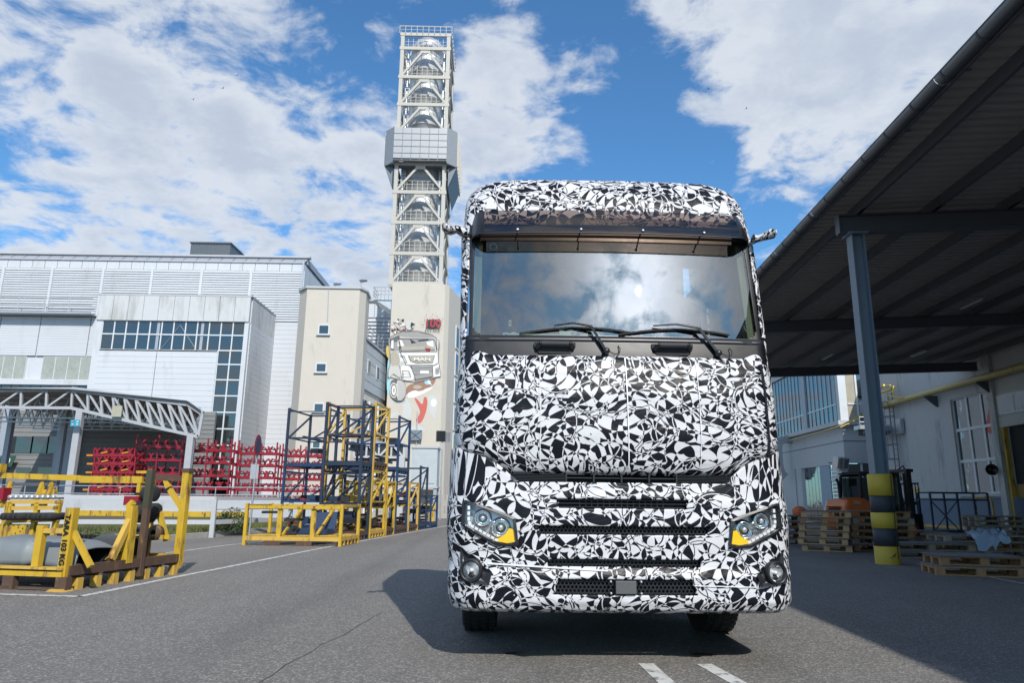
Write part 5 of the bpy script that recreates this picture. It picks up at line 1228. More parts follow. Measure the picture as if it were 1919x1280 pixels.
# local x along front edge; two pallets side by side per layer (left face wood bright, right part grey)
ca, sn = cos(sa), sin(sa)
stack(c1.x-.50*ca+.45*sin(-sa), c1.y+.45*cos(sa)+.22, sa, 6, 1.15, .85, 'the tall stack left of the striped drum', [M_wood, M_wood, M_wood, M_wood, M_woodd])
c2 = gnd(1690, 1035); stack(c2.x-.28, c2.y+.75, radians(-2), 6, 1.55, 1.0, 'the tall stack behind the striped drum', [M_woodd, M_woodg, M_woodd])
c3 = gnd(1492, 1024); stack(c3.x-.05, c3.y+.85, radians(-8), 5, 1.1, .8, 'the grey stack beside the truck', [M_woodg, M_woodd])
c4 = gnd(1762, 1040); stack(c4.x+.15, c4.y+1.9, radians(-4), 3, 1.9, 1.0, 'the low stack right of the striped drum', [M_woodd, M_woodg])
c5 = gnd(1745, 1048); stack(c5.x+.15, c5.y+.45, radians(-3), 2, 1.85, .8, 'the flat grey pair right of the striped drum', [M_woodg])
c6 = gnd(1865, 1085); stack(c6.x+.15, c6.y+.75, radians(-14), 2, 1.35, .9, 'the nearest stack at the right edge', [M_woodd, M_woodd], jit=.08)
c7 = gnd(1885, 1050); stack(c7.x+.3, c7.y+1.3, radians(-6), 3, 1.9, 1.0, 'the wide stack near the right edge', [M_woodg, M_woodd])
c8 = gnd(1900, 1020); stack(c8.x+.6, c8.y+1.6, radians(-6), 5, 1.6, 1.0, 'the rear stack at the right edge', [M_woodg])
# blue tarp scrap
t = thing('plastic_film', 'crumpled pale blue plastic film lying on the wide pallet stack', 'film', tuple(at(1848, 1003, 13.9)))
b = MB(); n_ = 12; vs = []
for i in range(n_+1):
    for j in range(n_+1):
        u, v = i/n_-.5, j/n_-.5; vs.append((u*.62, v*.34-.05, .16*noise.noise((u*7, v*7, 2))+.05-.30*max(0, -v-.1)*2*(1-u)))
b.add(vs, [(i*(n_+1)+j, (i+1)*(n_+1)+j, (i+1)*(n_+1)+j+1, i*(n_+1)+j+1) for i in range(n_) for j in range(n_)], True)
b.build('sheet', mat('pale_blue_film', (.28, .36, .45), .3), t, world=False)
t = thing('orange_bag', 'small orange bag on the ground beyond the grey pallet stack', 'bag', tuple(at(1498, 955, 22)-Vector((0, 0, .1))))
b = MB(); vs = []
for i in range(9):
    for j in range(12): a = 2*pi*j/12; ph = pi*i/8; r = sin(ph)*(.2+.05*noise.noise((cos(a)*2, sin(a)*2, i))); vs.append((r*cos(a)*1.1, r*sin(a), .18*cos(ph)))
b.add(vs, [(i*12+j, (i+1)*12+j, (i+1)*12+(j+1) % 12, i*12+(j+1) % 12) for i in range(8) for j in range(12)], True); b.build('bag_body', mat('orange_cloth', (.65, .14, .04), .7), t, world=False)
t.location.z = .9

# ================================================================ STEEL RACKS (left)
def rack(loc, rz, w, d, h, m_, m2, label, group, mid=(.5,), diag=True, deck=True, load=0):
    load = int(load*2.2)
    """stillage: local x right (width w), y away (depth d), origin front left foot"""
    t = thing('steel_rack', label, 'rack', loc, rz, group); p = .075
    for x in (0, w):
        for y in (0, d): MB().bar((x, y, 0), (x, y, h), p, p, up=(0, 1, 0)).build('post', m_, t, world=False)
    b = MB()
    for y in (0, d): b.bar((0, y, .17), (w, y, .17), .06, .10)
    for x in (0, w): b.bar((x, 0, .17), (x, d, .17), .06, .10)
    b.build('base_frame', m2, t, world=False)
    nf = max(3, int(d/.28)); me = unit(m2)
    for i in range(1, nf): piece('base_rib', m2, t, (w, d*i/nf, .07), (.06, .07, .12))
    for i in range(5): piece('deck_slat', m2, t, (w/2, d*(i+.5)/5, .235), (w-.06, .10, .02)) if deck else None
    for x in (0, w): MB().bar((x, 0, h-.05), (x, d, h-.05), .05).build('top_rail', m_, t, world=False)
    MB().bar((0, d, h-.05), (w, d, h-.05), .05).build('top_rail', m_, t, world=False)
    MB().bar((0, 0, h-.12), (w, 0, h-.12), .03).build('top_rail', m_, t, world=False)
    for f in mid:
        for x in (0, w): MB().bar((x, 0, h*f), (x, d, h*f), .045).build('side_rail', m_, t, world=False)
        MB().bar((0, 0, h*f-.02), (w, 0, h*f-.02), .05, .06).build('side_rail', m_, t, world=False); MB().bar((0, d, h*f), (w, d, h*f), .045).build('side_rail', m_, t, world=False)
    if diag:
        MB().bar((.02, d, h*.55), (w, d-.02, h-.1), .05).build('brace', m_, t, world=False)
        MB().bar((w, .03, h*.5), (w, d-.03, h-.1), .05).build('brace', m_, t, world=False)
        MB().bar((0, .03, h*.5), (0, d-.03, h-.1), .05).build('brace', m_, t, world=False)
    rr = random.Random(load*17+3)
    for i in range(load):   # loose cradles, plates and pads carried on the deck rails
        x = rr.uniform(.15, w-.25); y = rr.uniform(.1, d-.2); z = rr.choice([.32, .45, .6, h*.5+.06, h*.5+.06]); k = rr.random()
        if k < .35: MB().box((x, y, z+.09), (rr.uniform(.2, .45), rr.uniform(.2, .5), .16), rz=rr.uniform(-.3, .3)).build('pad', rr.choice([M_blackm, m_, M_blackp]), t, world=False)
        elif k < .7: MB().bar((x, 0, z), (x, d, z), .06, .08).build('cross_beam', rr.choice([m_, m2, M_rust]), t, world=False)
        else: MB().prism([(-.14, 0), (.14, 0), (.14, .07), (.06, .03), (-.06, .03), (-.14, .07)], -.05, .05, 'y').build('cradle', rr.choice([M_red, M_blackm, M_yel]), t, world=False).location = (x, y, z)
    return t
RG = 'blue and yellow steel racks standing along the lane line'
LA = -atan2(.11, 1)
def ground_rack(px, py, *a, **k): p = gnd(px, py); return rack((p.x, p.y, 0), LA, *a, **k)
# low yellow one in front
r0 = rack((*gnd(457, 1022).xy, 0), -.08, 2.45, 1.5, 1.02, M_yel, M_yel2, 'low yellow transport rack in front of the tall blue and yellow racks', RG, mid=(), diag=False)
for x in (.85, 1.72): 
    for y in (.05, 1.4): MB().bar((x, y, .2), (x, y, 1.0), .12, .06, up=(0, 1, 0)).build('post', M_yel, r0, world=False)
    MB().bar((x+.08, .1, .25), (x+.08, 1.4, .9), .06).build('brace', M_yel, r0, world=False)
MB().bar((-.02, 0, .93), (2.47, 0, .93), .06, .07).build('top_rail', M_yel, r0, world=False)
MB().box((1.55, .8, .32), (.75, .8, .12)).build('blue_plate', M_blue, r0, world=False); MB().box((1.6, 1.15, .55), (.7, .05, .5), M=Matrix.Rotation(-.3, 3, 'X')).build('blue_plate', M_blue, r0, world=False)
for x, z in ((.45, .8), (1.05, .62), (.95, .3)): MB().box((x, .5, z), (.42, .5, .06), rz=.2).build('pad', M_blackm, r0, world=False)
MB().tube([(1.0, .4, .28), (1.1, .45, .42), (1.25, .4, .36)], .05, 8).build('hose', M_blackm, r0, world=False)
for i in range(7): piece('base_rib', M_rust, r0, (2.40, .12+.21*i, .07), (.10, .06, .12))
for x in (.75, 1.55): MB().bb(x-.2, x+.2, -.06, -.035, .0, .12).build('fork_pocket', M_rust, r0, world=False)
# tall ones: (px,py of front left foot), width, depth, height, levels
H1 = 2.06
def tall(px, py, w, d, h, n_, ms, labs, **k):
    p = gnd(px, py)
    for i in range(n_):
        m_, m2 = ms[i]; rack((p.x, p.y, i*h), LA, w, d, h-.0, m_, m2, labs[i], RG, load=k.get('load', (5, 3))[i % 2], mid=k.get('mid', (.52,)))
tall(524, 1002, 1.42, 1.9, H1, 2, [(M_blue, M_blue), (M_blued, M_blue)], ['dark blue rack, lower of the left tall pair, nearest the red rack wall', 'dark blue empty rack on top of the left tall pair'], load=(6, 3))
def lane_rack(Y, w, d, h, n_, ms, labs, load=(7, 4), inset=.22):
    X = (-4.45+(Y-18)*.11 if Y < 23 else -3.9+(Y-23)*.1073)-inset; x0 = X-w*cos(LA); y0 = Y-w*sin(LA)
    for i in range(n_):
        m_, m2 = ms[i]; rack((x0, y0, i*h), LA, w, d, h, m_, m2, labs[i], RG, load=load[i % 2], mid=(.52,))
lane_rack(20.9, 1.12, .95, 1.98, 2, [(M_blued, M_rust), (M_blued, M_blued)], ['dark blue rack with rusty feet in front of the yellow pair at the lane line', 'dark blue open rack top in front of the yellow pair'], (5, 1))
lane_rack(22.05, 1.5, 1.5, H1, 2, [(M_yel, M_yel2), (M_yel2, M_rust)], ['yellow rack, lower of the tall yellow pair', 'yellow rack with a rusty floor on top of the tall yellow pair'], (7, 3))
lane_rack(23.75, 1.35, .95, 1.75, 1, [(M_yel, M_rust)], ['yellow rack between the tall yellow pair and the rear blue pair'], (8, 3))
lane_rack(24.9, 1.95, 1.5, H1-.05, 2, [(M_blue, M_rust), (M_blue, M_blue)], ['blue rack carrying pads, lower of the rear blue pair', 'blue rack top rising behind the yellow pair'], (9, 4))
lane_rack(26.7, 1.6, 1.4, 1.8, 1, [(M_yel2, M_rust)], ['faded yellow rack behind the rear blue pair'], (8, 3))
lane_rack(28.4, 1.4, 1.2, 2.45, 1, [(M_blued, M_blue)], ['tall single blue rack, second from the far end'], (6, 3))
lane_rack(29.9, 1.0, 1.2, 1.35, 1, [(M_blue, M_blue)], ['short narrow blue rack at the far end of the row'], (4, 3), .10)
# ---------------------------------------------------------------- red racks
def red_rack(loc, L, h, label, group, tips=False, seed=0):
    t = thing('red_rack', label, 'rack', loc, -.015, group); rr = random.Random(seed)
    for y in (0, 1.1): MB().bar((0, y, .06), (L, y, .06), .10, .11).build('rail', M_red, t, world=False)
    for x in (.04, L*.48, L-.04):
        MB().bar((x, 0, .0), (x, 0, h), .075).build('post', M_red, t, world=False); MB().bar((x, 1.1, .0), (x, 1.1, h), .075).build('post', M_red, t, world=False)
        MB().bar((x, 0, .08), (x, 1.1, .08), .07).build('cross_beam', M_red, t, world=False)
    n_ = 4 if not tips else 5
    for k in range(n_):
        x = L*(k+.6)/n_*.93+rr.uniform(-.05, .05); y = .02
        for yy_ in (0.02, 1.08):
            cr_ = MB(); cr_.prism([(x-.20, .11), (x+.20, .11), (x+.17, .17), (x+.06, .17), (x+.05, .30), (x+.17, .44), (x+.13, .50), (x, .38), (x-.13, .50), (x-.17, .44), (x-.05, .30), (x-.06, .17), (x-.17, .17)], yy_-.06, yy_+.06, 'y'); cr_.build('cradle', M_red, t, world=False)
    for k in range(n_): x = L*(k+.6)/n_*.93; MB().bar((x, .09, .32), (x, 1.01, .32), .05).build('clamp_bar', M_blackm if not tips else M_red, t, world=False)
    if tips:
        for k in range(2): MB().bar((L*(.2+.5*k), -.05, .18), (L*(.2+.5*k)+.35, -.05, .26), .10, .08).build('orange_tip', M_oran, t, world=False)
        MB().bar((-.35, 0, .06), (0, 0, .06), .11, .1).build('orange_tip', M_oran, t, world=False)
    return t
SIDE = ['left', 'second', 'third', 'right']
for ci, (px0, px1, pyt, Y) in enumerate([(246, 337, 829, 41.5), (340, 430, 835, 42.5), (433, 516, 841, 43.5), (519, 603, 846, 44.5)]):
    a = at(px0, 900, Y); c = at(px1, 900, Y); ztop = at(px0, pyt+4, Y).z; n_ = 6; h = (ztop-.25)/5
    for k in range(n_): red_rack((a.x, Y, k*h+.05), c.x-a.x, h-.001, f'{ORD[k] if k < 5 else "topmost"} red cradle rack in the {SIDE[ci]} column of the big red wall', 'red cradle racks behind the white wall', seed=ci*10+k)
a = at(168, 900, 40.8); c = at(248, 900, 40.8); ztop = at(170, 850, 40.8).z; h = (ztop-.1)/7
for k in range(8): red_rack((a.x+.1*random.random(), 40.8, k*h*.98), c.x-a.x, h*.97, f'{ORD[k] if k < 7 else "topmost"} red rack with orange tips in the stack beside the white column', 'red racks with orange tips', True, seed=50+k)

# ---------------------------------------------------------------- near yellow transport rack
NR = Vector((*gnd(120, 1108).xy, 0)); NF = Vector((*gnd(331, 1076).xy, 0)); nd = (NF-NR); NL = nd.length; na = -atan2(nd.x, nd.y)
yr = thing('transport_rack', 'big battered yellow transport rack in the left foreground with tall end frame', 'rack', NR, na, )
# local: y away along the right side (0..NL), x negative to the left
Mi_ = pw(yr).inverted()
def L_(px, py, ly):   # pixel to local point at local depth ly
    r = ray(px, py); o = Mi_ @ Vector((0, 0, CH)); d = Mi_.to_3x3() @ r; t = (ly-o.y)/d.y; return o+d*t
def side(px, py, lx_=0):
    r = ray(px, py); o = Mi_ @ Vector((0, 0, CH)); d = Mi_.to_3x3() @ r; t = (lx_-o.x)/d.x; return o+d*t
XL = -3.2
def B(name, a, b_, w=.08, h=None, m_=M_yel, up=(0, 0, 1)): return MB().bar(a, b_, w, h, up=up).build(name, m_, yr, world=False)
B('side_rail', (0, 0, .24), (0, NL, .24), .09, .12, M_rust); B('side_rail', (0, -.03, .20), (XL, -.03, .20), .1, .06); B('side_rail', (0, -.04, .27), (XL, -.04, .27), .12, .03, M_yel2)
B('side_rail', (XL, 0, .24), (XL, NL, .24), .09, .12, M_rust); B('side_rail', (0, NL, .24), (XL, NL, .24), .09, .12, M_yel)
for i in range(7): B('cross_member', (0, .2+i*(NL-.3)/6, .16), (XL, .2+i*(NL-.3)/6, .16), .08, .05, M_rust); piece('foot', M_yel2, yr, (0, .2+i*(NL-.3)/6, .07), (.10, .09, .14))
for x in (0, -.78, -1.45, -2.3): piece('foot', M_rust, yr, (x, -.03, .085), (.16, .09, .17))
for x in (0, -.75): B('fork_tunnel', (x, -.05, .03), (x-.65, -.05, .03), .05, .02, M_rust)
MB().prism([(-.16, 0), (.1, 0), (.06, .03), (-.1, .03)], -.12, .06, 'y').build('foot_plate', M_yel2, yr, world=False)
p0 = L_(137, 952, 0); hP = p0.z
tp = B('post', (p0.x, 0, .15), (p0.x, 0, hP), .12, .10, up=(0, 1, 0))
tx = textmesh('TARA 103 KG', .105, M_soot, .002, 'lettering', yr, (p0.x-.005, -.064, .62), (pi/2, pi/2, 0), 1, .002)
p = L_(80, 985, 0); B('post', (p.x, 0, .25), (p.x, 0, p.z), .10, .08, up=(0, 1, 0)); p2 = L_(80, 995, 0); B('rail', (p2.x, 0, p2.z), (p0.x, 0, p2.z+.01), .06, .06, M_yel2)
B('brace', (p0.x+.04, .02, hP-.3), (p0.x+.36, .02, .3), .06)
# mid side post with sloping stay
a = side(234, 1070); tp_ = side(246, 948, 0); ym = a.y; B('post', (0, ym, .25), (0, ym, tp_.z), .11, .12, up=(0, 1, 0)); B('brace', (0, ym, tp_.z-.15), (0, max(.1, side(205, 1074).y), .32), .075, .08, M_yel2)
MB().tube([(-.07, ym, tp_.z-.02), (.0, ym, tp_.z+.05)], .05, 8).build('hook', M_yel, yr, world=False)
# dark rusty mast
a = side(257, 1085); hM = side(277, 879).z; yk = a.y; B('mast', (.02, yk, .05), (.02, yk, hM), .09, .07, M_rust, up=(0, 1, 0)); B('mast', (.02, yk, hM-.55), (.02, yk, hM-.02), .097, .077, mat('mossy_dark_steel', (.05, .05, .03), .9, var=.3), up=(0, 1, 0))
for k in range(6): B('crossbar_stub', (-.22, yk+.03, .55+k*.13), (-.02, yk+.03, .55+k*.13), .05, .04, M_blackm)
# far end frame
hT = L_(340, 900, NL).z
B('post', (.0, NL, .1), (.0, NL, hT+.12), .11, .10, up=(0, 1, 0)); piece('post_cap', M_rust, yr, (0, NL, hT+.15), (.14, .12, .06))
B('top_beam', (.02, NL, hT+.02), (-.75, NL, hT+.05), .09, .09, M_rust); B('top_beam', (-.75, NL-.03, hT), (-1.9, NL-.03, hT-.0), .10, .11); B('top_beam', (-1.9, NL-.03, hT+.02), (-4.4, NL-.03, hT+.08), .09, .09)
B('gusset', (-.02, NL, hT-.45), (-.28, NL, hT-.15), .07); B('gusset', (-.3, NL, hT-.12), (-.36, NL, hT+.0), .08)
for x in (-.80, -.55): B('hanger', (x, NL-.05, hT-.3), (x, NL-.05, hT-.0), .06, .05, M_yel)
B('hanger', (-.85, NL-.08, hT+.12), (-.6, NL-.08, hT+.12), .05, .04)
piece('red_block', M_red, yr, (-.82, NL-.1, hT-.33), (.26, .16, .14))
# black rollers at the far end
for k, (x, z, w) in enumerate([(-.62, hT-.55, .34), (-.55, hT-.22, .22), (-.6, hT-.85, .26)]):
    MB().lathe((x-w/2, NL-.1, z), (1, 0, 0), [(0, 0), (.10, 0), (.12, .02), (.12, w-.02), (.10, w), (0, w)], 18).build('rubber_roller', M_rubber, yr, world=False)
MB().lathe((-.75, NL-.25, .95), (1, .2, 0), [(0, 0), (.09, 0), (.115, .04), (.115, .42), (.09, .46), (0, .46)], 18).build('rubber_roller', M_rubber, yr, world=False)
B('brace', (-.9, NL-.1, .3), (-.8, NL-.1, 1.15), .08); B('brace', (-.35, NL-.12, .95), (-.15, NL-.12, .5), .07); B('brace', (-.5, NL-.1, 1.0), (-.5, NL-.1, .3), .09, .07, M_yel2)
MB().lathe((-.25, NL-.2, .62), (0, -1, 0), [(.05, 0), (.11, 0), (.11, .12), (.05, .12)], 12).build('bolt_hub', M_rust, yr, world=False)
B('rail', (-.95, NL-.25, .56), (0, NL-.25, .56), .06, .06); 
for x in (-.9, -.62, -.38): B('upright', (x, NL-.26, .25), (x, NL-.26, .56), .07, .05)
# left rear ladder frame with rollers and yellow plate
ly = NL-.6
def lp(px, py, y=ly): return L_(px, py, y)
for a, c in (((18, 940), (0, 1018)), ((112, 942), (98, 1012)), ((72, 942), (57, 1018)), ((22, 942), (10, 1022))): B('upright', lp(*a), lp(*c), .07, .06, up=(0, 1, 0))
for a, c in (((20, 941), (116, 941)), ((20, 977), (110, 974)), ((22, 953), (112, 952))): B('crossbar', lp(*a), lp(*c), .06, .06, M_yel2)
for i in range(9):
    c = lp(26+i*9.0 if i < 4 else 36+i*9, 968); MB().lathe(c-Vector((0, .2, 0)), (0, 1, 0), [(0, 0), (.055, 0), (.055, .4), (0, .4)], 12).build('rubber_roller', M_rubber, yr, world=False)
c0, c1_ = lp(17, 983), lp(54, 1022); MB().bb(c0.x, c1_.x, ly-.1, ly-.07, c1_.z, c0.z).build('yellow_plate', M_yel, yr, world=False)
b = MB(); random.seed(2)
for i in range(8): x = random.uniform(c0.x+.04, c1_.x-.04); z = random.uniform(c1_.z+.04, c0.z-.04); b.lathe((x, ly-.1, z), (0, -1, 0), [(0, .004), (.012, .004), (.012, 0)], 8)
b.build('plate_hole', M_rust, yr, world=False)
# hook frames hanging from the long beam, left
for px in (22, 82, 100):
    a = L_(px, 903, NL); B('hanger', a, (a.x-.03, NL-.1, a.z-.42), .08, .06)
a = L_(22, 908, NL); c = L_(108, 908, NL); B('rail', a, c, .05, .05, M_dsteel); a = L_(78, 922, NL); c = L_(105, 922, NL); B('rail', a, c, .07, .07)
a = L_(8, 926, NL); piece('red_block', M_red, yr, (a.x, NL-.1, a.z), (.32, .15, .2)); a = L_(2, 878, NL); piece('top_lug', M_yel, yr, (a.x, NL-.1, a.z), (.3, .12, .14))
for i in range(9):
    c = L_(22+i*10, 932, NL-.2); MB().lathe(c, (0, -1, 0), [(0, .05), (.035, .05), (.035, 0)], 10).build('steel_pin', M_chromed, yr, world=False)
B('rail', L_(16, 934, NL-.2), L_(118, 934, NL-.2), .04, .03, M_dsteel)
# teeth strips low at the back
for i in range(26):
    x = -.25-i*.075
    if -1.0 < x < -.9: continue
    MB().prism([(x-.03, .30), (x+.03, .30), (x+.018, .58), (x-.018, .58)], NL-.5, NL-.44, 'y').build('rubber_tooth', M_blackm, yr, world=False)
# grey moulded cover lying in the rack
gc = thing('moulded_cover', 'grey moulded plastic cover lying in the near yellow rack', 'panel', NR, na)
b = MB(); nu, nv = 36, 14; vs = []
gx0, gx1 = L_(-60, 1050, .35).x, p0.x+.02
for i in range(nu+1):
    u = i/nu; x = gx0+(gx1-gx0)*u
    for j in range(nv+1):
        v = j/nv; prof = [(0, .30), (.02, .44), (.06, .54), (.12, .585), (.4, .62), (.7, .60), (1, .50)]
        k = v*(len(prof)-1); a, c = prof[int(min(k, len(prof)-2))], prof[int(min(k, len(prof)-2))+1]; f = k-int(min(k, len(prof)-2))
        y = .12+(a[0]+(c[0]-a[0])*f)*.95; z = a[1]+(c[1]-a[1])*f
        z -= .10*max(0, (u-.82)/.18)**1.5; z += .04*(1 if .28 < u < .33 or .55 < u < .58 else 0)*(v > .2); z += .012*noise.noise((x*3, y*4, 0)); y += .05*(1 if .60 < u < .68 else 0)*(v < .5)+.03*noise.noise((x*2, z*5, 3))
        vs.append((x, y, z-.02))
b.add(vs, [(i*(nv+1)+j, (i+1)*(nv+1)+j, (i+1)*(nv+1)+j+1, i*(nv+1)+j+1) for i in range(nu) for j in range(nv)], True)
o = b.build('shell', mat('grey_moulding', (.17, .19, .20), .5, var=.12, vs=2, dirt=(.16, .17, .17), dth=.6), gc, world=False); sm = o.modifiers.new('thick', 'SOLIDIFY'); sm.thickness = .012
bc = thing('black_casing', 'black curved casing lying in the yellow rack right of the lettered post', 'panel', NR, na)
b = MB(); vs = []; nu, nv = 14, 10; xa, xb = p0.x-.70, p0.x-.10
for i in range(nu+1):
    u = i/nu
    for j in range(nv+1):
        v = j/nv; vs.append((xa+(xb-xa)*u+.06*sin(v*3), .75+.45*(1-cos(v*2.2))-.05*u, .26+.36*sin(v*1.5)*(1-.1*u)))
b.add(vs, [(i*(nv+1)+j, (i+1)*(nv+1)+j, (i+1)*(nv+1)+j+1, i*(nv+1)+j+1) for i in range(nu) for j in range(nv)], True)
o = b.build('shell', mat('black_moulding', (.02, .02, .022), .35), bc, world=False); sm = o.modifiers.new('thick', 'SOLIDIFY'); sm.thickness = .03

# ================================================================ THE CAMOUFLAGED TRUCK
TX, TY = .842, 5.40
trk = thing('truck', 'large truck wrapped in black and white camouflage film, seen head on', 'truck', (TX, TY, 0), .022)
def tab(T, z):
    if z <= T[0][0]: return T[0][1:]
    for a, c in zip(T[:-1], T[1:]):
        if z <= c[0]:
            f = (z-a[0])/(c[0]-a[0]); f = f if T is CAB else f*f*(3-2*f)*.5+f*.5; return tuple(p+(q_-p)*f for p, q_ in zip(a[1:], c[1:]))
    return T[-1][1:]
# z: (half width, front offset, corner radius)
LOW = [(.37, 1.19, .09, .22), (.40, 1.225, .03, .24), (.46, 1.245, .0, .25), (.62, 1.25, .0, .25), (.70, 1.25, .025, .25), (.78, 1.255, .03, .25), (.98, 1.27, .02, .25), (1.12, 1.27, .03, .26), (1.30, 1.255, .06, .26), (1.46, 1.235, .10, .26), (1.54, 1.20, .16, .24)]
HOOD = [(1.36, 1.12, .085, .20), (1.40, 1.17, .04, .22), (1.48, 1.215, .015, .24), (1.65, 1.235, .0, .25), (1.95, 1.235, .015, .24), (2.15, 1.225, .045, .22), (2.27, 1.21, .085, .20), (2.31, 1.19, .13, .18)]
LOW = [(z, hw*1.045, yf, rc) for z, hw, yf, rc in LOW]; HOOD = [(z, hw*1.035, yf, rc) for z, hw, yf, rc in HOOD]
CAB = [(1.3, 1.255, .14, .12), (2.25, 1.255, .12, .12), (2.44, 1.262, .15, .11), (3.40, 1.285, .345, .12), (3.46, 1.275, .365, .15), (3.62, 1.27, .405, .18), (3.80, 1.26, .455, .22), (3.90, 1.24, .50, .25), (3.98, 1.20, .56, .28), (4.04, 1.14, .63, .31), (4.08, 1.06, .72, .34), (4.105, .94, .87, .36), (4.12, .78, 1.07, .36)]
YB = 2.42
BOW = .05
def bow(x, hw): return BOW*(x/hw)**2
def fy(T, x, z):
    hw, yf, rc = tab(T, z); ax = abs(x); x1 = hw-rc
    if ax <= x1: return yf+bow(x, hw)
    d = min(ax-x1, rc*.999); return yf+bow(x1, hw)+rc-sqrt(rc*rc-d*d)
def perim(T, z, NS=10, NC=12, NFr=60, yb=YB):
    hw, yf, rc = tab(T, z); pts = []; x1 = hw-rc; y1 = yf+bow(x1, hw)+rc
    for i in range(NS): pts.append((-hw, yb+(y1-yb)*i/NS, -1.30-(yb-(yb+(y1-yb)*i/NS) if 0 else (yb-y1)*(1-i/NS))))
    for i in range(NC): a = pi/2*i/NC; pts.append((-x1-rc*cos(a), y1-rc*sin(a), -1.30+rc*a*1.0))
    for i in range(NFr+1): x = -x1+2*x1*i/NFr; pts.append((x, yf+bow(x, hw), x/x1*(1.30-rc*pi/2)))
    for i in range(NC-1, -1, -1): a = pi/2*i/NC; pts.append((x1+rc*cos(a), y1-rc*sin(a), 1.30-rc*a*1.0))
    for i in range(NS-1, -1, -1): pts.append((hw, yb+(y1-yb)*i/NS, 1.30+(yb-y1)*(1-i/NS)))
    return pts
def shell(T, zs, name, m_, drop=None, wr=.004, ztop=None, yb=YB, NFr=60, uvoff=0, solid=.012, label=None, zmap=None, kk=0):
    b = MB(); b.uv = []; rows = [perim(T, z, yb=yb, NFr=NFr) for z in zs]; n_ = len(rows[0]); vacc = 0; pv = None
    for r, (row, z) in enumerate(zip(rows, zs)):
        c = row[n_//2]
        if pv: vacc += sqrt((z-pv[0])**2+(c[1]-pv[1])**2)
        pv = (z, c[1])
        for (x, y, u) in row:
            zz = zmap(x, y, z) if zmap else z
            w = wr*noise.noise((x*6+kk, y*6, zz*7)) + wr*.7*noise.noise((x*17, y*17+kk, zz*15))
            b.v.append((x*(1+w*.3), y-w, zz)); b.uv.append((u+uvoff, zs[0]+vacc))
    for r in range(len(zs)-1):
        for i in range(n_-1):
            q4 = [r*n_+i, r*n_+i+1, (r+1)*n_+i+1, (r+1)*n_+i]
            cx_ = sum(b.v[k][0] for k in q4)/4; cy_ = sum(b.v[k][1] for k in q4)/4; cz_ = sum(b.v[k][2] for k in q4)/4
            if drop and drop(cx_, cy_, cz_): continue
            b.f.append(tuple(q4)); b.sm.append(True); b.mi.append(0)
    o = b.build(name, m_, trk, world=False, label=label)
    if solid: s_ = o.modifiers.new('thick', 'SOLIDIFY'); s_.thickness = solid; s_.offset = -1
    return o
def inpoly(p, poly):
    x, z = p; c = False
    for (x0, z0), (x1, z1) in zip(poly, poly[1:]+poly[:1]):
        if (z0 > z) != (z1 > z) and x < (x1-x0)*(z-z0)/(z1-z0)+x0: c = not c
    return c
def lin(a, c, s_): n_ = max(1, int(round((c-a)/s_))); return [a+(c-a)*i/n_ for i in range(n_)]
# --- lower front and bumper with its air slots
SLOTS = [(1.115, 1.185, .47), (.925, .988, .61), (.700, .752, .57), (.505, .615, .52)]
LAMP0 = [(.800, 1.035), (.86, 1.06), (1.14, 1.155), (1.165, 1.15), (1.165, .985), (1.12, .955), (.93, .855), (.80, .845), (.775, .86)]
LAMP = [(x*1.02, z) for x, z in LAMP0]
FOG = [(1.185, .80), (.985, .65), (1.005, .58), (1.185, .60)]
def slot_hit(x, z):
    for z0, z1, hw in SLOTS:
        if z0 < z < z1 and abs(x) < hw+(.5*(z-z0) if z0 > .9 else -.3*(z-z0)): return True
    return False
def drop_low(x, y, z):
    if y < .7 and (slot_hit(x, z) or inpoly((abs(x), z), LAMP) or inpoly((abs(x), z), FOG)): return True
    if y > .7 and (y-1.62)**2+(z-.52)**2 < .62**2: return True
    return False
zb_ = sorted(set([.37, .40] + [v for s_ in SLOTS for v in s_[:2]] + [1.305]))
zs = []
for a, c in zip(zb_[:-1], zb_[1:]): zs += lin(a, c, .0135)
zs.append(1.305)
def low_top(x, y, z):   # top edge climbs at the sides beside the slot under the hood
    if z <= 1.21: return z
    k = min(1, max(0, (abs(x)-.78)/.30)) if y < .6 else 1; return 1.21+(z-1.21)*(1+k*(.255/.095))
shell(LOW, zs, 'bumper_wrap', CAMO, drop_low, wr=.005, NFr=120, zmap=low_top, kk=1, uvoff=.31)
# hood wrap
zh = lin(1.36, 2.31, .03)+[2.31]
def hood_z(x, y, z):
    k = min(1, max(0, (abs(x)-.83)/.20)) if y < .6 else 1; f = max(0, 1-(z-1.36)/.25); k2 = min(1, max(0, (abs(x)-1.0)/.12)); g_ = max(0, (z-2.1)/.21)
    return z+.11*k*f+ .045*k2*g_
shell(HOOD, zh, 'hood_wrap', CAMO, None, wr=.006, zmap=hood_z, kk=5, yb=1.6)
# inner black nose body behind both
shell([(z, hw-.06, yf+.10, max(.1, rc-.05)) for z, hw, yf, rc in LOW], lin(.42, 1.50, .12)+[1.5], 'inner_nose', M_blackm, lambda x, y, z: y > .7 and (y-1.62)**2+(z-.52)**2 < .62**2, wr=0, NFr=20, solid=0)
MB().bb(-1.1, 1.1, .20, .45, 1.0, 1.7).build('inner_crossmember', M_blackm, trk, world=False)
# slot under the hood: slats
b = MB()
for x in (-.42, -.21, 0, .21, .42): b.bb(x-.006, x+.006, .07, .10, 1.30, 1.37)
b.bb(-.84, .84, .085, .10, 1.335, 1.343)
for k in range(6):
    for s_ in (-1, 1): b.bb(min(s_*.43, s_*.84), max(s_*.43, s_*.84), .075, .095, 1.305+k*.011, 1.309+k*.011)
b.build('upper_grille', M_blackp, trk, world=False)
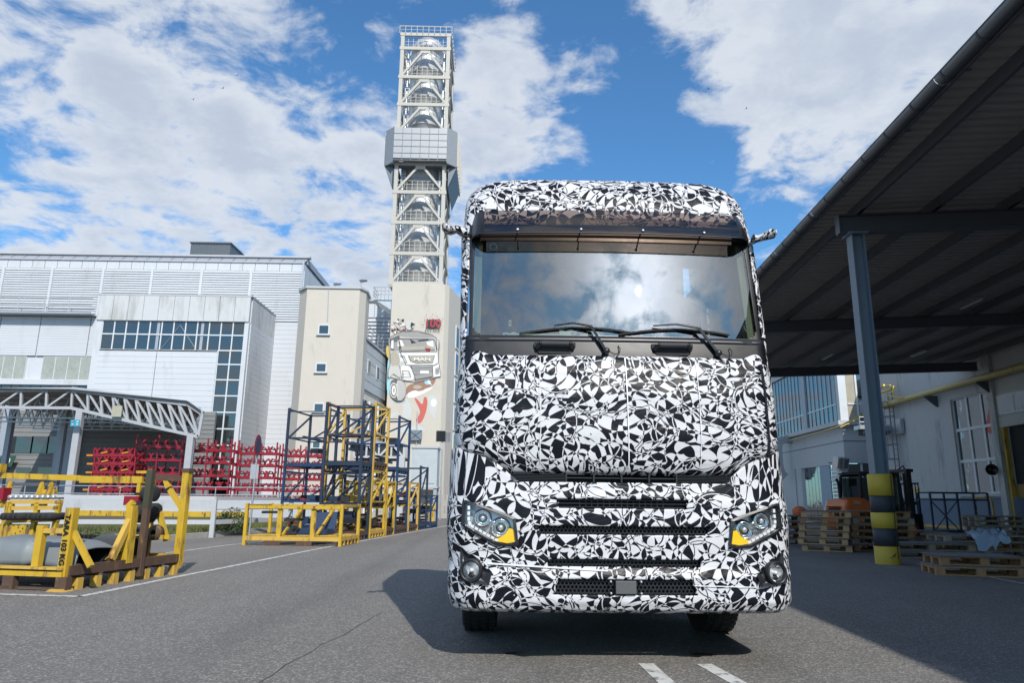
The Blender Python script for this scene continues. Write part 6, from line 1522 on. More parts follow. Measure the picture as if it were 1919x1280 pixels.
# honeycomb meshes in the slots
def honey(z0, z1, hw, y, name='honeycomb_grille'):
    b = MB(); s_ = .017; row = 0; z = z0
    while z < z1+s_:
        x = -hw+(s_ if row % 2 else 0)
        while x < hw:
            yy_ = y+bow(x, 1.25)
            o_ = [(x+s_*1.0*sin(pi/3*k)*.98, z+s_*1.0*cos(pi/3*k)) for k in range(6)]; i_ = [(x+s_*.70*sin(pi/3*k), z+s_*.70*cos(pi/3*k)) for k in range(6)]
            b.add([(p[0], yy_, p[1]) for p in o_]+[(p[0], yy_, p[1]) for p in i_]+[(p[0], yy_+.015, p[1]) for p in i_], [(k, (k+1) % 6, (k+1) % 6+6, k+6) for k in range(6)]+[(k+6, (k+1) % 6+6, (k+1) % 6+12, k+12) for k in range(6)], False)
            x += s_*1.732
        z += s_*1.5; row += 1
    o = b.build(name, M_blackp, trk, world=False); o['kind'] = 'stuff'; return o
honey(.925, .988, .65, .06); honey(.70, .752, .6, .07); honey(.505, .615, .56, .035)
b = MB()
for z in (1.125, 1.15, 1.175): b.bb(-.5, .5, .08, .095, z-.003, z+.003)
for i in range(15): b.bb(-.32+i*.045, -.32+i*.045+.006, .085, .1, 1.12, 1.18)
b.build('radiator_fins', M_blackp, trk, world=False)
MB().bb(-.075, .075, -.022, .03, .515, .605).build('radar_plate', mat('grey_radar_cover', (.085, .09, .095), .45, bump=.3, bs=200), trk, world=False, bevel=.004)
for z in (.52, .60):
    for x in (-.11, .11): MB().lathe((x, .0, z), (0, -1, 0), [(0, .03), (.008, .03), (.009, 0)], 10).build('screw', M_galv, trk, world=False)
# wrap seams, tape and lips
M_tape = mat('white_tape', (.72, .73, .75), .4)
def surf_strip(T, pts, w, name, m_, off=.006, dz=1):
    vs = []
    for x, z in pts: vs += [(x, fy(T, x, z)-off, z+w/2), (x, fy(T, x, z)-off, z-w/2)]
    b = MB(); b.add(vs, [(2*i, 2*i+1, 2*i+3, 2*i+2) for i in range(len(pts)-1)], True); return b.build(name, m_, trk, world=False)
b = MB(); vs = []
for i in range(30): z = 1.42+.85*i/29; vs += [(.045, fy(HOOD, .045, z)-.011, z), (.053, fy(HOOD, .053, z)-.011, z)]
b.add(vs, [(2*i, 2*i+1, 2*i+3, 2*i+2) for i in range(29)], True); b.build('wrap_seam', M_tape, trk, world=False)
surf_strip(LOW, [(.50+.02*i, .575-.002*i*.2) for i in range(24)], .007, 'tape_edge', M_tape, .012)
surf_strip(LOW, [(-1.0+.025*i, .715-.0012*i) for i in range(36)], .012, 'tape_edge', M_tape, .013)
b = MB(); vs = []
for i in range(12): z = 1.5+.73*i/11; x = 1.13; vs += [(x, fy(HOOD, x, z)-.012, z), (x+.022, fy(HOOD, x+.022, z)-.012, z)]
b.add(vs, [(2*i, 2*i+1, 2*i+3, 2*i+2) for i in range(11)], True); b.build('black_edge_gap', M_blackp, trk, world=False)
for x in (-.62, .60):
    vs = []; b = MB()
    for i in range(24): z = 1.44+.83*i/23; xx = x+.01*noise.noise((z*3, x, 0)); vs += [(xx, fy(HOOD, xx, z)-.010, z), (xx+.005, fy(HOOD, xx+.005, z)-.010, z)]
    b.add(vs, [(2*i, 2*i+1, 2*i+3, 2*i+2) for i in range(23)], True); b.build('wrap_seam', M_tape, trk, world=False)
MB().bb(-1.24, 1.24, 2.24, 2.28, .14, 1.0).build('underbody_sky_blocker', M_blackm, trk, world=False)  # full-width panel added to block sky light under the truck
MB().bb(-1.05, 1.05, .5, 1.0, .40, .60).build('lower_crossmember', M_blackm, trk, world=False)
MB().bb(-.55, .55, 2.1, 4.4, .35, .75).build('gearbox_sky_blocker', M_blackm, trk, world=False)  # gearbox mass added to keep sky light out from behind
# --- headlamps
def lamp(s_):
    def P_(x, z, off): return (s_*x, fy(LOW, x, z)-off, z)
    hl = MB(); n_ = len(LAMP)
    # bezel ring
    cx_ = sum(p[0] for p in LAMP)/n_; cz_ = sum(p[1] for p in LAMP)/n_
    def grow(p, g_): d = Vector((p[0]-cx_, p[1]-cz_)); d2 = d.normalized(); return (p[0]+d2.x*g_, p[1]+d2.y*g_)
    def dense(poly, k=4): return [(a[0]+(c[0]-a[0])*i/k, a[1]+(c[1]-a[1])*i/k) for a, c in zip(poly, poly[1:]+poly[:1]) for i in range(k)]
    ou = dense([grow(p, .016) for p in LAMP]); inn = dense([grow(p, -.008) for p in LAMP]); m = len(ou)
    vs = [P_(*p, .018) for p in ou]+[P_(*p, .022) for p in inn]+[(s_*p[0], fy(LOW, p[0], p[1])+.08, p[1]) for p in inn]
    b = MB(); b.add(vs, [(k, (k+1) % m, (k+1) % m+m, k+m) for k in range(m)]+[(k+m, (k+1) % m+m, (k+1) % m+2*m, k+2*m) for k in range(m)], False)
    head = b.build('headlight', M_blackp, trk, world=False)
    # reflector floor
    vs = [(s_*p[0], fy(LOW, p[0], p[1])+.075, p[1]) for p in inn]; b = MB(); b.add(vs+[(s_*cx_, .12, cz_)], [(k, (k+1) % m, m) for k in range(m)], False); b.build('reflector', M_chromed, head, world=False)
    # projector rings
    for x, z, R in ((.91, .968, .062), (1.045, 1.035, .056)):
        y = fy(LOW, x, z); b = MB(); b.lathe((s_*x, y+.055, z), (0, -1, 0), [(R*1.25, 0), (R*1.18, .03), (R*1.05, .035), (R, .045), (R*.90, .045), (R*.86, .02), (R*.70, .005), (R*.66, .03), (R*.60, .032)], 36); b.build('lamp_ring', M_chrome, head, world=False)
        b = MB(); b.lathe((s_*x, y+.055, z), (0, -1, 0), [(R*.62, .0), (R*.58, .02), (R*.42, .034), (R*.2, .041), (.0005, .043)], 28); b.build('projector_lens', M_lenz, head, world=False)
        b = MB(); b.lathe((s_*x, y+.052, z), (0, -1, 0), [(R*.28, .040), (R*.3, .046), (R*.2, .05), (0, .05)], 16); b.build('bulb_cap', M_chromed, head, world=False)
    # light strip: short bright blocks down the outer side and along the lower edge
    path = [(1.150, 1.13), (1.150, 1.09), (1.150, 1.05), (1.148, 1.01), (1.135, .985), (1.105, .968), (1.075, .952), (1.045, .936), (1.015, .920), (.985, .904), (.955, .889), (.925, .874)]
    for i, (a, c) in enumerate(zip(path[:-1], path[1:])):
        mx, mz_ = (a[0]+c[0])/2, (a[1]+c[1])/2; d = Vector((c[0]-a[0], c[1]-a[1])).normalized(); nn = Vector((-d.y, d.x)); L2, W2 = .0135, .0095; vs = []
        for off in (.004, -.03):
            for u_, v_ in ((-1, -1), (1, -1), (1, 1), (-1, 1)): x = mx+d.x*u_*L2+nn.x*v_*W2; z = mz_+d.y*u_*L2+nn.y*v_*W2; vs.append((s_*x, fy(LOW, x, z)-off, z))
        b = MB(); b.add(vs, [(0, 1, 2, 3), (7, 6, 5, 4), (0, 4, 5, 1), (1, 5, 6, 2), (2, 6, 7, 3), (3, 7, 4, 0)]); b.build('light_strip_block', M_led, head, world=False)
    b = MB(); am = [(.80, .868), (.805, .955), (.845, .965), (.875, .925), (.915, .898), (.965, .880), (.95, .872), (.86, .858)]
    b.add([P_(x, z, .002) for x, z in am]+[P_(x, z, -.04) for x, z in am], [tuple(range(8))]+[(k, (k+1) % 8, (k+1) % 8+8, k+8) for k in range(8)], False); b.build('indicator', M_amber, head, world=False)
    # clear cover, gently domed
    cv = [grow(p, -.004) for p in LAMP]; cd = dense(cv); mid_ = [(cx_+(p[0]-cx_)*.5, cz_+(p[1]-cz_)*.5) for p in cd]; m = len(cd)
    vs = [P_(*p, .012) for p in cd]+[P_(*p, .024) for p in mid_]+[P_(cx_, cz_, .028)]
    b = MB(); b.add(vs, [(k, (k+1) % m, (k+1) % m+m, k+m) for k in range(m)]+[(k+m, (k+1) % m+m, 2*m) for k in range(m)], True)
    if s_ < 0: b.f = [f[::-1] for f in b.f]
    b.build('lamp_cover', M_lens, head, world=False)
M_lenz = mat('projector_glass', (.04, .045, .05), .05, spec=1.0, coat=1)
M_fogglass = mat('fog_reflector', (.60, .61, .63), .15, .5, var=.4, vs=40)
for s_ in (-1, 1):
    lamp(s_)
    pan = [(1.205, .82), (.97, .65), (.99, .565), (1.205, .59)]
    def fp(p, off): return (s_*p[0], fy(LOW, p[0], p[1])-off, p[1])
    dn = [(a[0]+(c[0]-a[0])*i/6, a[1]+(c[1]-a[1])*i/6) for a, c in zip(pan, pan[1:]+pan[:1]) for i in range(6)]; m = len(dn)
    ce = (1.12, .66); inn = [(ce[0]+(p[0]-ce[0])*.72, ce[1]+(p[1]-ce[1])*.72) for p in dn]
    b = MB(); b.add([fp(p, .018) for p in dn]+[fp(p, -.004) for p in inn]+[fp(ce, -.02)], [(k, (k+1) % m, (k+1) % m+m, k+m) for k in range(m)]+[(k+m, (k+1) % m+m, 2*m) for k in range(m)], False)
    fo = b.build('fog_lamp_panel', M_blackp, trk, world=False)
    c = (s_*1.12, fy(LOW, 1.12, .665)-.004, .665)
    b = MB(); b.lathe(c, (s_*.25, -1, 0), [(.085, -.02), (.083, .025), (.072, .035), (.066, .02), (.058, .0)], 32); b.build('bezel', M_blackp, fo, world=False)
    b = MB(); b.lathe(c, (s_*.25, -1, 0), [(.060, .008), (.04, -.012), (.015, -.02), (.0005, -.02)], 24); b.build('reflector', M_fogglass, fo, world=False)
    b = MB(); b.lathe(c, (s_*.25, -1, 0), [(.061, .012), (.045, .02), (.02, .026), (.0005, .028)], 24); b.build('fog_lens', M_lens, fo, world=False)
    b = MB(); b.lathe((c[0], c[1]-.0, c[2]), (s_*.25, -1, 0), [(.014, -.02), (.012, .012), (0, .014)], 12); b.build('bulb', M_led, fo, world=False)
# --- cab shell (wrap) with windscreen and side window openings
WX = 1.19
def wzone(x, y, z): return abs(x) < WX and 2.445 < z < 3.385 and y < .7
def drop_cab(x, y, z):
    if abs(x) < WX+.02 and z < 3.40 and y < .75: return True
    if y > .78 and y < 1.75 and 2.45 < z < 3.22+.0: return True
    return False
zc = [1.3, 1.6, 1.9, 2.1, 2.25, 2.35, 2.45]+lin(2.5, 3.385, .06)+lin(3.385, 3.46, .025)+lin(3.46, 3.98, .03)+lin(3.98, 4.12, .012)+[4.12]
cs_ = shell(CAB, zc, 'cab_wrap', CAMO, drop_cab, wr=.006, NFr=50, kk=9)
# roof lid
b = MB(); b.uv = []; rowp = perim(CAB, 4.12, NFr=50); c0 = len(rowp)
for k in range(7):
    f = 1-k/6
    for (x, y, u) in rowp: b.v.append((x*f, YB-(YB-y)*(1-(1-f)*.55) if False else (y*f+1.9*(1-f)), 4.12+.015*(1-f*f))); b.uv.append((u*f, 4.4+.9*(1-f)))
for k in range(6):
    for i in range(c0-1): b.f.append((k*c0+i, k*c0+i+1, (k+1)*c0+i+1, (k+1)*c0+i)); b.sm.append(True); b.mi.append(0)
b.build('roof_wrap', CAMO, trk, world=False)
MB().bb(-1.12, 1.12, YB-.03, YB, 1.0, 3.80).build('cab_back', M_grey, trk, world=False)
# white patch covers on the roof corners
for s_ in (-1, 1):
    x, z = s_*1.03, 3.72; y = fy(CAB, x, z)
    b = MB(); b.add([(x-.05, fy(CAB, abs(x-.05), 3.66)-.01, 3.66), (x+.05, fy(CAB, abs(x+.05), 3.66)-.01, 3.66), (x+.02, fy(CAB, abs(x+.02), 3.77)-.05, 3.755), (x-.03, fy(CAB, abs(x-.03), 3.77)-.05, 3.755)], [(0, 1, 2, 3)], False); b.add([(x-.05, fy(CAB, abs(x-.05), 3.66)-.01, 3.66), (x-.03, fy(CAB, abs(x), 3.77)-.05, 3.755), (x-.0, fy(CAB, abs(x), 3.80)-.0, 3.80), (x+.02, fy(CAB, abs(x), 3.77)-.05, 3.755), (x+.05, fy(CAB, abs(x), 3.66)-.01, 3.66)], [(0, 1, 2), (1, 3, 2), (3, 4, 2)], False); b.build('roof_bulge_cover', M_tape, trk, world=False)
# black panel under the windscreen
BP_ = MB(); BP_.uv = None
def panel(T, xs, zs_, off, name, m_, par=trk, keep=None, solid=0, smooth=True):
    b = MB(); n_ = len(xs)
    for z in zs_:
        for x in xs: b.v.append((x, fy(T, x, z)-off, z))
    for r in range(len(zs_)-1):
        for i in range(n_-1):
            if keep and not keep((xs[i]+xs[i+1])/2, (zs_[r]+zs_[r+1])/2): continue
            b.f.append((r*n_+i, r*n_+i+1, (r+1)*n_+i+1, (r+1)*n_+i)); b.sm.append(smooth); b.mi.append(0)
    o = b.build(name, m_, par, world=False)
    if solid: s_ = o.modifiers.new('thick', 'SOLIDIFY'); s_.thickness = solid; s_.offset = -1
    return o
XS = [-WX-.02+(2*WX+.04)*i/60 for i in range(61)]
pan = panel(CAB, XS, [2.20, 2.24, 2.28, 2.34, 2.40, 2.415], .022, 'scuttle_panel', mat('satin_scuttle_black', (.007, .008, .011), .34, spec=.4), solid=.02)
MB().bb(-1.1, 1.1, .17, .22, 2.38, 2.45).build('scuttle_lip', M_blackm, trk, world=False)
panel(CAB, XS, [2.414, 2.43, 2.46], .012, 'scuttle_lip', M_blackp, solid=.02)
# windscreen glass and its black border
def rr_in(x, z, m_, r=.09):
    x0, x1, z0, z1 = -WX+m_, WX-m_, 2.445+m_*.6, 3.385-m_*1.2; dx = max(x0+r-x, x-(x1-r), 0); dz_ = max(z0+r-z, z-(z1-r), 0); return dx*dx+dz_*dz_ < r*r
ZS = lin(2.45, 3.385, .0155)+[3.385]; XS2 = [-WX+2*WX*i/150 for i in range(151)]
panel(CAB, XS2[::3], ZS[::4]+[3.385], -.004, 'windscreen', M_wind)
panel(CAB, XS2, ZS, .001, 'windscreen_border', M_soot, keep=lambda x, z: not rr_in(x, z, .035))
for s_ in (-1, 1):
    b = MB(); b.bb(s_*1.25-.004, s_*1.25+.004, .78, 1.75, 2.45, 3.22); b.build('side_window', M_sideglass, trk, world=False)
# wipers
def wiper(px_, tip, elbow, piv):
    def Q(x, z, o_=.035): return Vector((x, fy(CAB, x, max(z, 2.3))-o_, z))
    w = MB(); e = Q(*elbow, .06); p_ = Q(*piv, .05); w.bar(p_, e, .028, .02); a = w.build('wiper_arm', M_blackp, trk, world=False)
    b = MB(); t_ = Q(*tip, .02); mid_ = (t_*.5+e*.5); mid_.z += .018; mid_.y -= .02; b.tube([e, mid_, t_], .010, 6, r2=.006); b.build('wiper_rod', M_blackp, a, world=False)
    x0 = tip[0]-.28; x1 = tip[0]+.62; b = MB()
    for i in range(10):
        xa, xb = x0+(x1-x0)*i/10, x0+(x1-x0)*(i+1)/10; za = 2.475+.055*sin(pi*(i/10)*.9); zb2 = 2.475+.055*sin(pi*((i+1)/10)*.9); b.bar(Q(xa, za, .012), Q(xb, zb2, .012), .018, .014)
    b.build('wiper_blade', M_rubber, a, world=False)
    b = MB(); b.lathe(p_+Vector((0, 0, 0)), (0, -1, 0), [(.026, -.03), (.026, .02), (.018, .03), (0, .032)], 16); b.build('pivot_cap', M_blackp, a, world=False)
    b = MB(); b.tube([p_+Vector((.02, 0, .0)), p_+Vector((.06, -.03, -.03)), p_+Vector((.10, -.02, -.02)), p_+Vector((.11, 0, .02)), p_+Vector((.10, .03, .05))], .004, 6); b.build('washer_hose', M_blackm, a, world=False)
wiper(0, (-.50, 2.545), (-.21, 2.535), (-.095, 2.325)); wiper(0, (.30, 2.555), (.66, 2.535), (.80, 2.325))
# grab handles
for x in (-.50, .435):
    y = fy(CAB, x, 2.33)-.02
    rec = MB().prism([(-.165, 2.395), (.165, 2.395), (.165, 2.36), (.125, 2.305), (-.125, 2.305), (-.165, 2.36)], 0, .012, 'y'); ro = rec.build('handle_recess', M_blackm, trk, world=False); ro.location = (x, y-.015, 0)
    hd = MB().bar((-.12, -.04, 2.378), (.12, -.04, 2.378), .03, .028); hd.bar((-.12, -.04, 2.378), (-.145, .0, 2.345), .03, .03); hd.bar((.12, -.04, 2.378), (.145, .0, 2.345), .03, .03); hd.build('grab_handle', M_blackp, ro, world=False, bevel=.006)
    for dx in (-.118, .118): b = MB(); b.lathe((dx, -.055, 2.378), (0, -1, 0), [(.011, 0), (.011, .004), (0, .004)], 12); b.build('bolt', M_soot, ro, world=False)
# --- sun visor
VW = 1.245/1.20
def vis(x, z, o_):  # visor surface: z 3.33..3.60, leaning forward at the bottom
    f = (3.62-z)/.27; return fy(CAB, min(abs(x), 1.19), 3.5)-.03-.16*f-.02*sin(f*pi)+o_
vx = [-1.245+2.49*i/60 for i in range(61)]; vz_ = [3.345+.265*i/8 for i in range(9)]
def vpanel(xs, name, m_, yo=0, dip=True):
    b = MB(); n_ = len(xs)
    for z in vz_:
        for x in xs:
            zz = z+(.012*(1-(x/1.25)**2)); 
            b.v.append((x, vis(x, z, yo)+ (max(0, abs(x)-1.08)/.12)**2*.14, zz))
    for r in range(len(vz_)-1):
        for i in range(n_-1): b.f.append((r*n_+i, r*n_+i+1, (r+1)*n_+i+1, (r+1)*n_+i)); b.sm.append(True); b.mi.append(0)
    return b.build(name, m_, trk, world=False)
vo = vpanel([x for x in vx if abs(x) <= 1.081], 'sun_visor', M_visor)
for s_ in (-1, 1): vpanel([s_*(1.08+.175*i/8) for i in range(9)], 'visor_end', M_soot)
for x in (-.80, -.27, .25, .77):
    for z in (3.375, 3.585):
        b = MB(); b.lathe((x, vis(x, z, -.006), z+.012*(1-(x/1.2)**2)), (0, -1, .3), [(.012, 0), (.012, .005), (.006, .009), (0, .009)], 14); b.build('visor_bolt', M_chromed, trk, world=False)
    b = MB(); b.bar((x, vis(x, 3.38, .01), 3.38), (x, .38, 3.40), .010, .008); b.build('visor_bracket', M_blackm, trk, world=False)
b = MB(); pts = [Vector((x, vis(x, 3.345, -.004)+(max(0, abs(x)-1.08)/.12)**2*.14, 3.343+.012*(1-(x/1.2)**2))) for x in vx]; b.tube(pts, .006, 6); b.build('visor_edge', M_blackp, trk, world=False)
# header strip above the glass
panel(CAB, XS, [3.375, 3.40, 3.44, 3.50], .010, 'header_strip', M_blackp, solid=.01)
# camera mirror arms, wrapped
for s_ in (-1, 1):
    L2 = .20; rg = []; b = MB(); b.uv = []; n_ = 10
    prof = [(0, 0, .055), (.04, .005, .05), (.10, .02, .036), (.15, .0, .042), (.20, .01, .05), (.225, .01, .035), (.23, .01, .0)] if s_ < 0 else [(0, 0, .05), (.03, .0, .035), (.08, .01, .04), (.13, .025, .048), (.17, .02, .04), (.175, .02, 0)]
    for k, (dx, dz_, r) in enumerate(prof):
        for j in range(n_):
            a = 2*pi*j/n_; w = 1+.25*noise.noise((k*3.1, cos(a)*2, sin(a)*2)); b.v.append((s_*(1.225+dx*.9), .33-.12*(dx/.2)+cos(a)*r*1.3*w, 3.375+dz_+sin(a)*r*w*.85)); b.uv.append((dx*1.3+s_, a*.06+k*.01))
    for k in range(len(prof)-1):
        for j in range(n_): b.f.append((k*n_+j, k*n_+(j+1) % n_, (k+1)*n_+(j+1) % n_, (k+1)*n_+j)); b.sm.append(True); b.mi.append(0)
    b.build('mirror_camera_arm', CAMO, trk, world=False)
# crumpled wrap collar at the A pillar foot and below the hood corner
# --- cab interior
cab_in = MB(); cab_in.bb(-1.15, 1.15, .9, 2.35, 1.9, 1.95); cab_in.build('cab_floor', M_dark, trk, world=False)
MB().bb(-1.15, 1.15, 2.30, 2.38, 1.9, 3.95).build('rear_bunk_wall', M_dark, trk, world=False)
MB().bb(-1.12, 1.12, 1.75, 2.29, 2.35, 2.60).build('bunk', M_grey, trk, world=False, bevel=.05)
MB().bb(-1.12, 1.12, .75, 1.3, 3.42, 3.85).build('header_shelf', M_beige, trk, world=False, bevel=.03)
# sun blind housings under the header
for x0, x1 in ((-.98, .18), (.22, .98)): MB().prism([(.50, 3.24), (.56, 3.22), (.72, 3.30), (.74, 3.42), (.44, 3.42)], x0, x1, 'x').build('overhead_console', M_beige, trk, world=False, bevel=.015)
dash = MB().prism([(.30, 2.40), (.36, 2.475), (.55, 2.50), (.85, 2.47), (.98, 2.40), (.98, 1.95), (.36, 1.95)], -1.1, 1.1, 'x'); dash.build('dashboard', mat('dash_grey', (.17, .18, .165), .75), trk, world=False)
MB().prism([(.55, 2.50), (.60, 2.545), (.9, 2.53), (1.0, 2.44), (.85, 2.44)], .1, .95, 'x').build('instrument_cowl', M_brown, trk, world=False, bevel=.02)
b = MB(); b.lathe((.52, 1.05, 2.50), (0, -.55, .85), [(.21, 0), (.225, .012), (.24, 0), (.225, -.012), (.21, 0)], 30); b.bar((.32, 1.05, 2.5), (.72, 1.05, 2.5), .04, .02); b.build('steering_wheel', M_blackm, trk, world=False)
for x in (-.55, .55):
    MB().box((x, 1.55, 2.25), (.52, .5, .16)).build('seat', M_dark, trk, world=False, bevel=.04)
    MB().box((x, 1.80, 2.62), (.50, .14, .70), M=Matrix.Rotation(-.12, 3, 'X')).build('backrest', M_dark, trk, world=False, bevel=.05)
    MB().box((x, 1.86, 3.06), (.28, .10, .20)).build('headrest', M_dark, trk, world=False, bevel=.04)
for s_ in (-1, 1):
    MB().prism([(.24, 2.47), (.34, 2.47), (.54, 3.38), (.42, 3.38)], s_*1.095, s_*1.155, 'x').build('pillar_trim', M_beige, trk, world=False)
    MB().bb(s_*1.15-.02, s_*1.15+.02, .6, 2.3, 1.9, 2.46).build('door_trim', M_grey, trk, world=False); MB().bb(s_*1.15-.02, s_*1.15+.02, 1.76, 2.3, 2.46, 3.4).build('door_trim', M_grey, trk, world=False)
MB().box((-1.0, .50, 3.02), (.07, .05, .62), M=Matrix.Rotation(.0, 3, 'X') @ Matrix.Rotation(.28, 3, 'Y')).build('mirror_display', M_soot, trk, world=False); MB().box((1.02, .55, 2.90), (.13, .05, .42), M=Matrix.Rotation(.06, 3, 'Y')).build('mirror_display', M_soot, trk, world=False)
MB().bb(-1.12, 1.12, .5, .55, 3.40, 3.75).build('inner_header', M_grey, trk, world=False)
MB().bb(-1.02, 1.02, .75, 2.35, 3.88, 3.90).build('cab_ceiling', M_beige, trk, world=False)
# things lying behind the windscreen
def dz2(x): return 2.50
t = thing('parking_permit_box', 'dark tall device standing on the dash in the middle behind the windscreen', 'device', (TX-.035, TY+.44, 2.495))
MB().box((0, 0, .10), (.10, .02, .20)).build('case', mat('navy_case', (.03, .035, .06), .4), t, world=False, bevel=.005); MB().box((.0, -.012, .165), (.026, .003, .024)).build('label_patch', M_paper, t, world=False); MB().box((0, 0, .01), (.07, .06, .02)).build('foot', M_blackm, t, world=False)
def papers(x, y, w, d, label, tilt=.5, h=0):
    t = thing('paper', label, 'paper', (TX+x, TY+y, 2.50+h), random.uniform(-.2, .2)); b = MB(); n_ = 6; vs = []
    for i in range(n_+1):
        for j in range(4): u, v = i/n_-.5, j/3-.5; vs.append((u*w, v*d*cos(tilt), (v+.5)*d*sin(tilt)+.02*noise.noise((u*5+x*7, v*4, 1))))
    b.add(vs, [(i*4+j, (i+1)*4+j, (i+1)*4+j+1, i*4+j+1) for i in range(n_) for j in range(3)], False); b.build('sheet', M_paper, t, world=False); return t
papers(-.82, .42, .20, .12, 'crumpled pale paper at the left end of the dashboard'); papers(-.36, .42, .16, .13, 'folded paper beside the suction mount on the dashboard', .7); papers(-.22, .44, .18, .08, 'flat pale paper near the middle of the dashboard', .4); papers(.1, .46, .24, .08, 'pale paper right of the dark device on the dashboard', .3)
t = thing('white_cable', 'pale strap lying along the left of the dashboard', 'strap', (TX, TY, 2.5)); MB().tube([(-1.0, .40, .0), (-.7, .41, .03), (-.4, .42, .03), (-.1, .43, .03)], .009, 6).build('strap', M_paper, t, world=False)
t = thing('phone_mount', 'black ring shaped phone mount stuck behind the windscreen', 'phone mount', (TX-.29, TY+.36, 2.50)); MB().lathe((0, 0, .10), (0, -1, 0), [(.022, -.01), (.036, -.01), (.036, .01), (.022, .01), (.022, -.01)], 20).build('ring', M_blackm, t, world=False); MB().bar((0, 0, 0), (0, 0, .07), .025, .02).build('stem', M_blackm, t, world=False)
t = thing('tag_card', 'tiny white tag hanging low at the left of the windscreen', 'tag', (TX-.86, TY+.30, 2.60)); MB().box((0, 0, 0), (.022, .003, .05)).build('card', M_paper, t, world=False); MB().box((0, -.002, .0), (.010, .002, .02)).build('print', M_soot, t, world=False)
x_, z_ = -1.01, 3.285; t = thing('round_sticker', 'small round pale blue sticker in the top left corner of the windscreen', 'sticker', (TX+x_, TY+fy(CAB, x_, z_)-.006, z_)); MB().lathe((0, 0, 0), (0, -1, .2), [(.036, 0), (.036, .001), (0, .001)], 24).build('disc', mat('sticker_blue', (.35, .55, .62), .4), t, world=False); MB().lathe((0, -.002, 0), (0, -1, .2), [(.024, 0), (.024, .001), (0, .001)], 24).build('disc_centre', M_dark, t, world=False)
# --- wheels, chassis
def wheel(x, y, R, w, sgn):
    b = MB(); b.lathe((x, y, R), (sgn, 0, 0), [(R*.56, -w/2+.02), (R*.62, -w/2), (R*.93, -w/2+.01), (R, -w/2+.05), (R, w/2-.05), (R*.93, w/2-.01), (R*.62, w/2), (R*.56, w/2-.02)], 48)
    for k in range(48):
        a = 2*pi*k/48
        for j in (-.11, -.04, .04, .11): c = Vector((x+j, y+cos(a+j)*R*.995, R+sin(a+j)*R*.995)); b.box(c, (.05, .045, .018), M=Matrix.Rotation(a+j-pi/2, 3, 'X'))
    o = b.build('wheel', M_rubber, trk, world=False)
    b = MB(); b.lathe((x, y, R), (sgn, 0, 0), [(R*.57, w/2-.03), (R*.5, w/2-.08), (R*.35, w/2-.05), (R*.3, w/2+.0), (R*.12, w/2+.03), (0, w/2+.03)], 32); b.build('rim', M_chromed, o, world=False)
for s_ in (-1, 1):
    wheel(s_*1.075, 1.62, .505, .33, s_)
    wheel(s_*1.05, 5.15, .505, .28, s_); wheel(s_*.74, 5.15, .505, .28, s_)
    MB().bb(s_*.38-.04, s_*.38+.04, 1.0, 6.2, .75, 1.02).build('frame_rail', M_blackm, trk, world=False)
    b = MB(); pts = []
    for i in range(13): a = pi*i/12; pts.append((5.15-cos(a)*.62, .55+sin(a)*.60))
    for a, c in zip(pts[:-1], pts[1:]): b.add([(s_*.62, *a), (s_*1.24, *a), (s_*1.24, *c), (s_*.62, *c), (s_*.62, a[0], a[1]-.02), (s_*1.24, a[0], a[1]-.02), (s_*1.24, c[0], c[1]-.02), (s_*.62, c[0], c[1]-.02)], [(0, 1, 2, 3), (7, 6, 5, 4)])
    b.build('rear_mudguard', M_blackm, trk, world=False)
    MB().bb(s_*1.2 if s_ < 0 else .60, -.60 if s_ < 0 else 1.2, 2.65, 4.2, .42, 1.05).build('fuel_tank', M_chromed, trk, world=False, bevel=.08)
MB().tube([(-1.0, 1.62, .505), (1.0, 1.62, .505)], .07, 10).build('front_axle', M_blackm, trk, world=False); MB().tube([(-1.0, 5.15, .505), (1.0, 5.15, .505)], .10, 10).build('rear_axle', M_blackm, trk, world=False)
MB().bb(-.4, .4, .6, 2.3, .40, 1.3).build('engine_block', M_blackm, trk, world=False)
MB().bb(-1.0, 1.0, .35, .9, .34, .44).build('underrun_beam', M_blackm, trk, world=False)
MB().bb(-.5, .5, 4.8, 5.6, 1.03, 1.12).build('fifth_wheel', M_blackm, trk, world=False, bevel=.02)
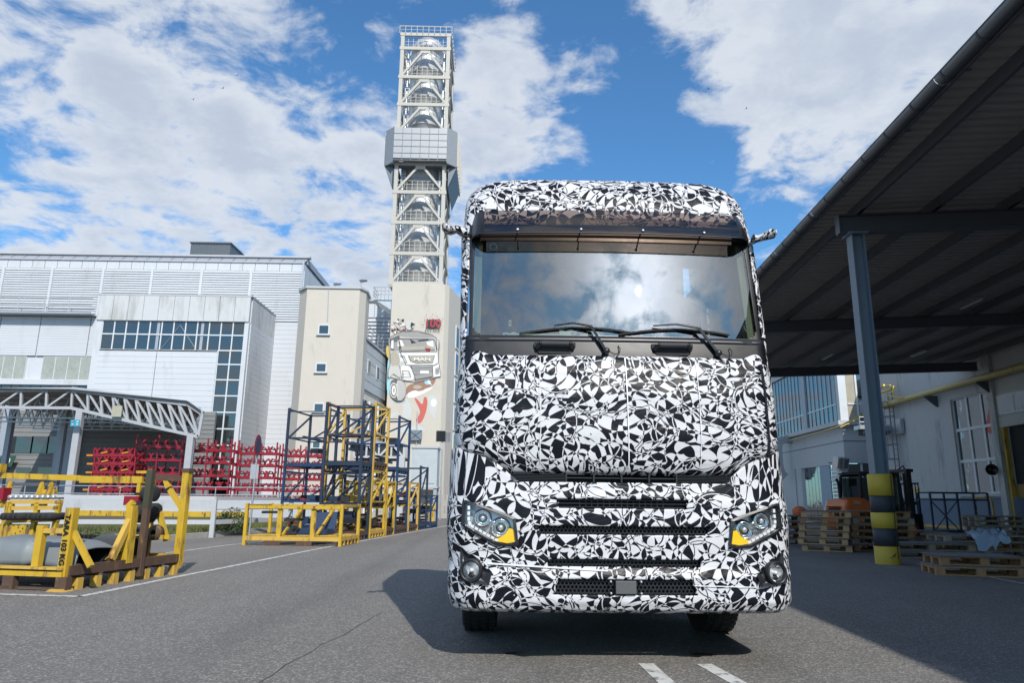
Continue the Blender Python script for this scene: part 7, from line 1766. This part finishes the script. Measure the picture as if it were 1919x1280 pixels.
# ================================================================ small things in the sky and beyond
def bird(px, py, Y, s_, label):
    p = at(px, py, Y); t = thing('bird', label, 'bird', tuple(p), random.uniform(0, 3), 'small dark birds in the sky'); t.scale = (.45, .45, .45)
    MB().lathe((-.16, 0, 0), (1, 0, 0), [(0, 0), (.04, .08), (.035, .2), (0, .34)], 8).build('body', M_soot, t, world=False)
    for k in (-1, 1): b = MB(); b.add([(.05, 0, 0), (-.07, 0, 0), (-.10, k*.28, .10), (-.16, k*.5, .04), (-.02, k*.26, .11)], [(0, 1, 2, 4), (4, 2, 3)], False); b.build('wing', M_soot, t, world=False)
for i, (px, py, lb) in enumerate([(1328, 166, 'bird high in the blue gap above the truck, left of the other'), (1399, 203, 'bird above the truck nearer the canopy'), (444, 141, 'bird left of the flue tower, the highest of its trio'), (418, 165, 'bird left of the flue tower, the middle one of its trio'), (362, 186, 'bird left of the flue tower, the lowest and leftmost of its trio')]): bird(px, py, 45, 1, lb)
M_can = mat('dark_tree_leaf', (.030, .048, .018), .8, var=.5, vs=1.5)
def tree(px, py0, Y, label, h, r, n_=2600):
    b0 = Vector((at(px, 900, Y).x, Y, 0)); t = thing('tree', label, 'tree', b0); MB().tube([b0, b0+Vector((.2, 0, h*.35)), b0+Vector((0, .2, h*.7))], .28, 8, r2=.1).build('trunk', M_woodg, t)
    lf = MB(); random.seed(int(px)); cl_ = [(Vector((random.gauss(0, r*.45), random.gauss(0, r*.45), h*random.uniform(.35, .92))), random.uniform(.5, 1)*r*.42) for _ in range(16)]
    for c, q_ in cl_: MB
    br = MB()
    for c, q_ in cl_: br.tube([b0+Vector((0, 0, h*.3)), b0+c], .06, 5)
    for i in range(n_):
        c, q_ = random.choice(cl_); d = Vector((random.gauss(0, 1), random.gauss(0, 1), random.gauss(0, 1))).normalized()*q_*random.random()**.4; p = b0+c+d
        u = Vector((random.gauss(0, 1), random.gauss(0, 1), random.gauss(0, .6))).normalized(); w = u.cross(Vector((random.gauss(0, 1), random.gauss(0, 1), random.gauss(0, 1)))).normalized(); s_ = random.uniform(.10, .24)
        lf.add([p-u*s_, p-w*s_*.5, p+u*s_, p+w*s_*.5], [(0, 1, 2, 3)])
    br.build('branch', M_woodg, t); lf.build('crown', M_can, t, kind='stuff')
tree(852, 800, 72, 'dark green tree showing in the gap between the mural tower and the truck', 13, 3.0)
tree(1500, 900, 110, 'distant dark green tree beyond the white block', 12, 4)
